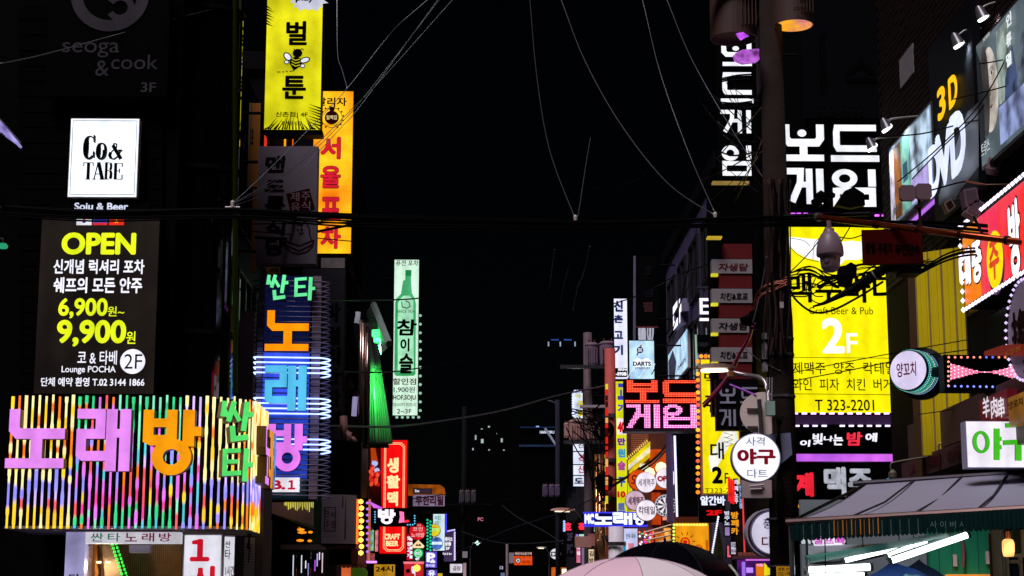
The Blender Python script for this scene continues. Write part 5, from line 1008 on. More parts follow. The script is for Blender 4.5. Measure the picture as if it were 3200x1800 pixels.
mb = MB(); [mb.rect(F, u + 29 * k * cos(a) - .012, v + 29 * k * sin(a) - .012, u + 29 * k * cos(a) + .012, v + 29 * k * sin(a) + .012, .016, .013) for a in [pi * i / 10 for i in range(20)]]; mb.build('number_marks', E('#d8d8e8', 1), r)
r = thing('warm_bulbs', 'two big warm globe bulbs above the round beer signs', 'bulbs', at(2048, 1490, 42)); 
for xx, yy, rr in ((2030, 1478, .13), (2066, 1462, .14)): MB().lathe(at(xx, yy, 42), [(0, -rr), (rr * .7, -rr * .7), (rr, 0), (rr * .7, rr * .7), (0, rr)], 14).build('globe', E('#ffd898', 2.6), r, smooth=True)
# orange facade behind them
r = thing('orange_front', 'orange lit beer house front with a yellow slanting banner', 'shopfront', (at(2060, 1700, 44).x, 44.5, 0)); F = FY(44.4)
MB().rect(F, *rect_uv(F, 1962, 1350, 2100, 1900), 0, -.1).build('wall', D('#6a3018', .7, 0, .5, 3), r)
MB().rect(F, *rect_uv(F, 2030, 1405, 2096, 1530), .06, .01).build('orange_panel', E('#e0560c', .9, .3, 2, tint='#a03408'), r); MB().rect(F, *rect_uv(F, 2036, 1540, 2064, 1640), .06, .01).build('orange_panel', E('#c84010', .7, .3, 3), r)
for a, h in (((1962, 1440), '#e8d410'), ((1962, 1454), '#f0e6c0'), ((1966, 1470), '#e8c410')):
    P_ = [(a[0], a[1]), (2030, a[1] - 60), (2030, a[1] - 40), (a[0], a[1] + 16)]; MB().poly(F, [F.uv(*p) for p in P_], .1 + .01 * (a[1] % 7), .02).build('banner_stripe', E(h, 1.0, .15, 6), r)
for i in range(12): P_ = [(1960 + i * 3.4, 1438 - i * 5.4)]; MB().tube([F.P(*F.uv(1960 + i * 5.6, 1438 - i * 4.9), .14), F.P(*F.uv(1957 + i * 5.6, 1430 - i * 4.9), .14)], .012, 4).build('fringe', E('#ffe070', 1), r)
for i in range(9): MB().rect(F, *rect_uv(F, 1972, 1358 + i * 6, 2026, 1362 + i * 6), .06 + .002 * i, .01).build('slat', D('#c87850', .6), r)
for x0_, x1_, y0_, y1_, h in ((1998, 2024, 1450, 1470, '#e8e0c0'), (1974, 1990, 1590, 1606, '#ffd060'), (1962, 1975, 1500, 1600, '#d8d018'), (2070, 2084, 1614, 1626, '#e89080'), (2098, 2104, 1380, 1640, '#5a2c4a')): MB().rect(F, *rect_uv(F, x0_, y0_, x1_, y1_), .12, .02).build('lit_patch', E(h, .9, .3, 8), r)
# black box with a white tube edge
F = FY(38); r = thing('black_box_sign', 'big black blank sign box edged by a white light tube', 'sign', F.P(*F.uv(2165, 1630)))
MB().rect(F, *rect_uv(F, 2112, 1348, 2232, 1626), 0, -.3).build('cabinet', D('#08070a', .5), r)
MB().tube([F.P(*F.uv(2108, 1362), .02), F.P(*F.uv(2116, 1629), .02), F.P(*F.uv(2222, 1628), .02)], .024, 6).build('light_tube', E('#d8d4ff', 1.8), r)
MB().rect(F, *rect_uv(F, 2085, 1350, 2104, 1632), -.02, -.2).build('side_panel', D('#5c4a70', .5), r)
# second yellow beer sign
F = FY(32.6); yl = E('#f4e20c', 1.1, .06, 1.5)
r = sign('projecting_sign', 'narrow yellow beer sign with orange bulbs, behind the dark unlit letters', F, 2190, 1120, 2312, 1546, yl, .22, D('#c88a70', .5), .025, wall=5.0)
MB().poly(F, [F.uv(*p) for p in ((2214, 1430), (2262, 1345), (2300, 1345), (2308, 1380), (2280, 1390), (2235, 1470), (2222, 1475))], .012, .008).build('white_shape', E('#f4f4e8', 1.1), r)
text(F, r, '대', 2219, 1382, 2262, 1436, INK, .02, off=.018); text(F, r, '2', 2224, 1458, 2258, 1512, INK, .05, off=.018); text(F, r, 'F', 2264, 1478, 2276, 1511, INK, .01, off=.018); text(F, r, 'T323-2201', 2202, 1526, 2316, 1541, INK, .005, off=.018)
for t, a, b in (('맥', 1165, 1200), ('주', 1236, 1290)): text(F, r, t, 2200, a, 2240, b, INK, .02, off=.018)
mb = MB()
for y in (1352, 1366, 1380): mb.stroke(F, [F.uv(2262, y), F.uv(2290, y + 8), F.uv(2268, y + 16)], .01, .0165, .012)
mb.build('line_drawing', D('#6a6a20'), r)
bulbs(F, r, [(2182, 1128 + i * 19.5) for i in range(22)], .04, [E('#ff8420', 1.8), E('#e86850', 1.2), E('#ffa030', 2.0)], off=-.05)
bulbs(F, r, [(2192 + i * 14, 1112) for i in range(5)], .04, [E('#ffa030', 1.6), E('#ff8420', 1.4)], off=-.05)
# dark unlit board-game sign
F = FY(29.8); gy = D('#8f8796', .5, 0, .1)
r = sign('projecting_sign', 'black unlit sign with pale grey block letters behind the round road mirror', F, 2238, 1184, 2372, 1344, D('#131218', .5), .2, BLK, .01, wall=5.0)
gm2 = [E('#6f6a7c', .8, .08), D('#4a4650')]  # unlit letters given emission in place of light falling on them
cut_letter(F, r, '보', 2248, 1208, 2298, 1263, gm2, .03, .01, wk=.7); cut_letter(F, r, '드', 2314, 1210, 2366, 1262, gm2, .03, .01, wk=.7); cut_letter(F, r, '게', 2250, 1280, 2300, 1332, gm2, .03, .01, wk=.8); cut_letter(F, r, '임', 2318, 1280, 2366, 1332, gm2, .03, .01, wk=.8)
# letters under yellow sign
F = FY(33.2); r = thing('channel_letters', 'white and red lit letters hanging under the narrow yellow beer sign', 'sign', F.P(*F.uv(2225, 1612)))
MB().rect(F, *rect_uv(F, 2184, 1548, 2268, 1632), -.02, -.12).build('back_panel', BLK, r)
text(F, r, '알간바', 2188, 1550, 2266, 1580, E('#dfe4ff', 1.2), .05, off=.03); text(F, r, '2F', 2206, 1594, 2256, 1611, E('#e01010', 1.1), .06, off=.03)
# orange sign with the sun
F = FY(36); r = sign('wall_sign', 'orange sign with a painted red sun behind the black umbrella', F, 2108, 1632, 2218, 1722, E('#f09c14', 1.05, .1, 2), .15, D('#b06a30'), .02)
u, v = F.uv(2141, 1694); k = F.m(2141, 1694, 1); rd = E('#e02410', .9)
MB().ring(F, (u, v), 15 * k, 10 * k, .014, .008).build('sun_ring', rd, r); MB().ring(F, (u, v), 7 * k, 0, .014, .008).build('sun_centre', rd, r)
mb = MB()
for a in range(-30, 215, 35): mb.stroke(F, [(u + 22 * k * cos(radians(a)), v + 22 * k * sin(radians(a))), (u + 32 * k * cos(radians(a)), v + 32 * k * sin(radians(a)))], .015, .012, .008)
mb.build('sun_rays', D('#5a2008'), r); MB().ring(F, F.uv(2182, 1716), 15 * k, 8 * k, .014, .008).build('swirl', E('#d86a10', .9), r); MB().rect(F, *rect_uv(F, 2205, 1688, 2214, 1722), .014, .008).build('swirl', E('#d86a10', .9), r)
bulbs(F, r, [(2106 + i * 9, 1640) for i in range(12)] + [(2105, 1650 + i * 11) for i in range(7)], .028, [E('#d8f050', 1.5), E('#f0f070', 1.4)])
MB().rect(F, *rect_uv(F, 2108, 1616, 2218, 1630), .1, -.2).build('top_beam', D('#8a3c20', .5), r)
r = thing('market_stall_front', 'cluttered amber shelves with red and green lights left of the sun sign', 'shopfront', (at(2060, 1700, 40).x, 40, 0)); F = FY(40); random.seed(21)
MB().rect(F, *rect_uv(F, 1930, 1650, 2104, 1900), 0, -.2).build('back_wall', D('#6a4048', .6, 0, .4, 4), r)
MB().rect(F, *rect_uv(F, 1950, 1652, 1992, 1740), .04, .005).build('white_board', E('#c8c8f0', .95, .15, 2, tint='#8ab0c8'), r); text(F, r, '만두 국수', 1956, 1668, 1986, 1684, navy, .02, off=.05); MB().rect(F, *rect_uv(F, 1963, 1698, 1980, 1720), .06, .045).build('poster', E('#e08090', .9), r)
MB().rect(F, *rect_uv(F, 1942, 1690, 1946, 1730), .06, .01).build('poster_edge', E('#e0b020', 1), r); MB().rect(F, *rect_uv(F, 1949, 1692, 1955, 1728), .06, .01).build('poster_edge', E('#2090b0', 1), r)
for i in range(5): a = 2040 + random.randint(0, 10); MB().tube([at(a - 30, 1665 + i * 12, 39.7), at(2098, 1640 + i * 16, 39.7)], .02, 5).build('shelf_bar', D('#f0c090', .4), r)
for x0_, y0_, x1_, y1_, h in ((2048, 1662, 2072, 1720, '#d86a18'), (2074, 1650, 2094, 1690, '#f0a030'), (2056, 1688, 2090, 1694, '#ffd070'), (2030, 1660, 2042, 1700, '#c03010'), (2078, 1660, 2088, 1676, '#ffc860')): MB().rect(F, *rect_uv(F, x0_, y0_, x1_, y1_), .08, .02).build('lit_patch', E(h, .95, .3, 6), r)
for i in range(34): xx, yy = 1998 + random.random() * 44, 1660 + random.random() * 48; MB().lathe(at(xx, yy, 39.8), [(0, -.03), (.03, 0), (0, .03)], 5).build('light_dot', E(random.choice(['#ff3040', '#ff50a0', '#20c060', '#ffffff', '#ff7040', '#c040e0']), 1.4), r)
# narrow clutter beyond the poles
r = thing('vertical_banner', 'narrow bright red letters of a sign seen edge on', 'sign', at(2284, 1575, 31)); F = FY(31)
for xx, a, b in ((2277, 1490, 1565), (2284, 1496, 1572), (2291, 1500, 1574)): MB().rect(F, *rect_uv(F, xx, a, xx + 5, b), 0, -.1).build('narrow_letter', E('#f01820', 1.1, .25, 9), r)
def narrow(label, h, x0, x1, y0, y1, Y, n, seed, st=1.0):
    random.seed(seed); F = FY(Y); r = thing('vertical_banner', label, 'sign', F.P(*F.uv((x0 + x1) / 2, y1)))
    MB().rect(F, *rect_uv(F, x0 - 2, y0 - 2, x1 + 2, y1 + 2), -.02, -.1).build('back_panel', D('#120f18'), r)
    for i in range(n):
        y = y0 + (y1 - y0) * i / n; hh = (y1 - y0) / n
        text(F, r, random.choice('만노래방주점호프카페'), x0, y + 1, x1, y + hh - 1, E(h, st), .05)
narrow('narrow white lettered sign beside the bright red edge on sign', '#dfe8ff', 2295, 2307, 1497, 1575, 31.4, 4, 1)
narrow('narrow blue white lettered sign hanging just left of the cream backboard', '#9cc8ff', 2310, 2319, 1515, 1590, 31.8, 4, 2)
narrow('narrow orange lettered vertical sign below the red one', '#f8a020', 2284, 2308, 1598, 1672, 32.5, 3, 3)
narrow('narrow white lettered vertical sign left of the orange letters', '#e0e0f4', 2263, 2281, 1596, 1642, 33, 3, 4)
small('wall_sign', 'lilac blank panel below the narrow white letters', 33.2, 2263, 1645, 2282, 1676, E('#a890d0', .8), [])
small('poster', 'white poster with violet scribbles low between the lights', 32, 2282, 1692, 2302, 1734, E('#dcd8e8', .95), [('국밥', 2284, 1696, 2300, 1712, navy, .03), ('제육', 2284, 1716, 2300, 1730, D('#7a2a8a'), .03)], cat='poster')
small('poster', 'pink panel beside the white scribbled poster', 32.4, 2270, 1703, 2286, 1744, E('#f06a80', .9), [], cat='poster')
r = thing('tube_light', 'long thin red vertical tube between the narrow signs and the lower round sign', 'light', at(2326, 1730, 30)); MB().tube([at(2321, 1556, 30), at(2327, 1730, 30)], .014, 6).build('tube', E('#e84048', 1.1), r)
r = thing('light_string', 'curving string of white lights behind the black umbrella', 'lights', at(2228, 1736, 33))
bulbs(FY(33), r, [(2244 - i * 1.2, 1616 + i * 7) for i in range(18)], .02, E('#e8e4ff', 1.7), name='light_dot'); P_ = [at(x_, y_, 33.2) for x_, y_ in ((2246, 1640), (2256, 1700), (2262, 1760), (2228, 1760))]; MB().prism(P_, [p + Vector((0, .05, 0)) for p in P_]).build('olive_banner', D('#3a3e20', .7), r)
r = thing('violet_shop', 'violet lit shop entrance low beside the concrete pole', 'shopfront', (at(2360, 1750, 28).x, 28.4, 0)); F = FY(28.3)
MB().rect(F, *rect_uv(F, 2290, 1738, 2408, 1748), .3, -.1).build('canopy_edge', D('#6a3a48', .5), r)
for i in range(6): MB().rect(F, *rect_uv(F, 2300 + i * 14, 1728, 2312 + i * 14, 1738), .3, .2).build('roof_tile', D('#a85a48', .6), r)
MB().rect(F, *rect_uv(F, 2306, 1750, 2408, 1900), 0, -.05).build('wall', E('#5a1c78', .7, .3, 3, tint='#24104a'), r)
for x0_, y0_, x1_, y1_, h, s_ in ((2318, 1756, 2328, 1800, '#a070e8', .9), (2332, 1774, 2352, 1790, '#b080ff', 1.4), (2362, 1762, 2386, 1800, '#e87a10', .95), (2363, 1762, 2384, 1770, '#f0a0ff', 1.5), (2330, 1748, 2404, 1752, '#e070e8', 1.1)): MB().rect(F, *rect_uv(F, x0_, y0_, x1_, y1_), .05, .01).build('lit_patch', E(h, s_), r)
MB().poly(F, [F.uv(*p) for p in ((2388, 1760), (2408, 1782), (2408, 1796), (2388, 1800))], .06, .01).build('yellow_flag', E('#f0e010', 1), r)
bulbs(F, r, [(2358 + i * 4, 1734) for i in range(4)] + [(2384 + i * 4, 1735) for i in range(4)], .018, E('#d8c8ff', 1.6), name='light_dot', off=.3)
r = thing('stall_roof', 'greenish white stall roof corner under the string of white lights', 'stall', at(2280, 1800, 27)); P_ = [at(2250, 1760, 28), at(2300, 1790, 26.5), at(2296, 1798, 26.5), at(2262, 1778, 27)]; MB().prism(P_, [p + Vector((0, 0, .03)) for p in P_]).build('canvas', D('#c8d8c8', .5), r)
P_ = [at(2256, 1766, 27.5), at(2285, 1764, 27.5), at(2310, 1798, 27), at(2280, 1810, 27)]; MB().prism(P_, [p + Vector((0, .05, 0)) for p in P_]).build('fabric', D('#9aa098', .6), r)
small('banner', 'orange front with a warm lamp at the street end under the round boxed sign', 95, 1722, 1772, 1790, 1830, E('#c05a18', .8, .4, 2, tint='#5a2408'), [])
r = bpy.data.objects[[o.name for o in bpy.data.objects if o.name.startswith('banner') and o.parent is None][-1]]
MB().rect(FY(95), *rect_uv(FY(95), 1756, 1778, 1782, 1800), .1, .02).build('lamp', E('#fff0c0', 2.2), r); MB().rect(FY(95), *rect_uv(FY(95), 1736, 1770, 1740, 1830), .1, .02).build('post', D('#d0a080'), r); MB().rect(FY(95), *rect_uv(FY(95), 1790, 1742, 1797, 1830), .1, .02).build('post', D('#d0a0a0'), r)
small('wall_sign', 'dim dark board with a grey handset mark near the street end right side', 58, 1765, 1655, 1796, 1740, D('#16141c'), [('2F', 1772, 1665, 1790, 1690, D('#5a5a74'), .05), ('PC', 1772, 1700, 1790, 1730, D('#4a4a64'), .05)])
F, r = small('wall_sign', 'pair of small red glowing flower like signs left of the blue white letters', 57, 1762, 1628, 1790, 1660, D('#200410'), [('호', 1764, 1632, 1786, 1658, E('#ff3050', 1.3), .06)]); bulbs(F, r, [(1763, 1630 + i * 7) for i in range(5)], .04, E('#90b0ff', 1.5), name='light_dot')
small('wall_sign', 'small red glowing letter tucked under the blue white rooftop letters', 56, 1805, 1630, 1830, 1658, D('#200410'), [('홍', 1807, 1633, 1828, 1656, E('#ff3040', 1.3), .06)])
small('wall_sign', 'little mint lit box under the small red glowing letter', 56, 1808, 1668, 1826, 1681, E('#b8ecd8', 1), [])
small('wall_sign', 'pair of thin white lit posts and lilac panel right of the street end', 56, 1816, 1690, 1830, 1790, E('#9080a8', .7), [])

small('wall_sign', 'added white and mint lit shop sign left of the brass pipes', 58, 1838, 1636, 1862, 1662, E('#c8f0e8', 1), [('약국', 1841, 1641, 1859, 1657, D('#1c6a50'), .04)])  # this and the next small signs are added to fill blackness
small('wall_sign', 'added pink lit shop sign low between the brass pipes and the street end', 57, 1800, 1700, 1815, 1760, E('#e87aa0', .9), [('미용', 1802, 1706, 1813, 1716, wht, .03), ('실', 1802, 1722, 1813, 1734, wht, .03)])
small('wall_sign', 'added narrow warm white lit sign low behind the brass pipes', 50, 1838, 1715, 1858, 1790, E('#f0d8b0', .95, .2), [('김', 1841, 1722, 1855, 1738, D('#8a2010'), .04), ('밥', 1841, 1744, 1855, 1760, D('#8a2010'), .04)])
small('wall_sign', 'added amber lit panel low between the brass pipes and the lavender pole', 47.5, 1866, 1735, 1892, 1790, E('#e8913a', .85, .3, 4), [('주막', 1869, 1742, 1889, 1756, D('#3a1008'), .03)])
small('wall_sign', 'added small violet lit sign above the pink lit shop sign', 59, 1798, 1668, 1808, 1692, E('#9a6ae8', 1), [('바', 1799, 1674, 1807, 1686, wht, .03)])
# ================================================================ RIGHT NEAR
# white block letters on black, facing the street
WL = [E('#f6f8ff', 1.1, .07), D('#3a3a48')]
F = FY(28.3)
r = sign('wall_sign', 'black wall sign with four huge white lit block letters', F, 2428, 385, 2812, 662, D('#08080a', .5), .2, BLK, .01)
cut_letter(F, r, '보', 2444, 394, 2570, 508, WL, .1, .02, wk=1.0); cut_letter(F, r, '드', 2597, 397, 2735, 510, WL, .1, .02, wk=.95)
cut_letter(F, r, '게', 2460, 532, 2570, 642, WL, .1, .02, wk=1.1); cut_letter(F, r, '임', 2597, 534, 2734, 648, WL, .1, .02, wk=1.05)
F = FY(27.0)
r = sign('projecting_sign', 'tall black projecting sign with white block letters beside the big pole', F, 2238, 110, 2366, 566, D('#08080a', .5), .22, BLK, .01, wall=5.0)
for ch, a, b in (('보', 138, 210), ('드', 230, 327), ('게', 348, 420), ('임', 458, 552)): cut_letter(F, r, ch, 2254, a, 2347, b, WL, .06, .02, wk=.9)
MB().rect(F, *rect_uv(F, 2226, 568, 2340, 574), .05, -.1).build('bottom_light', E('#b09048', .6), r)
F = FY(28.2)
r = sign('wall_sign', 'barely visible unlit sign high above the white block letters', F, 2508, -60, 2860, 372, D('#0c0c10', .6), .1, DK, .01)
text(F, r, '322-5678', 2552, 328, 2700, 366, D('#0e0e12'), .02); text(F, r, '스', 2640, 180, 2740, 260, D('#050506'), .04); text(F, r, '0570', 2560, 100, 2580, 300, D('#050506'), .02)
# big yellow beer sign
F = FY(27.6)
r = sign('wall_sign', 'big yellow beer and pub sign edged with pinkish dot lights', F, 2462, 708, 2828, 1292, E('#f6ea08', 1.15, .05, 1.3), .22, D('#3a2a10'), .012)
U = lambda x, y: F.uv(x, y)
MB().poly(F, [U(*p) for p in ((2466, 741), (2490, 743), (2530, 747), (2580, 750), (2630, 756), (2660, 753), (2695, 757), (2730, 752), (2765, 752), (2750, 778), (2715, 800), (2680, 812), (2640, 812), (2628, 826), (2600, 834), (2575, 830), (2556, 814), (2520, 806), (2490, 790), (2467, 768))], .012, .008).build('foam_shape', E('#f4f8ff', 1.2, .03), r)
mb = MB()
for q in ([(2468, 770), (2490, 794), (2520, 810), (2560, 818)], [(2540, 812), (2545, 760), (2570, 740)], [(2690, 816), (2730, 804), (2765, 780)], [(2530, 770), (2510, 752), (2468, 745)], [(2492, 850), (2510, 836), (2535, 834), (2560, 846), (2572, 866), (2566, 895), (2546, 915)]): mb.stroke(F, [U(*p) for p in smooth_pts([(a, b, 0) for a, b in q], 4) for p in [p[:2]]], .009, .0135, .01)
mb.build('line_drawing', INK, r)
text(F, r, '맥주바다', 2462, 857, 2808, 947, INK, .025, off=.016); text(F, r, 'Craft Beer & Pub', 2527, 960, 2728, 983, INK, .005, off=.016)
text(F, r, '2', 2568, 994, 2638, 1105, E('#fbfbff', 1.2), .03, off=.016); text(F, r, 'F', 2645, 1042, 2679, 1104, E('#fbfbff', 1.2), .01, off=.016)
mb = MB()
for y in (1117, 1231): mb.stroke(F, [U(2474, y), U(2818, y + 3)], .008, .014, .01)
mb.build('rule_line', INK, r)
text(F, r, '제맥주  양주  칵테일', 2476, 1132, 2796, 1170, INK, .008, off=.016); text(F, r, '와인  피자  치킨  버거', 2476, 1183, 2786, 1221, INK, .008, off=.016); text(F, r, 'T 323-2201', 2546, 1249, 2731, 1284, INK, .012, off=.016)
dl = E('#f0b8ff', 2.4, .05)
def dashes(F, r, pts, L, horiz, m_, off=.05):
    for x_, y_ in pts:
        w_, h_ = (L, 5) if horiz else (5, L)
        MB().rect(F, *rect_uv(F, x_ - w_ / 2, y_ - h_ / 2, x_ + w_ / 2, y_ + h_ / 2), off, off - .03).build('edge_light', m_, r)
dashes(F, r, [(2822 + i * .25, 862 + i * 29) for i in range(15)], 16, False, dl); dashes(F, r, [(2484 + i * 28.5, 1293) for i in range(13)], 16, True, dl)
r2 = thing('light_string', 'row of violet dash lights along the ledge above the big yellow sign', 'lights', at(2640, 680, 27.5)); F = FY(27.45)
MB().rect(F, *rect_uv(F, 2462, 662, 2940, 668), -.02, -.1).build('ledge', D('#241430'), r2)
dashes(F, r2, [(2478, 669), (2496, 669), (2517, 669), (2740, 674), (2762, 674), (2784, 674)], 13, True, E('#d050f8', 2.6), .03)
MB().rect(FR(6.0), *rect_uv(FR(6.0), 2812, 668, 2940, 678), .05, 0).build('violet_band', E('#c070f0', 1.1), r2)
MB().rect(F, *rect_uv(F, 2466, 674, 2540, 678), 0, -.03).build('yellow_gap', E('#d0c010', .9), r2)
# dash ledge, night sign, pink band, beer letters below
F = FY(27.3); r = thing('ledge', 'violet lit ledge with dash lights under the big yellow sign', 'ledge', at(2660, 1330, 27.3))
MB().rect(F, *rect_uv(F, 2478, 1298, 2862, 1326), .0, -.2).build('ledge_face', D('#4a2c5c', .5), r); dashes(F, r, [(2490 + i * 28.3, 1331) for i in range(13) if i != 4], 15, True, E('#e8d0ff', 2.2), .03); dashes(F, r, [(2857, 1348 + i * 27) for i in range(4)], 15, False, E('#e0c8ff', 2.2), .03)
F = FY(27.4); r = sign('wall_sign', 'black shop sign with small white brush letters and one red letter', F, 2470, 1338, 2850, 1417, D('#050507', .5), .1, BLK, .005)
for t, a, b, c_, d, m_ in (('이', 2498, 1375, 2530, 1396, wht), ('빛', 2537, 1354, 2570, 1390, wht), ('나', 2572, 1362, 2602, 1380, wht), ('는', 2602, 1358, 2633, 1392, wht), ('밤', 2643, 1350, 2692, 1393, E('#f83048', 1.1)), ('에', 2702, 1353, 2739, 1381, wht)): text(F, r, t, a, b, c_, d, m_, .04, shear=.08)
r = sign('wall_sign', 'wide glowing pink purple band below the black shop sign', FY(27.1), 2478, 1418, 2841, 1443, E('#d868ea', 1.05, .1, 2, tint='#a050d8'), .12, D('#5a2868'), .004, cat='light band')
F = FY(27.4); r = sign('wall_sign', 'black shop sign with big grey letters and red and yellow letter pieces', F, 2470, 1444, 2822, 1660, D('#050507', .5), .1, BLK, .005)
text(F, r, '계', 2478, 1476, 2543, 1553, E('#f02438', 1.0), .06); text(F, r, '맥주', 2574, 1459, 2727, 1552, E('#b8bcc8', .85, .25, 6), .05); text(F, r, '한', 2494, 1568, 2556, 1640, E('#f0a810', 1.0), .05)
MB().rect(F, *rect_uv(F, 2762, 1499, 2796, 1508), .3, .2).build('blue_light', E('#28b0f0', 1.3), r)
# brick strip and gold cladding turned off the return wall
F = FY(27.9); r = thing('brick_pier', 'dark brick pier just right of the big yellow sign', 'pillar', F.P(F.uv(2842, 1500)[0], 0)); 
MB().rect(F, *rect_uv(F, 2830, 660, 2856, 2020), -.05, -.4).build('core', D('#120e14'), r); random.seed(2)
z0, z1 = F.uv(2842, 1900)[1], F.uv(2842, 860)[1]; a, b = F.uv(2831, 1100)[0], F.uv(2855, 1100)[0]; n = int((z1 - z0) / .075)
for i in range(min(n, 80)):
    z = z0 + i * .075; o = (i % 2) * .05; MB().rect(F, a + (0 if i % 2 else .0), z, b, z + .064, -.02 + random.uniform(-.006, .006), -.05).build('brick', D('#2a1c2c', .8, 0, .3, 9), r)
F = FA(2945, 1100, 22.0, -42)  # plane turned off the wall line so the fill sun brightens it
r = thing('gold_cladding', 'tall golden corrugated cladding turned towards the fill sun under the diagonal red sign', 'cladding', F.P(*F.uv(2945, 1420)))
gold = D('#ffe01c', .35, .1, .15, 3); u0 = F.uv(2868, 1100)[0]; u1 = F.uv(3022, 1100)[0]; zt2, zb2 = F.uv(2945, 780)[1], F.uv(2945, 1420)[1]
n = 26
for i in range(n):
    a = u0 + (u1 - u0) * i / n; b = u0 + (u1 - u0) * (i + 1) / n; w_ = b - a
    MB().poly(F, [(a, zb2), (a + w_ * .97, zb2), (a + w_ * .97, zt2), (a, zt2)], .004 * (i % 3) + .002 * (i % 2), -.03, 0).build('panel', gold if i % 7 else D('#b8a060', .3, .3, .4, 3), r)
MB().rect(F, u0 - .1, zb2 - .3, u0 - .006, zt2 + .2, .0, -.1).build('brown_edge', D('#4a3010', .6, 0, .2), r)
# gantry spotlights: a lamp the place has, lighting the posters
XP = 5.95; F = FR(XP)
def poster(label, x0, y0a, y0b, x1, y1a, y1b, paint, cat='poster'):
    r = thing('poster', label, cat, F.P(*F.uv(x0, y1a), .1)); A = F.uv(x0, y0a); B = F.uv(x1, y0b); C = F.uv(x1, y1b); D_ = F.uv(x0, y1a)
    zt_ = (A[1] + B[1]) / 2; zb_ = (C[1] + D_[1]) / 2; MB().rect(F, A[0], zb_, B[0], zt_, .12, 0).build('frame', STEEL, r)
    MB().rect(F, A[0] + .04, zb_ + .04, B[0] - .04, zt_ - .04, .13, .122).build('print', paint, r); return r, (A[0], zb_, B[0], zt_)  # print glows by itself, spotlight brightness put into its material
r, q = poster('lit film poster in pale teal, orange and white left of the big silver letters', 2803, 465, 318, 2938, 672, 668, E('#8fa8c0', .85, .5, 1.5, tint='#3e4a64'))
W_ = q[2] - q[0]; H_ = q[3] - q[1]
def pr(f0, g0, f1, g1, h, s_=.9, o=.134, v=.3): MB().rect(F, q[0] + W_ * f0, q[1] + H_ * g0, q[0] + W_ * f1, q[1] + H_ * g1, o, .131).build('printed_figure', E(h, s_, v, 3), r)
pr(.03, .06, .13, .93, '#e8ddf2', .95, .135, .5); pr(.14, .06, .30, .93, '#9a5a20', .8, .136, .8); pr(.31, .06, .52, .93, '#7fc0b0', .85, .137, .4); pr(.53, .06, .97, .93, '#b4cbe0', 1.0, .138, .5)
pr(.55, .06, .97, .35, '#b8a8e8', .95, .142, .2); pr(.36, .4, .46, .62, '#3a6080', .6, .141)
text(F, r, '인셉', 2824, 640, 2850, 662, D('#6a6a80'), .02, off=.146)
r, q = poster('huge lit film poster with half a pale face and ghostly figures at the frame border', 3082, 147, -60, 3260, 560, 385, E('#5d6b72', .8, .5, 1.2, tint='#2a323a')); W_ = q[2] - q[0]; H_ = q[3] - q[1]
def up(f, g): return (q[0] + W_ * f, q[1] + H_ * g)
MB().poly(F, [up(.23 + .15 * cos(t) * (1 - .12 * sin(t)), .55 + .33 * sin(t)) for t in [i * pi / 16 for i in range(32)]], .135, .131).build('printed_figure', E('#c8c2b8', .9, .35, 3, tint='#6a5c50'), r)
MB().poly(F, [up(.155 + .075 * cos(t), .57 + .36 * sin(t)) for t in [i * pi / 16 for i in range(32)]], .1365, .1355).build('printed_figure', E('#4a4440', .7, .3, 3, tint='#26282c'), r)
MB().poly(F, [up(*p) for p in ((.02, .1), (.10, .12), (.12, .4), (.10, .8), (.02, .95))], .137, .131).build('printed_figure', E('#24292e', .7, .3), r)
MB().poly(F, [up(.285 + .035 * cos(t), .655 + .014 * sin(t)) for t in [i * pi / 8 for i in range(16)]], .1385, .1375).build('eye', E('#e0e0dc', .8), r); MB().poly(F, [up(.29 + .014 * cos(t), .655 + .014 * sin(t)) for t in [i * pi / 8 for i in range(16)]], .1395, .1388).build('iris', D('#1c2830'), r)
MB().poly(F, [up(*p) for p in ((.24, .685), (.28, .70), (.33, .69), (.28, .707))], .1385, .1375).build('brow', D('#2a2622'), r); MB().poly(F, [up(*p) for p in ((.215, .41), (.25, .42), (.285, .415), (.255, .395))], .1385, .1375).build('lips', E('#8a5050', .6), r); MB().poly(F, [up(*p) for p in ((.235, .50), (.25, .49), (.262, .5), (.25, .58))], .1385, .1375).build('nose_line', E('#8a7a70', .6), r)
pr(.38, .06, .99, .34, '#8d9acb', .95, .139, .4); pr(.4, .36, .6, .92, '#9fb0a8', .8, .1405, .5); MB().poly(F, [up(*p) for p in ((.5, .35), (.52, .5), (.6, .62), (.66, .7), (.7, .5), (.74, .35))], .1425, .136).build('printed_figure', E('#4a5880', .7, .4, 5), r); MB().poly(F, [up(*p) for p in ((.72, .35), (.74, .52), (.8, .66), (.86, .72), (.88, .5), (.9, .35))], .1435, .136).build('printed_figure', E('#6a7888', .7, .4, 5), r)
for i, t in enumerate('인류멸'): text(F, r, t, 3186, 40 + i * 62, 3204, 84 + i * 62, E('#e8f0f0', 1.1), .05, off=.15)
text(F, r, '트루스', 3107, 440, 3134, 484, E('#c8d4d8', 1), .01, off=.15); text(F, r, 'THE TRUTH', 3112, 110, 3134, 122, E('#b8c4b8', .8), .01, off=.15)
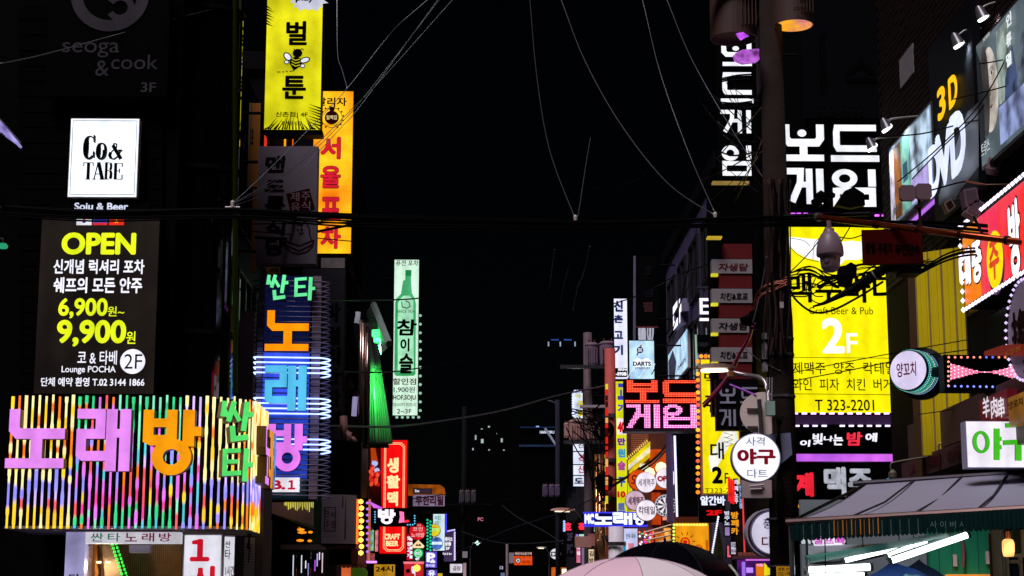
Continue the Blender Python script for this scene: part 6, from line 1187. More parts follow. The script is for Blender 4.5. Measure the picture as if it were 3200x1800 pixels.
# 3D and DVD
F = FR(XP); r = thing('wall_sign', 'black board with yellow numeral and capital above big silver capitals', 'sign', F.P(*F.uv(3010, 620)))
A = F.uv(2945, 640); B = F.uv(3084, 540); zt3 = F.uv(2945, 300)[1]; MB().rect(F, A[0], A[1] - .3, B[0], zt3 + .7, .1, 0).build('backboard', D('#15161a', .4), r)
def wall_text(t, xl, yl0, yl1, xr, mat, bold, off, side=None, ex=.0):
    a = F.uv(xl, yl1); b = F.uv(xr, yl1); top = F.uv(xl, yl0)[1]; vs, fs, mx, my, Mx, My = glyphs(t); sx = (b[0] - a[0]) / (Mx - mx); sy = (top - a[1]) / (My - my); mb = MB()
    for k, (dx, dy) in enumerate([(bold * cos(i * pi / 4), bold * sin(i * pi / 4)) for i in range(8)] + [(0, 0)]):
        mb.add([F.P(a[0] + (x - mx + dx) * sx, a[1] + (y - my + dy) * sy, off + k * .0005) for x, y in vs], fs)
    mb.build('channel_letter', mat, r)
ye = E('#f8c008', 1.15, .05)
wall_text('3', 2968, 283, 378, 2990, ye, .04, .14); wall_text('D', 3003, 248, 340, 3029, ye, .04, .14)
sv = E('#dde6ff', 1.2, .08, 2)
for ch, xl, y0_, y1_, xr in (('D', 2957, 470, 612, 2988), ('V', 2984, 432, 590, 3032), ('D', 3028, 372, 548, 3072)): wall_text(ch, xl, y0_, y1_, xr, sv, .055, .2 if ch == 'D' else .21)
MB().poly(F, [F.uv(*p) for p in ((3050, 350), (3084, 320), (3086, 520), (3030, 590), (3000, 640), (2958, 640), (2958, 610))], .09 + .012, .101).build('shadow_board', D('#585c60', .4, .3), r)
# arm spotlights
def spot(label, hx, hy, ax, ay, px, py, Y, aim):
    h = at(hx, hy, Y); k = at(ax, ay, Y); p = at(px, py, Y); r = thing('spotlight', label, 'spotlight', p)
    MB().tube(smooth_pts([p, k + Vector((.05, 0, 0)), k - Vector((.02, 0, .03)), h + Vector((.01, 0, .12))], 4), .016, 6).build('arm', D('#9a9a96', .4, .4), r, smooth=True)
    d = Vector((.75, -.2, .66)).normalized(); MB().lathe(h, [(.03, .15), (.055, .1), (.075, 0), (.085, -.02)], 14, ax=(-.2, 0, 1) if False else (-.35, .1, .93)).build('shade', D('#6a6c70', .35, .5), r, smooth=True)
    q0, q1 = at(hx - 13, hy + 14, Y), at(hx + 13, hy - 11, Y); mb = MB(); c_ = (q0 + q1) / 2; e1 = (q1 - q0) / 2; e2 = Vector((.02, -.055, -.012))
    L = [c_ + e1 * cos(t) + e2 * sin(t) + Vector((0, -.03, -.02)) for t in [2 * pi * i / 14 for i in range(14)]]; mb.prism(L, [v + Vector((-.01, .02, .03)) for v in L]).build('lens', E('#f4fff8', 3.2, .03), r)
    l = bpy.data.lights.new('poster_spot', 'SPOT'); l.energy = 30; l.spot_size = radians(110); l.spot_blend = .6; l.color = (.85, .95, 1); l.shadow_soft_size = .06
    lo = bpy.data.objects.new('poster_spot', l); COL.objects.link(lo); lo.location = c_ + Vector((.03, -.08, -.05)); v = Vector(aim).normalized(); lo.rotation_euler = v.to_track_quat('-Z', 'Y').to_euler()
spot('lit arm spotlight at the top border over the huge film poster', 3072, 54, 3082, 12, 3130, 3, 20.0, (1, .2, -.8)); spot('second lit arm spotlight down, beside the huge film poster', 2996, 138, 3012, 94, 3130, 84, 20.6, (1, .3, -.8))
spot('lit arm spotlight above the pale teal film poster', 2772, 400, 2784, 370, 2890, 362, 23.8, (1, -.1, -.8)); spot('lowest lit arm spotlight, in front of the white block letters', 2726, 460, 2740, 430, 2840, 424, 24.6, (1, -.1, -.8))
# air conditioner high on the brick wall
r = thing('air_conditioner', 'dim outdoor air conditioner unit bracketed high on the brick wall', 'air conditioner', at(2880, 245, 24)); p = at(2862, 245, 24.2)
MB().box(p.x, 23.9, p.z, 6.02, 24.7, p.z + .42).build('casing', D('#8a8288', .5), r); MB().lathe((p.x + .12, 23.895, p.z + .21), [(.02, 0), (.13, 0), (.14, .004)], 20, ax=(0, -1, 0)).build('fan_grille', DK, r); MB().tube([(p.x, 24, p.z - .02), (6.05, 24, p.z - .3)], .02, 5).build('bracket', STEEL, r); MB().tube([(p.x, 24.5, p.z - .02), (6.05, 24.5, p.z - .02)], .02, 5).build('bracket', STEEL, r)
r = thing('brick_courses', 'dark brick courses of the wall above the posters', 'wall', (6.04, 24, 7.2)); mb = MB(); F = FR(6.05); random.seed(11)
for j in range(70):
    z = 6.4 + j * .085
    for i in range(44):
        a = -26.1 + i * .3 + (j % 2) * .15
        if a < -13.2: mb.rect(F, a, z, a + .285, z + .07, .012 + random.uniform(0, .01), .0)
mb.build('bricks', D('#241a1a', .7, 0, .5, 9), r, kind='stuff')
# diagonal red sign
F = FR(5.55); A = F.uv(3007, 715); B = F.uv(3005, 975)
r = thing('wall_sign', 'red and orange sign rimmed with white dot lights, rising towards the frame border', 'sign', F.P(*B))
u0 = A[0]; u1 = u0 + 4.2; zt4, zb4 = F.uv(3007, 712)[1], F.uv(3007, 975)[1]
MB().rect(F, u0, zb4, u1, zt4, 0, -.35).build('cabinet', DK, r)
for a, b, h, t_ in ((0, .16, '#ff7a10', '#f09020'), (.16, .34, '#f0305c', '#ff6030'), (.34, 1, '#fa2c22', '#f8506e')): MB().rect(F, u0 + (u1 - u0) * a + .02, zb4 + .04, u0 + (u1 - u0) * b, zt4 - .04, .01 + a * .005, .002).build('face_panel', E(h, 1.05, .1, 1.5, tint=t_), r)
for i in range(26):
    a = u0 + i * .13
    for z in (zb4 - .01, zt4 + .01): MB().lathe(F.P(a, z, .03), [(0, -.028), (.028, 0), (0, .028)], 6).build('edge_light', E('#f0e4ff', 2.2), r)
for i in range(9): MB().lathe(F.P(u0 - .01, zb4 + (zt4 - zb4) * i / 9, .03), [(0, -.035), (.026, 0), (0, .035)], 6).build('edge_light', E('#f0e4ff', 2.2), r)
def wt2(ch, ua, ub, va, vb, mat, bold, off):
    vs, fs, mx, my, Mx, My = glyphs(ch); sx = (ub - ua) / (Mx - mx); sy = (vb - va) / (My - my); mb = MB()
    for k, (dx, dy) in enumerate([(bold * cos(i * pi / 4), bold * sin(i * pi / 4)) for i in range(8)] + [(0, 0)]): mb.add([F.P(ua + (x - mx + dx) * sx, va + (y - my + dy) * sy, off + k * .0005) for x, y in vs], fs)
    mb.build('lettering', mat, r)
wl = E('#fbf6ff', 1.25, .03)
for ch, xa_, ya0, ya1, xb_ in (('대', 3008, 795, 902, 3040), ('중', 3048, 765, 885, 3076)):
    a, b = F.uv(xa_, ya1), F.uv(xb_, ya1); t_ = F.uv(xa_, ya0)[1]; wt2(ch, a[0], b[0], a[1], t_, INK, .085, .016); wt2(ch, a[0], b[0], a[1], t_, wl, .05, .022)
u, v = F.uv(3114, 812); MB().ring(F, (u + .02, v - .06), .31, 0, .015, .01, n=30, sy=1.05).build('violet_disc', D('#6a1080', .5), r); MB().ring(F, (u, v), .30, 0, .02, .016, n=30, sy=1.05).build('yellow_disc', E('#ffe010', 1.15), r); wt2('주', u - .17, u + .17, v - .2, v + .2, E('#f05030', .9), .04, .025)
a, b = F.uv(3166, 835), F.uv(3194, 835); wt2('방', a[0], b[0] + .05, a[1] - .1, F.uv(3166, 640)[1], INK, .08, .016); wt2('방', a[0], b[0] + .05, a[1] - .1, F.uv(3166, 640)[1], wl, .045, .022)
# round exchange sign
F = FR(5.5); u, v = F.uv(3205, 1030); r = thing('disc_sign', 'big grey violet round sign with a dark Chinese character, dots round its rim', 'sign', F.P(u, v - .5))
MB().ring(F, (u, v), .62, 0, 0, -.12, n=44, sy=.82).build('cabinet', D('#6a6072', .4), r); MB().ring(F, (u, v), .58, 0, .006, .002, n=44, sy=.82).build('face_panel', D('#b0a0b8', .5), r)
wt2('換', u - .42, u + .12, v - .2, v + .22, D('#2a1016'), .03, .012); wt2('2F', u - .1, u + .1, v - .42, v - .3, D('#2a1016'), .03, .012)
for i in range(22):
    a = radians(80 + i * 9); MB().lathe(F.P(u + .62 * cos(a), v + .62 * .82 * sin(a), .02), [(0, -.02), (.02, 0), (0, .02)], 6).build('edge_light', E('#e0c8ff', 1.4), r)
mb = MB(); a = F.uv(3124, 985); b = F.uv(3200, 930)
r = thing('light_string', 'diagonal string of white dots above the grey violet round sign', 'lights', F.P(*a))
for i in range(16): t = i / 15; MB().lathe(at(3126 + 80 * t, 982 - 58 * t, 20.4 - t), [(0, -.02), (.022, 0), (0, .02)], 6).build('light_dot', E('#f0e8ff', 2.0), r)
r = thing('metal_soffit', 'dark folded metal soffit under the diagonal red sign', 'soffit', at(3100, 980, 21)); P_ = [at(3020, 985, 21.8), at(3230, 850, 19.2), at(3230, 905, 19.6), at(3060, 1010, 21.8)]; MB().prism(P_, [p + Vector((0, 0, .04)) for p in P_]).build('sheet', D('#2c2c36', .25, .7), r)
F = FR(5.7); MB().rect(F, *rect_uv(F, 3030, 990, 3150, 1110), 0, -.2).build('navy_board', D('#0c0c1c', .4), r)
# lamb skewer board
F = FR(5.45); r = thing('wall_sign', 'dark red board with white Chinese characters beside an amber board', 'sign', F.P(*F.uv(3100, 1310)))
MB().rect(F, *rect_uv(F, 3062, 1232, 3150, 1318), 0, -.1).build('red_board', E('#5a0e18', .8, .2), r); MB().rect(F, *rect_uv(F, 3151, 1225, 3240, 1318), .0, -.1).build('amber_board', E('#8a5a10', .8, .3), r)
for ch, x0_, x1_ in (('羊', 3074, 3096), ('肉', 3100, 3121), ('串', 3123, 3142)): text(F, r, ch, x0_, 1240, x1_, 1306, E('#e8e0ea', 1.0), .02)
text(F, r, '양꼬치', 3155, 1248, 3200, 1275, D('#1c0c04'), .02); P_ = [F.uv(*p) for p in ((3075, 1098), (3135, 1078), (3200, 1075), (3200, 1112), (3075, 1112))]; MB().poly(F, P_, 0, -.08).build('upper_board', E('#7a1c10', .8), r); text(F, r, '소주방', 3140, 1090, 3196, 1108, D('#c89018'), .02)
# bow tie display
F = FY(19.6); r = sign('dot_matrix_sign', 'black display box with a pink bow tie of dots, edged in red and blue dots', F, 2950, 1109, 3280, 1222, D('#060608', .4), .22, BLK, .005, wall=5.9)
bulbs(F, r, [(2964 + i * 19.6, 1117) for i in range(13)], .014, [E('#ff8a70', 2.0)] * 6 + [E('#5868ff', 2.0)] * 2, name='light_dot', off=.012); bulbs(F, r, [(2964 + i * 19.6, 1207 + i * .3) for i in range(13)], .014, E('#7888ff', 2.0), name='light_dot', off=.012); bulbs(F, r, [(2963, 1131 + i * 15) for i in range(6)], .014, E('#ff9a80', 2.0), name='light_dot', off=.012)
mb = MB(); m2 = MB()
for i in range(62):
    x_ = 2971 + i * 3.9; hh = max(2.0, 26 * abs((x_ - 3080) / 108) ** 1.3) if x_ < 3190 else 26 * abs((3189 - 3080) / 108) ** 1.3
    for j in range(-8, 9):
        if abs(j * 3.6) <= hh: u, v = F.uv(x_, 1162 + j * 3.6 + (x_ - 2971) * .01); (mb if (i * 7 + j * 3) % 9 else m2).rect(F, u - .0052, v - .0046, u + .0052, v + .0046, .014, .008)
mb.build('pink_dots', E('#ff7fa8', 1.8), r, kind='stuff'); m2.build('white_dots', E('#ffe8f0', 2.4), r, kind='stuff')
MB().tube([at(3080, 1225, 19.9), at(3260, 1250, 19.9)], .03, 6).build('support_tube', BLK, r)
# drum sign
c_ = at(2838, 1157, 20.2); ax = Vector((-.62, -.78, 0)).normalized(); r = thing('drum_sign', 'round drum sign with a violet white face and rings of teal dots round its side', 'sign', c_ - Vector((0, 0, .26))); Rr = .235
MB().lathe(c_, [(0, .0), (Rr * .97, 0), (Rr, -.012), (Rr * 1.06, -.30), (Rr * 1.3, -.34), (Rr * 1.3, -.40), (0, -.40)], 48, ax=ax).build('drum', D('#15181c', .3), r)
MB().lathe(c_, [(0, .004), (Rr * .95, .004)], 48, ax=ax).build('face_panel', E('#ddd2f4', 1.05, .06), r)
MB().lathe(c_, [(Rr * 1.24, -.335), (Rr * 1.27, -.337), (Rr * 1.27, -.339)], 48, ax=ax).build('yellow_rim', E('#d8d818', .9), r)
FD = Frame(tuple(c_ + ax * .004), (ax.y * -1, ax.x, 0)); FD = Frame((c_.x, c_.y, 0), (-ax.y, ax.x, 0)); text(FD, r, '양꼬치', 2803, 1132, 2864, 1178, D('#a01040', .5), .02, off=.010)
a_ = ax.cross(Vector((0, 0, 1))).normalized(); b_ = Vector((0, 0, 1))
for k in range(7):
    mb = MB(); h = -.04 - k * .037; RR = Rr * (1.01 + .06 * (-h) / .3) + .003
    for i in range(72):
        t = 2 * pi * i / 72; p = c_ + ax * h + (a_ * cos(t) + b_ * sin(t)) * RR; q = (a_ * cos(t) + b_ * sin(t)); tt = (b_ * cos(t) - a_ * sin(t))
        mb.add([p - tt * .007 - ax * .008, p + tt * .007 - ax * .008, p + tt * .007 + ax * .008, p - tt * .007 + ax * .008], [(0, 1, 2, 3)])
    mb.build('dot_ring', E(['#48d8c8', '#a8f0ff', '#30c890', '#60e0d0', '#e8fff8', '#40b890', '#9ab0ff'][k], 1.7), r)
MB().tube([c_ - ax * .36, at(2950, 1160, 19.9)], .06, 8).build('mount', BLK, r)
# green lettered white sign
F = FY(18.6); r = sign('projecting_sign', 'white lit sign with big green letters at the frame border', F, 3020, 1316, 3290, 1462, E('#efeaf6', 1.1, .06), .2, D('#a8a4c0'), .006, wall=5.9)
gg = [E('#46c424', .95, .04), D('#0a3a0c')]
mb = MB(); k = F.m(3100, 1390, 1); u, v = F.uv(3064, 1382); mb.ring(F, (u, v), 27 * k, 14 * k, .03, .008, 0, 1, 30, 1.3, 1.85)
for i, (p, w_) in enumerate((([(3113, 1340), (3113, 1438)], 18), ([(3113, 1372), (3128, 1372)], 13), ([(3113, 1398), (3128, 1398)], 13), ([(3140, 1330), (3215, 1328), (3212, 1372)], 14), ([(3133, 1384), (3240, 1379)], 15), ([(3180, 1386), (3180, 1440)], 20))): mb.stroke(F, [F.uv(*z) for z in p], w_ * k, .03 + .0006 * i, .008, 0, 1)
mb.build('channel_letter', gg, r)
# maroon lettered board behind the awning
F = FA(2820, 1450, 24.2, 0); F = FR(5.6)
r = thing('wall_sign', 'dusky pink sign board with dark red letters above the tent awning', 'sign', F.P(*F.uv(2900, 1500))); a = F.uv(2818, 1480); b = F.uv(3030, 1480)
MB().rect(F, a[0], F.uv(2818, 1508)[1], b[0] + 2.5, F.uv(2818, 1448)[1], 0, -.2).build('cabinet', D('#5e3c3c', .6), r)
for i, ch in enumerate('사격야구장'):
    ua = a[0] + .5 + i * .95; wt2(ch, ua, ua + .6, F.uv(2818, 1500)[1] + .02, F.uv(2818, 1455)[1] - .02, D('#5a0c1c', .5), .05, .012)
MB().rect(F, a[0], F.uv(2818, 1448)[1] + .05, b[0] + 2.5, F.uv(2818, 1448)[1] + .5, -.1, -.3).build('upper_fascia', D('#5a3e38', .7), r)
for label, hx, hy in (('small unlit clamp spotlight on an arm over the tent awning', 2790, 1485), ('second unlit arm spotlight nearer the green lettered sign', 2940, 1425)):
    p = at(hx, hy, 22); r = thing('spotlight', label, 'spotlight', p); MB().tube(smooth_pts([at(hx + 110, hy - 58, 22), at(hx + 14, hy - 42, 22), at(hx - 6, hy - 34, 22), at(hx - 4, hy - 10, 22)], 4), .012, 5).build('arm', D('#8a8478', .4, .4), r, smooth=True); MB().lathe(p, [(.02, .07), (.05, .03), (.055, -.03), (.035, -.06), (0, -.06)], 12).build('head', D('#7a7264', .4, .4), r); MB().box(p.x - .02, p.y - .05, p.z - .08, p.x + .02, p.y, p.z - .04).build('clamp', STEEL, r)
# ================================================================ tent awning
r = thing('tent_awning', 'grey tent awning with a scalloped dark green valance at the shooting stall', 'awning', at(2850, 1640, 17))
fl, fr_ = at(2468, 1632, 17.0), at(3320, 1582, 15.8); bl, br = at(2708, 1512, 20.0), at(3330, 1468, 19.2)
cv = D('#8e90a4', .7, 0, .1, 2, .15); n, m_ = 24, 10; mb = MB(); vs = []
for j in range(m_ + 1):
    for i in range(n + 1):
        s_, t = i / n, j / m_; p = fl.lerp(fr_, s_).lerp(bl.lerp(br, s_), t); p = p - Vector((0, 0, .05 * sin(pi * t) * (1 + .5 * sin(s_ * 9)))); vs.append(p)
mb.add(vs, [(j * (n + 1) + i, j * (n + 1) + i + 1, (j + 1) * (n + 1) + i + 1, (j + 1) * (n + 1) + i) for j in range(m_) for i in range(n)]).build('roof_canvas', cv, r, smooth=True)
for s_ in (.23, .47, .70, .93): a, b = fl.lerp(fr_, s_), bl.lerp(br, min(1, s_ + .02)); MB().tube([a + Vector((0, 0, .012)), a.lerp(b, .5) + Vector((0, 0, -.04)), b + Vector((0, 0, .012))], .011, 5).build('seam_rib', D('#34343e'), r)
MB().tube([fl - Vector((.03, 0, 0)), fr_], .032, 8).build('front_pole', D('#6a5450', .3, .6), r); MB().tube([bl - Vector((.15, 0, 0)), br], .03, 8).build('ridge_pole', D('#3a383e', .4, .5), r); MB().tube([fl, bl], .016, 6).build('edge_pole', DK, r)
vg = D('#0f2a2a', .8, 0, .3, 6); N_ = 60
for i in range(N_):
    a, b = fl.lerp(fr_, i / N_), fl.lerp(fr_, (i + .94) / N_); H = .165; o = Vector((0, -.035 - .012 * (i % 2), 0))
    mb = MB(); ring = [a + o, b + o] + [b.lerp(a, t) + o - Vector((0, 0, H + .018 * sin(pi * t))) for t in (0, .25, .5, .75, 1)]
    mb.prism(ring, [p + Vector((0, .008, 0)) for p in ring]).build('valance_strip', vg, r)
    if 9 <= i <= 19: MB().tube([b + o + Vector((.004, -.004, -.01)), b + o + Vector((.004, -.004, -H + .01))], .0045, 4).build('orange_trim', E('#a05a20', .8), r)
VF = FY(16.2); text(VF, r, '사 이 버 사 격 장', 2905, 1628, 3080, 1650, D('#6a8a84', .6), .0)
MB().tube([fl + Vector((.02, .05, 0)), (fl.x + .02, fl.y + .05, 0)], .025, 8).build('leg_pole', STEEL, r); MB().tube([at(2520, 1660, 17.1), (at(2520, 1660, 17.1).x, 17.1, 0)], .012, 6).build('guide_rod', PALE, r)
# lower canvas sheets inside, in the glare of the tubes
def sheet(nm, P4, mat, par, n=10, amp=.03):
    a, b, c_, d = P4; mb = MB(); vs = []
    for j in range(n + 1):
        for i in range(n + 1): s_, t = i / n, j / n; vs.append(a.lerp(b, s_).lerp(d.lerp(c_, s_), t) + Vector((0, 0, amp * sin(s_ * 11 + t * 4) * sin(pi * t) - amp * 2 * sin(pi * s_))))
    return mb.add(vs, [(j * (n + 1) + i, j * (n + 1) + i + 1, (j + 1) * (n + 1) + i + 1, (j + 1) * (n + 1) + i) for j in range(n) for i in range(n)]).build(nm, mat, par, smooth=True)
sheet('inner_canvas', (at(2520, 1740, 17.6), at(2960, 1668, 17.2), at(2990, 1660, 19), at(2520, 1700, 19.8)), D('#8a9aa4', .6), r); sheet('teal_canvas', (at(2516, 1736, 16.9), at(2950, 1660, 16.9), at(2965, 1676, 17.3), at(2516, 1762, 17.3)), D('#4cc0b0', .6), r, 10, .008); sheet('back_canvas', (at(2516, 1775, 18.6), at(2960, 1676, 18.6), at(3020, 1672, 20), at(2516, 1742, 20.5)), D('#4a5458', .7), r)
tubes = [((2522, 1783), (2718, 1772), 17.5, 26), ((2530, 1800), (2700, 1794), 17.0, 14), ((2640, 1752), (2832, 1706), 18.2, 18), ((2775, 1738), (2895, 1690), 18.0, 20), ((2786, 1752), (3022, 1672), 17.4, 24)]
for i, ((x0_, y0_), (x1_, y1_), Y, w_) in enumerate(tubes):
    f = thing('fluorescent_light', ['lowest white fluorescent batten under the tent awning, nearest the pole', 'second low fluorescent batten cut by the frame bottom', 'upper fluorescent batten in the middle under the tent awning', 'short upper fluorescent batten under the tent awning', 'long slanting fluorescent batten under the tent awning reaching the green wall'][i], 'light', at((x0_ + x1_) / 2, y0_ - 20, Y), 'fluorescent battens under the awning')
    a, b = at(x0_, y0_, Y), at(x1_, y1_, Y); rr = FY(Y).m(x0_, y0_, w_ / 2); MB().tube([a, b], rr * .8, 8).build('tube', E('#eefcfa', 4.0, .03), f); [MB().tube([e_, e_ + (a - b).normalized() * s_ * .03], rr * .95, 8).build('end_cap', D('#8a9090', .4), f) for e_, s_ in ((a, 1), (b, -1))]; MB().tube([a + Vector((0, .02, rr * .9)), b + Vector((0, .02, rr * .9))], rr * .45, 4).build('housing', WHITEP, f); MB().tube([a.lerp(b, .3) + Vector((0, 0, rr)), a.lerp(b, .3) + Vector((0, 0, .35))], .005, 4).build('hanger', DK, f)
# green wall, door frame, amber lamp
r = thing('stall_interior', 'green panelled stall wall with white notices under the tent awning', 'wall', (at(3000, 1750, 20.5).x, 20.5, 0)); F = FY(20.5)
gw = D('#1f9a72', .5, 0, .25, 2)
for i in range(5): x_ = 2898 + i * 41; MB().rect(F, *rect_uv(F, x_, 1650, x_ + 39, 2000), .01 * (i % 2), -.05).build('panel', gw, r)
MB().rect(F, *rect_uv(F, 2512, 1560, 2895, 2000), -.1, -.2).build('back_panel', D('#8a9aa0', .7), r)
for x0_, y0_, x1_, y1_ in ((2977, 1733, 2989, 1770), (3079, 1723, 3095, 1763)): MB().rect(F, *rect_uv(F, x0_, y0_, x1_, y1_), .03, .015).build('notice', WHITEP, r)
MB().tube(smooth_pts([F.P(*F.uv(3004, 1690), .05), F.P(*F.uv(3008, 1730), .05), F.P(*F.uv(3006, 1772), .05)], 4), .02, 5).build('hanging_cloth', D('#8a5a58', .7), r)
MB().rect(F, *rect_uv(F, 2950, 1796, 3098, 1812), .2, .05).build('orange_shelf', E('#e89030', .95), r); MB().rect(F, *rect_uv(F, 2880, 1660, 2896, 2000), .05, -.05).build('post', D('#8a9aa0', .5), r)
r = thing('door_frame', 'pale green white door frame with window panes at the frame border', 'door frame', (at(3150, 1750, 19).x, 19, 0)); F = FY(19)
dfm = D('#a8b4a8', .5, 0, .15)
for x0_, y0_, x1_, y1_ in ((3102, 1655, 3134, 2000), (3144, 1730, 3200, 1742), (3148, 1742, 3156, 2000), (3192, 1742, 3199, 2000), (3156, 1750, 3192, 1760), (3136, 1655, 3142, 2000), (3190, 1655, 3200, 1730)): MB().rect(F, *rect_uv(F, x0_, y0_, x1_, y1_), .03, -.05).build('frame_bar', dfm, r)
MB().rect(F, *rect_uv(F, 3160, 1768, 3190, 2000), 0, -.04).build('pane', D('#1c3a60', .1, .2), r); MB().rect(F, *rect_uv(F, 3166, 1655, 3190, 1728), 0, -.04).build('pane', D('#4a5a4c', .15, .2), r); MB().rect(F, *rect_uv(F, 3096, 1668, 3101, 2000), .05, 0).build('rust_strip', D('#6a3418', .7), r)
p = at(3151, 1712, 18.3); r = thing('hanging_lamp', 'glowing amber jar lamp hanging by the door frame', 'lamp', p); MB().lathe(p, [(0, -.09), (.05, -.085), (.062, -.03), (.062, .05), (.05, .08), (.03, .09)], 18).build('glass_jar', E('#ffb468', 1.8, .2, 6), r, smooth=True); MB().lathe(p, [(.03, .09), (.035, .1), (.03, .17), (0, .17)], 12).build('cap', D('#4a3020'), r); MB().tube([p + Vector((0, 0, .17)), p + Vector((0, 0, .5))], .006, 4).build('cord', CABLE, r)
pl_ = bpy.data.lights.new('jar_light', 'POINT'); pl_.energy = 5; pl_.color = (1, .5, .2); pl_.shadow_soft_size = .06; po = bpy.data.objects.new('jar_light', pl_); COL.objects.link(po); po.location = p + Vector((0, -.15, 0))
r = thing('blue_tarpaulin', 'blue tarpaulin tent tops low under the fluorescent battens', 'tarpaulin', at(2800, 1830, 18.2))
for P4, h in (((at(2660, 1812, 18), at(2790, 1752, 18.6), at(2900, 1800, 18), at(2800, 1830, 17.6)), '#2a4a90'), ((at(2760, 1790, 18.3), at(2872, 1748, 19.0), at(2960, 1810, 18.4), at(2840, 1830, 17.9)), '#3a5a94'), ((at(2780, 1806, 17.4), at(2830, 1792, 17.5), at(2890, 1806, 17.3), at(2850, 1820, 17.2)), '#88b8b8')): sheet('tarp', P4, D(h, .5, 0, .2), r, 8, .02)
F = FY(19.6); r = sign('wall_sign', 'small white and magenta lettered sign under the awning beside the pole', F, 2500, 1672, 2646, 1700, E('#3a4248', .6), .06, DK, .004)
text(F, r, '담배', 2502, 1677, 2532, 1700, E('#c8d0d8', 1.0), .07, off=.012); text(F, r, '셀프빠', 2536, 1675, 2642, 1712, E('#f0f0f8', 1.0), .16, off=.010); text(F, r, '셀프빠', 2538, 1677, 2640, 1702, E('#c83cc0', .9), .03, off=.022)
# ================================================================ the great pole
YP = 22.0; X0 = at(2442, 1300, YP).x
r = thing('utility_pole', 'thick concrete utility pole with transformers at its top and a yellow sticker low down', 'utility pole', (X0, YP, 0))
MB().tube([(X0 - .03, YP, 0), (X0, YP, 4), (X0 + .0, YP, 10.5)], [.185, .17, .135], 28).build('shaft', D('#2a2420', .85, 0, .35, 5, .5), r, smooth=True)
for y in (1620, 1768): zz_ = at(2442, y, YP - .18).z; MB().lathe((X0 - .03, YP, zz_), [(.18, -.012), (.192, -.012), (.192, .012), (.18, .012)], 28).build('steel_band', STEEL, r); [MB().lathe((X0 - .03 - .12 + .04 * k, YP - .19, zz_), [(0, 0), (.008, 0), (.008, .01), (0, .01)], 6, ax=(0, -1, 0)).build('band_hole', BLK, r) for k in range(0)]
for y in (1060, 1110, 1240): MB().lathe((X0, YP, at(2442, y, YP).z), [(.16, -.015), (.18, -.015), (.18, .015), (.16, .015)], 28).build('steel_band', STEEL, r)
F = FY(YP - .2); MB().rect(F, *rect_uv(F, 2427, 1770, 2480, 1815), .0, -.012).build('sticker', E('#c88a18', .55, .15), r); text(F, r, '경희 인력', 2430, 1773, 2476, 1785, INK, .03); text(F, r, '332-1982', 2430, 1787, 2477, 1799, INK, .02)
def bigcan(px, y0, y1, w_, dx, inner, nm):
    a = at(px, y1, YP + dx); b = at(px, y0, YP + dx); R_ = FY(YP + dx).m(px, y1, w_ / 2); h = b.z - a.z; body = D('#4a342e', .6, 0, .2)
    o = MB().lathe(a, [(R_ * .94, .0), (R_, .0), (R_, h * .9), (R_ * 1.06, h * .9), (R_ * 1.06, h * .94), (R_ * .7, h), (0, h)], 32).build('transformer', body, r, smooth=False)
    MB().lathe(a + Vector((0, 0, .06)), [(0, 0), (R_ * .94, 0), (R_ * .94, -.06)], 32).build('base_recess', inner, o)
    for t in range(5): MB().box(a.x + R_ * (.2 + t * .15), a.y - R_ * 1.04, a.z + .1, a.x + R_ * (.23 + t * .15), a.y - R_ * .6, b.z - .1).build('fin', body, o)
    return o
bigcan(2293, -160, 122, 146, .3, D('#5a3a40', .6), 'a'); o = bigcan(2480, -190, 80, 124, -.2, E('#e8a020', .9, .35, 5, tint='#c05a98'), 'b'); text(FY(21.5), r, '10', 2500, 0, 2520, 12, D('#2a1410'), .02); text(FY(21.5), r, '22000', 2480, 22, 2520, 34, D('#2a1410'), .02)  # recess of the right can glows: coloured light from below put in
MB().box(X0 - 1.0, YP - .05, at(2442, -20, YP).z, X0 + 1.0, YP + .05, at(2442, -20, YP).z + .1).build('crossarm', D('#3a2e2c', .6), r)
mb = MB(); P_ = [at(*p, 21.7) for p in ((2300, 165), (2320, 155), (2372, 152), (2373, 186), (2330, 192), (2305, 182))]; mb.prism(P_, [p + Vector((0, .3, .05)) for p in P_]).build('violet_glow_bracket', E('#c468e0', .9, .3, 8, tint='#5a2868'), r)  # violet light on the bracket put in as emission
P_ = [at(*p, 21.9) for p in ((2302, 104), (2322, 100), (2341, 112), (2330, 116), (2318, 124))]; MB().prism(P_, [p + Vector((0, .1, .02)) for p in P_]).build('violet_glow_bracket', E('#c050e8', 1.1, .4, 12, tint='#602080'), r)  # same violet light painted in as emission
MB().rect(FY(YP - .1), *rect_uv(FY(YP - .1), 2384, 1040, 2398, 1160), 0, -.1).build('pale_conduit', D('#8a8a90', .5), r)
for yy in (1066, 1128): MB().lathe(at(2391, yy, 21.85), [(.05, -.02), (.06, 0), (.05, .02)], 12).build('conduit_clamp', BLK, r)
MB().rect(FY(21.6), *rect_uv(FY(21.6), 2392, 1256, 2418, 1300), .1, -.05).build('green_junction_box', D('#9ac0b0', .5), r)
for x_ in (2396, 2404, 2412): MB().tube([at(x_, 1250, 21.55), at(x_ + 1, 1180, 21.7)], .008, 5).build('conduit', D('#6a6a70'), r)
P_ = [at(*p, 21.75) for p in ((2395, 1358), (2470, 1352), (2476, 1420), (2440, 1450), (2400, 1380))]; MB().prism(P_, [p + Vector((0, .06, 0)) for p in P_]).build('tape_wrap', D('#8088a8', .5), r)
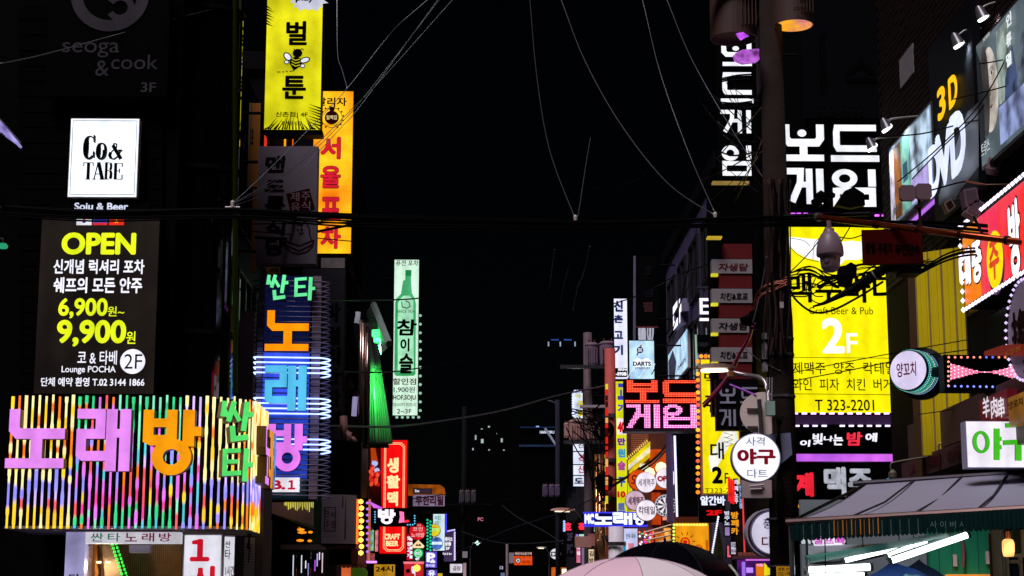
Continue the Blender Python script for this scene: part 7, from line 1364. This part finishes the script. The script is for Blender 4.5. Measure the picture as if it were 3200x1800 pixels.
# cables hugging the pole
random.seed(31)
for i in range(16):
    x_ = random.uniform(2396, 2470); P_ = [at(x_ + random.uniform(-12, 12), y, 21.75) for y in (560, 700, 840, 990, 1120)]
    MB().tube(smooth_pts(P_, 5), random.choice([.008, .012, .018]), 5).build('pole_cable', random.choice([CABLE, CABLE, D('#3a2a28', .5)]), r, smooth=True)
for i in range(5): MB().tube(smooth_pts([at(2424 + 6 * i, 1300, 21.72), at(2440 - 4 * i, 1400, 21.7), at(2428 + 5 * i, 1520, 21.74), at(2436 + 2 * i, 1700, 21.74)], 5), .008, 5).build('pole_cable', CABLE, r, smooth=True)
# round mirror back, disc sign, lower disc, cream board
F = FY(21.9); r = thing('round_sign_back', 'cream back of a round road sign clamped to the pole', 'sign', F.P(*F.uv(2380, 1360)))
u, v = F.uv(2384, 1292); k = F.m(2384, 1292, 1); MB().ring(F, (u, v), 71 * k, 0, 0, -.03, n=44, sy=.95).build('disc', D('#f0e2d6', .5, 0, .06), r); MB().tube([F.P(*F.uv(2370, 1250), .06), F.P(*F.uv(2378, 1362), .06)], .028, 10).build('clamp_pipe', STEEL, r)
for y in (1276, 1332): [MB().rect(F, *rect_uv(F, 2334, y + d, 2368, y + d + 3), .02, .004).build('bracket_slot', D('#4a4038'), r) for d in (0, 8)]
F = FY(21.2); r = disc_sign('disc_sign', 'white round shooting and baseball sign with red and blue letters on the pole', F, 2363, 1430, 77, E('#f6f6ff', 1.15, .04), .14, D('#9a98b8', .5), rim=.012)
bl_ = D('#2a6ab8', .4); rd_ = D('#c80a30', .4)
text(F, r, '사격', 2330, 1366, 2388, 1393, bl_, .0, off=.012, shear=.05); text(F, r, '야구', 2303, 1402, 2424, 1452, rd_, .055, off=.012); text(F, r, '다트', 2335, 1467, 2399, 1494, bl_, .0, off=.012)
F = FY(21.8); r = sign('backboard', 'cream metal backboard with conduit under the white round sign', F, 2318, 1500, 2412, 1556, D('#b8a8a8', .6, 0, .15), .08, D('#a89898'), .002, cat='board'); MB().tube([F.P(*F.uv(2342, 1520), .03), F.P(*F.uv(2385, 1516), .03)], .014, 6).build('conduit', PALE, r); MB().tube([F.P(*F.uv(2342, 1530), .03), F.P(*F.uv(2380, 1528), .03)], .012, 6).build('conduit', PALE, r)
F = FY(23.2); r = disc_sign('disc_sign', 'large pale round sign half hidden by the pole, near the awning', F, 2414, 1665, 70, E('#d4cfe6', .95, .08), .2, D('#8a86a8', .4), rim=.02)
u, v = F.uv(2408, 1665); k = F.m(2408, 1665, 1); MB().ring(F, (u, v), 76 * k, 71 * k, -.02, -.26, n=44).build('rim', D('#b8b4d0', .4), r)
text(F, r, '풍선', 2384, 1622, 2440, 1652, D('#2a2a90', .5), .01, off=.012); text(F, r, '다트', 2380, 1676, 2450, 1712, D('#a01030', .5), .02, off=.012)
# lamp on the pole
r = thing('street_lamp', 'hooded street lamp with a glowing lens on a curved arm of the pole', 'street lamp', at(2400, 1200, 22)); p = at(2222, 1156, 22.3)
lamp_head(r, p + Vector((.04, 0, .02)), .27, (-1, .1, 0), E('#fff2d8', 3.0, .03), D('#6a4c40', .5, .2))
MB().tube(smooth_pts([at(2275, 1160, 22.3), at(2330, 1172, 22.2), at(2375, 1180, 22), at(2395, 1205, 21.9), at(2402, 1260, 21.8)], 6), .028, 8).build('arm', D('#a8a0a4', .3, .6), r, smooth=True); MB().lathe(at(2285, 1170, 22.2), [(0, -.05), (.05, -.03), (.05, .03), (0, .05)], 10).build('junction', D('#8a5a30', .4), r)
# ================================================================ steel arm with camera and signs
r = thing('camera_mast_arm', 'long rusty orange steel arm reaching in from the frame border', 'mast arm', at(2560, 680, 20)); a, b = at(2552, 678, 20.2), at(3320, 772, 17.5)
MB().tube([a, b], .036, 12).build('arm', D('#8a3a14', .25, .8), r, smooth=True); MB().lathe(a, [(0, 0), (.05, 0), (.05, .05), (.036, .05)], 16, ax=(b - a)).build('end_cap', STEEL, r)
for t in (.27, .45, .62, .8): q_ = a.lerp(b, t); MB().lathe(q_, [(.036, -.02), (.05, -.02), (.05, .02), (.036, .02)], 12, ax=(b - a)).build('clamp', D('#3a2018', .4, .5), r)
p = at(2594, 800, 19.9); r = thing('dome_camera', 'white dome surveillance camera hanging from the steel arm', 'camera', p); bd = D('#7c6a74', .45, 0, .08)
MB().lathe(p, [(.055, .32), (.06, .28), (.09, .26), (.125, .20), (.15, .10), (.155, .02), (.15, .0), (.118, .0)], 32).build('hood', bd, r, smooth=True); MB().lathe(p, [(.118, -.002), (.115, -.05), (.105, -.13), (.08, -.17), (.05, -.185), (0, -.19)], 32).build('dome', bd, r, smooth=True); MB().lathe(p + Vector((-.055, -.085, -.06)), [(0, .0), (.03, 0), (.034, .02)], 14, ax=(-.5, -.85, 0)).build('lens_window', D('#1c1418', .15), r); MB().tube([p + Vector((0, 0, .3)), at(2590, 690, 19.9)], .028, 10).build('stem', bd, r)
FM = FA(2790, 760, 19.3, -8); r = sign('road_sign', 'unlit dark red rounded sign plate hanging under the steel arm', FM, 2694, 716, 2884, 826, D('#3c0606', .6, 0, .2), .03, D('#240505'), .006)
for t, a_x, b_x in (('불법', 2704, 2735), ('주정차', 2742, 2790), ('무인단속', 2796, 2876)): text(FM, r, t, a_x, 755 + (a_x - 2700) * .07, b_x, 792 + (a_x - 2700) * .07, D('#080202'), .04, off=.010)
FC = FY(19.4); r = thing('speed_camera', 'pair of rounded grey panel boxes on a short post above the steel arm', 'camera', at(2872, 760, 19.4))
for x0_, x1_, y0_ in ((2813, 2861, 578), (2863, 2912, 573)):
    q = rect_uv(FC, x0_, y0_, x1_, y0_ + 48); e = .025; P_ = [(q[0] + e, q[1]), (q[2] - e, q[1]), (q[2], q[1] + e), (q[2], q[3] - e), (q[2] - e, q[3]), (q[0] + e, q[3]), (q[0], q[3] - e), (q[0], q[1] + e)]; MB().poly(FC, P_, 0, -.06).build('panel_box', D('#6a5862', .6), r)
MB().tube([at(2872, 624, 19.45), at(2878, 745, 19.45)], .018, 8).build('post', D('#2a2226'), r); MB().box(at(2860, 640, 19.4).x, 19.4, at(2860, 648, 19.4).z, at(2884, 640, 19.4).x, 19.46, at(2860, 640, 19.4).z).build('crossbar', D('#2a2226'), r)
for i, (x_, y_, a1) in enumerate(((3036, 615, 12), (3050, 650, -30))):
    p = at(x_, y_, 19.2); r = thing('loudspeaker', ['dusky horn box speaker over the steel arm, upper of two', 'tilted dusky box speaker over the steel arm, lower of two'][i], 'speaker', p); mb = MB(); c1, s1 = cos(radians(a1)), sin(radians(a1)); w2, h2 = .085, .10
    P_ = [p + Vector((dx * c1 - dz * s1, 0, dx * s1 + dz * c1)) for dx, dz in ((-w2, -h2), (w2 * .8, -h2), (w2, h2 * .8), (w2 * .7, h2), (-w2 * .8, h2))]; mb.prism(P_, [v + Vector((0, .18, 0)) for v in P_]).build('housing', D('#6a5660', .6), r); MB().tube([p + Vector((0, .1, -.1)), at(3075, 740, 19.0)], .014, 5).build('bracket', DK, r); mb = MB(); mb.prism([v.lerp(p, .25) + Vector((0, -.006, 0)) for v in P_], [v.lerp(p, .25) for v in P_]).build('grille', D('#4a3a44'), r)
p = at(3105, 520, 19.8); r = thing('flood_light', 'unlit flood light clamped under the huge film poster', 'lamp', p); MB().lathe(p, [(.04, .12), (.075, .09), (.085, -.04), (.06, -.1), (0, -.1)], 16, ax=(.2, -.2, 1)).build('housing', D('#8a6a70', .4), r); MB().lathe(p + Vector((-.02, -.08, .02)), [(0, .002), (.05, .0)], 14, ax=(-.2, -1, 0)).build('lens', D('#1a1a1c', .1), r); MB().tube([p + Vector((.05, .1, .1)), at(3170, 500, 20.2)], .012, 5).build('bracket', STEEL, r)
p = at(2968, 640, 20); r = thing('flood_light', 'silver clamp flood light below the big silver capitals', 'lamp', p); mb = MB(); P_ = [p + Vector(v) for v in ((-.07, 0, .02), (-.02, 0, -.09), (.07, 0, -.02), (.02, 0, .08))]; mb.prism(P_, [v + Vector((0, .14, 0)) for v in P_]).build('housing', D('#a89888', .3, .6), r); mb = MB(); mb.prism([v.lerp(p, .3) + Vector((0, -.006, 0)) for v in P_], [v.lerp(p, .3) for v in P_]).build('lens', D('#2a1c18', .15), r); MB().tube([p + Vector((.04, .05, .06)), at(3000, 620, 20.2)], .012, 5).build('bracket', STEEL, r)
r = thing('clamp_bar', 'thin brass coloured bar bracket left of the two box speakers', 'bracket', at(3015, 570, 19.2)); MB().tube([at(3016, 566, 19.2), at(3080, 578, 19.2)], .012, 5).build('bar', D('#8a5a38', .3, .6), r); MB().tube([at(3062, 578, 19.2), at(3160, 576, 19.2)], .008, 5).build('bar', D('#9a7a58', .3, .6), r)
# splice closure: the black ribbed cable mass across the yellow sign
r = thing('splice_closure', 'fat black cable joint with looped wires hanging across the yellow sign', 'cable joint', at(2690, 880, 20.8)); a, b = at(2672, 900, 20.8), at(2775, 832, 20.6)
prof = [(0, 0)]; L_ = (b - a).length
for i in range(24): prof += [(.068 if i % 2 else .058, L_ * i / 24)]
prof += [(0, L_)]; MB().lathe(a, prof, 18, ax=(b - a)).build('ribbed_sleeve', BLK, r); MB().tube([a, at(2575, 948, 20.9), at(2540, 958, 20.95)], [.05, .02, .012], 8).build('tail', BLK, r)
P_ = at(2640, 868, 20.85); MB().lathe(P_, [(0, -.12), (.08, -.1), (.1, 0), (.08, .13), (0, .15)], 14).build('junction_can', BLK, r); MB().lathe(at(2660, 845, 20.8), [(0, -.1), (.06, -.08), (.07, .06), (0, .1)], 12).build('junction_can', BLK, r)
MB().lathe(a.lerp(b, .6), [(.069, -.006), (.071, 0), (.069, .006)], 18, ax=(b - a)).build('tape_ring', D('#8a8088'), r)
MB().lathe(at(2812, 838, 20.7), [(0, -.06), (.15, -.05), (.17, .03), (0, .08)], 14).build('junction_can', BLK, r); MB().box(at(2778, 0, 20.7).x - .0, 20.6, at(2778, 858, 20.7).z, at(2874, 858, 20.7).x, 20.9, at(2778, 826, 20.7).z).build('terminal_box', BLK, r)
random.seed(17)
for i in range(12):
    y0_ = 880 + random.uniform(-30, 45); pts = [(2470, y0_), (2530, y0_ - 12 + random.uniform(-12, 12)), (2600, 868 + random.uniform(-22, 26)), (2680, 845 + random.uniform(-18, 22)), (2760, 828 + random.uniform(-14, 16)), (2820, 822 + random.uniform(-14, 22)), (2900 + random.uniform(-40, 30), 815 + random.uniform(-10, 30))]
    wire('', pts, (21.6, 20.2), random.choice([.006, .009, .013]), parent=r, k=4)
for pts in ([(2466, 900), (2490, 940), (2540, 975), (2600, 970), (2680, 930), (2760, 880)], [(2540, 860), (2520, 900), (2530, 930), (2560, 948), (2590, 930), (2600, 890), (2580, 860)], [(2550, 866), (2535, 905), (2548, 925), (2572, 926)], [(2484, 860), (2520, 836), (2552, 838), (2580, 862)], [(2468, 852), (2520, 800), (2560, 750), (2590, 690)], [(2625, 760), (2650, 720), (2660, 700)], [(2620, 740), (2660, 745), (2700, 732)]): wire('', pts, (20.9, 20.7), .007 if pts[0] != (2466, 900) else .014, parent=r, k=6)
# ================================================================ cables in the air
r = thing('cable_bundle', 'thick dark bundle of cables crossing the whole street at mid height', 'cables', at(1500, 690, 21.8)); random.seed(44)
for i in range(13):
    o = random.uniform(-16, 16); s_ = random.uniform(-8, 14)
    wire('', [(-40, 655 + o), (300, 672 + o + s_ * .5), (727, 668 + o), (1100, 684 + o + s_), (1500, 692 + o * .7 + s_), (1900, 700 + o * .6 + s_ * .5), (2300, 694 + o), (2450, 692 + o)], (20.4, 21.7), random.choice([.008, .012, .02]), parent=r, k=5)
for i in range(9):
    o = random.uniform(-10, 14); wire('', [(2450, 690 + o), (2600, 698 + o * .6), (2800, 702 + o), (3000, 712 + o * 1.6), (3300, 745 + o * 2)], (21.7, 18.5), random.choice([.008, .012, .018]), parent=r, k=5)
for i in range(6): o = random.uniform(-14, 14); wire('', [(2874, 850 + o * .4), (2960, 800 + o), (3060, 782 + o), (3240, 800 + o)], (20.4, 19), random.choice([.008, .012]), parent=r, k=5)
silver = D('#62626a', .3, .5)
cab = [('bright cable falling from the roof line to the mid street cable bundle, leftmost', [(1655, -10), (1676, 225), (1715, 460), (1797, 682)], (40, 26), .008, silver),
 ('long curved cable sweeping down to the bundle near the middle', [(1750, -10), (1826, 186), (1938, 386), (2086, 572), (2234, 672)], (30, 24), .008, silver),
 ('steep straight cable meeting the long curved cable at its foot', [(2006, -10), (2062, 224), (2150, 472), (2236, 670)], (28, 24), .007, silver),
 ('cable dropping from the top border to the big pole', [(2080, -10), (2162, 186), (2298, 422), (2462, 672)], (26, 21.9), .007, silver),
 ('top cable of the fan that gathers left of the grey bowl sign', [(1700, -300), (1300, 30), (1208, 120), (1082, 280), (940, 430), (840, 530), (727, 636)], (23.2, 21.5), .005, D('#59626a', .3, .5)),
 ('second cable of the fan left of the grey bowl sign', [(1520, -120), (1200, 240), (1110, 330), (1000, 440), (880, 545), (727, 638)], (23.2, 21.5), .0045, D('#4a5258', .3, .5)),
 ('third cable of the fan left of the grey bowl sign', [(1480, -140), (1180, 250), (1080, 370), (960, 490), (850, 575), (727, 640)], (23.2, 21.5), .0045, D('#4a5258', .3, .5)),
 ('lowest cable of the fan left of the grey bowl sign', [(1440, -100), (1150, 300), (1060, 405), (940, 530), (840, 600), (735, 642)], (23.2, 21.5), .0045, D('#59626a', .3, .5)),
 ('slack cable hooking down from the fan anchor', [(722, 640), (735, 660), (757, 682)], (21.5, 21.6), .012, D('#8a8890', .4, .4)),
 ('thin cable slanting up left from behind the orange sign', [(1085, 275), (1068, 215), (1055, 165), (1053, -10)], (27, 30), .007, D('#9a9aa0', .3, .6)),
 ('sagging dark cable crossing the soju bottle sign low', [(1010, 1160), (1200, 1163), (1320, 1148), (1500, 1110), (1720, 1040)], (28, 50), .014, CABLE),
 ('dark cable crossing the upper soju bottle sign', [(1000, 936), (1150, 938), (1310, 932), (1500, 905)], (26, 46), .016, CABLE),
 ('long dim cable rising from the ducts to the right pole transformers', [(1000, 1330), (1200, 1334), (1310, 1325), (1560, 1285), (1760, 1232), (1990, 1188)], (28, 48), .022, D('#4a5058', .3, .5)),
 ('dark slanting cable over the lower orange sign', [(797, 742), (900, 745), (1000, 722), (1110, 700)], (23.4, 25), .020, CABLE), ('thin cable under the dark slanting cable', [(780, 722), (920, 735), (1000, 745), (1110, 755)], (23.4, 25), .008, CABLE),
 ('thick cable clinging under the main bundle at the orange sign', [(760, 672), (880, 672), (1000, 678), (1110, 676)], (23, 25), .03, CABLE), ('thin taut cable over the red letters of the orange sign', [(780, 700), (960, 698), (1110, 694)], (23, 25), .010, CABLE),
 ('thin diagonal cable over the upper left emblem sign', [(0, 199), (130, 172), (330, 118), (560, 55), (700, 20)], (20.5, 22), .007, D('#6a6a70', .3, .5)),
 ('thin line down past the hanging cable bundle, centre right of the bottle sign', [(1845, 430), (1830, 520), (1812, 640), (1800, 700)], (35, 27), .008, D('#707078', .3, .5)),
 ('short pale line under the main bundle', [(1843, 770), (1825, 850), (1805, 900), (1790, 972)], (50, 56), .02, silver), ('dim line left of the short pale line', [(1733, 780), (1722, 860), (1716, 905)], (50, 56), .018, D('#60606a', .3, .5)),
 ('dim line hanging between two pale lines', [(1775, 840), (1760, 900), (1752, 950)], (50, 56), .015, D('#50505a', .3, .5)), ('dark line crossing the white lit column sign', [(1880, 960), (1990, 925), (2120, 860), (2300, 800)], (46, 34), .016, CABLE),
 ('black slanting line across the upper red brick lit pole', [(1842, 590), (2000, 560), (2030, 480)], (60, 60), .012, CABLE), ('slanting black line over the violet wall', [(2036, 1170), (2100, 1040), (2160, 800), (2180, 700)], (36, 30), .010, CABLE),
 ('second slanting black line over the violet wall', [(2060, 1175), (2090, 1020), (2150, 900), (2180, 820)], (36, 30), .008, CABLE),
 ('thin cable over the lower part of the big yellow sign', [(2470, 1166), (2600, 1140), (2800, 1102), (3022, 1062)], (21.9, 19.8), .006, CABLE), ('second thin cable over the yellow sign and gold cladding', [(2470, 1192), (2640, 1160), (2840, 1120), (3030, 1092)], (21.9, 19.8), .007, CABLE),
 ('thin cable over the lower gold cladding', [(2870, 1295), (2960, 1282), (3042, 1260)], (22, 21), .006, CABLE), ('cable slanting over the left film poster to the upper right', [(2806, 568), (2940, 455), (3080, 300), (3200, 60)], (21, 18.6), .008, CABLE),
 ('second cable slanting over the big silver capitals', [(2850, 560), (2960, 445), (3060, 350), (3160, 180), (3230, 0)], (21, 18.4), .008, CABLE), ('upper of three dark cables over the huge film poster', [(3060, 200), (3130, 188), (3220, 164)], (19.6, 18.6), .008, CABLE),
 ('middle of three dark cables over the huge film poster', [(2980, 310), (3090, 284), (3220, 248)], (20, 18.6), .008, CABLE), ('lowest of three dark cables over the huge film poster', [(2740, 428), (2880, 418), (3000, 388), (3100, 366), (3220, 336)], (23, 18.6), .010, CABLE),
 ('bright wire rising steeply behind the posters', [(2976, 112), (3010, 60), (3050, -5)], (22, 21), .008, D('#707078', .3, .5)), ('wire across the left poster to the speakers', [(2812, 615), (2900, 597), (2980, 575), (3030, 565)], (20, 19.4), .010, CABLE),
 ('magenta tinted twisted cable from the pole down past the lamp', [(2352, 1018), (2338, 1060), (2310, 1110), (2285, 1165), (2250, 1215), (2200, 1270)], (21.8, 24), .024, D('#d0407a', .35, .4)), ('second magenta tinted cable beside the twisted one', [(2360, 1010), (2330, 1070), (2300, 1120), (2262, 1190), (2196, 1262)], (21.8, 24), .012, D('#e888b0', .35, .4)),
 ('violet tube like cable from the lamp to the pole', [(2280, 1202), (2320, 1218), (2362, 1236)], (22, 21.9), .016, D('#b060d8', .3, .3)), ('pale cable climbing from the lamp to the upper pole', [(2352, 1010), (2370, 940), (2385, 870), (2396, 800)], (21.8, 21.8), .010, silver),
 ('thin line from the pole to the top of the stacked panels', [(2330, 1090), (2380, 1130), (2440, 1160)], (22.2, 21.8), .008, silver), ('dark tangled line from the red pole to the black box', [(1880, 1540), (1960, 1490), (2050, 1430), (2110, 1352)], (46, 38), .035, CABLE),
 ('second tangled line from the red pole to the black box', [(1870, 1500), (1950, 1495), (2040, 1450), (2120, 1360)], (46, 38), .02, CABLE), ('dark sagging line in the sky left of the end poles', [(1400, 1740), (1590, 1655), (1760, 1600), (1880, 1545)], (60, 46), .015, D('#30343c', .4, .3)),
 ('faint crossing line in the dark middle of the street end', [(1568, 1578), (1620, 1618), (1700, 1660), (1760, 1700)], (70, 60), .018, D('#3c4048', .4, .3)), ('faint sagging line low in the dark middle', [(1440, 1660), (1530, 1690), (1620, 1700), (1760, 1690)], (75, 60), .02, D('#3c4048', .4, .3)),
 ('line over the violet parking sign side', [(1290, 1600), (1420, 1588), (1590, 1560), (1660, 1540)], (44, 60), .012, CABLE), ('dark cable over the orange roof edge', [(1280, 1560), (1340, 1552), (1395, 1545)], (50, 55), .015, CABLE),
 ('white cable end hanging from the far pink transformers', [(1880, 1365), (1872, 1400), (1858, 1440), (1848, 1470)], (50, 52), .03, silver)]
for lb_, px, dp, rr, m_ in cab: wire(lb_, px, dp, rr, m_)
r = thing('cable_tangle', 'tangle of thin black cables round the far pink transformers', 'cables', at(1860, 1330, 52)); random.seed(8)
for i in range(26):
    a = (random.uniform(1770, 1860), random.uniform(1270, 1350)); b = (random.uniform(1860, 1990), random.uniform(1250, 1480)); mid = ((a[0] + b[0]) / 2 + random.uniform(-14, 14), (a[1] + b[1]) / 2 + random.uniform(-20, 34)); wire('', [a, mid, b], (52, 46), random.choice([.01, .014, .02]), parent=r, k=5)
for i in range(14): a = (1880 + random.uniform(-14, 14), 1480 + random.uniform(-60, 60)); wire('', [a, (a[0] + random.uniform(-30, 30), a[1] + 40), (a[0] + random.uniform(-20, 20), a[1] + 90)], (46, 46), .018, parent=r, k=5)
MB().lathe(at(1888, 1505, 45.5), [(0, -.28), (.2, -.2), (.24, .1), (0, .25)], 10).build('coil', BLK, r)
MB().ring(FY(45.8), FY(45.8).uv(1888, 1345), .26, .18, .1, -.1, n=20).build('coil', BLK, r)
r = thing('cable_tangle', 'mess of thin cables between the big pole and the black projecting sign', 'cables', at(2330, 480, 22)); random.seed(12)
for i in range(16):
    a = (random.uniform(2180, 2300), random.uniform(230, 640)); b = (random.uniform(2340, 2420), random.uniform(260, 660)); wire('', [a, ((a[0] + b[0]) / 2, (a[1] + b[1]) / 2 + random.uniform(0, 30)), b], (25.5, 22), random.choice([.005, .008]), D('#141216', .35, .3), parent=r, k=5)
for i in range(3): wire('', [(2235, 250 + i * 5), (2300, 236 + i * 5), (2350, 232 + i * 6)], (26.3, 22.5), .012, CABLE, parent=r)
for i in range(3): wire('', [(2245, 318 + i * 5), (2300, 322 + i * 3), (2350, 316 + i * 5)], (26.3, 22.5), .010, CABLE, parent=r)
wire('', [(2240, 470), (2290, 486), (2350, 478)], (26.3, 22.5), .013, CABLE, parent=r); wire('', [(2300, 420), (2335, 395), (2352, 360)], (26.3, 22.5), .010, CABLE, parent=r)
r = thing('pole_bracket_arm', 'black bracket mass with a camera head in front of the lower white block letters', 'bracket', at(2590, 640, 21.4))
for x_, y_, rr in ((2566, 615, .085), (2552, 632, .07), (2598, 610, .05), (2588, 636, .06)): MB().lathe(at(x_, y_, 21.3), [(0, -rr), (rr * .9, -rr * .5), (rr, rr * .3), (0, rr)], 12).build('head', BLK, r)
P_ = [at(*p, 21.3) for p in ((2610, 640), (2640, 596), (2668, 584), (2700, 604), (2704, 640), (2660, 650))]; MB().prism(P_, [v + Vector((0, .1, 0)) for v in P_]).build('plate', BLK, r); MB().tube([at(2450, 676, 21.7), at(2720, 668, 21.2)], .03, 6).build('arm', BLK, r)
r = thing('violet_cable_fan', 'dark copper coloured cables bunched left of the big pole at lamp height', 'cables', at(2360, 900, 21.9)); random.seed(19)
for i in range(14): wire('', [(2462, 872 + random.uniform(-18, 18)), (2420, 890 + random.uniform(-12, 20)), (2372, 925 + random.uniform(-20, 20)), (2350, 985 + random.uniform(-10, 10)), (2346, 1020)], (21.7, 21.9), random.choice([.006, .01]), random.choice([CABLE, D('#7a3a28', .35, .5), D('#2a1a18', .4)]), parent=r, k=4)
MB().lathe(at(2340, 1000, 21.9), [(0, -.08), (.1, -.06), (.12, .02), (0, .08)], 10).build('junction_can', BLK, r); MB().box(at(2318, 0, 21.9).x, 21.8, at(2330, 1030, 21.9).z, at(2345, 0, 21.9).x, 21.95, at(2330, 975, 21.9).z).build('junction_box', BLK, r)
MB().rect(FY(21.5), *rect_uv(FY(21.5), 2437, 943, 2449, 962), 0, -.01).build('tag', D('#b8b0b4'), r)
# ================================================================ umbrellas
def umbrella(label, px, py, Y, rad, mat, ph, tilt, drop, seam):
    top = at(px, py, Y); r = thing('umbrella', label, 'umbrella', (top.x, top.y, 1.0)); n = 8; dirs = [ph + 2 * pi * i / n for i in range(n)]
    def pt(a, t):    # t 0..1 from tip to hem
        rr = rad * sin(t * 1.25) / sin(1.25); z = -drop * (1 - cos(t * 1.25)) / (1 - cos(1.25)); p = Vector((rr * cos(a), rr * sin(a), z)); return top + Vector((p.x + p.z * -tilt * 0 + 0, p.y, p.z + tilt * p.x))
    for i in range(n):
        a0, a1 = dirs[i], dirs[i] + 2 * pi / n; mb = MB(); vs = []; M_, K = 10, 8
        for j in range(M_ + 1):
            t = j / M_
            for k in range(K + 1):
                f = k / K; p = pt(a0, t).lerp(pt(a1, t), f); b = sin(pi * f); q = pt(a0 + (a1 - a0) * f, t); p = p.lerp(q, .55); p.z -= .012 * b * t; 
                if j == M_: p = p.lerp(top, .035 * b)
                vs.append(p)
        mb.add(vs, [(j * (K + 1) + k, j * (K + 1) + k + 1, (j + 1) * (K + 1) + k + 1, (j + 1) * (K + 1) + k) for j in range(M_) for k in range(K)]); mb.build('canopy_panel', mat[i % len(mat)], r, smooth=True)
        MB().tube([pt(a0, t / 8) - Vector((0, 0, .006)) for t in range(9)], .004, 4).build('rib', STEEL, r); MB().tube([pt(a0, t / 8) + Vector((0, 0, .0015)) for t in range(9)], .0022, 4).build('seam', seam, r)
        MB().tube([pt(a0, .55) - Vector((0, 0, .008)), top - Vector((0, 0, drop * 1.1))], .0035, 4).build('stretcher', STEEL, r)
    MB().lathe(top, [(.012, -.01), (.008, .02), (0, .045)], 8).build('tip', BLK, r); MB().tube([top, top - Vector((0, 0, .82))], .007, 8).build('shaft', STEEL, r)
    MB().tube([top - Vector((0, 0, .82)), top - Vector((0, 0, .93)), top - Vector((-.03, 0, .96)), top - Vector((-.06, 0, .93))], .014, 8).build('handle', BLK, r)
um = D('#fdf0f4', .65, 0, .06, 5, .1); um2 = D('#f8d4e2', .65, 0, .06, 5, .1)
umbrella('pale pink umbrella in front of the black one', 1978, 1741, 10.5, .62, [um, um, um2, um2], radians(-88), 0, .30, D('#a8889a', .6))
umbrella('black umbrella behind the pale pink one', 2078, 1694, 12.2, .50, [D('#06070d', .35, 0, .1, 5, .1)], radians(-65), 0, .26, D('#22242c', .3))

for lb_, px, py, Y in (('small ceramic clamp where the long curved cable meets the dark bundle', 2235, 676, 22), ('small ceramic clamp under the leftmost bright cable', 1798, 684, 24), ('small ceramic clamp gathering the fan of cables left of the grey sign', 727, 640, 21.5)):
    c_ = at(px, py, Y); r = thing('cable_clamp', lb_, 'clamp', c_); MB().lathe(c_, [(0, -.06), (.022, -.05), (.03, -.02), (.018, 0), (.03, .02), (.02, .05), (0, .06)], 10).build('insulator', D('#c8c0b8', .25), r, smooth=True); MB().tube([c_ + Vector((-.09, 0, -.03)), c_ + Vector((.09, 0, -.03))], .01, 6).build('clamp_bolt', STEEL, r)
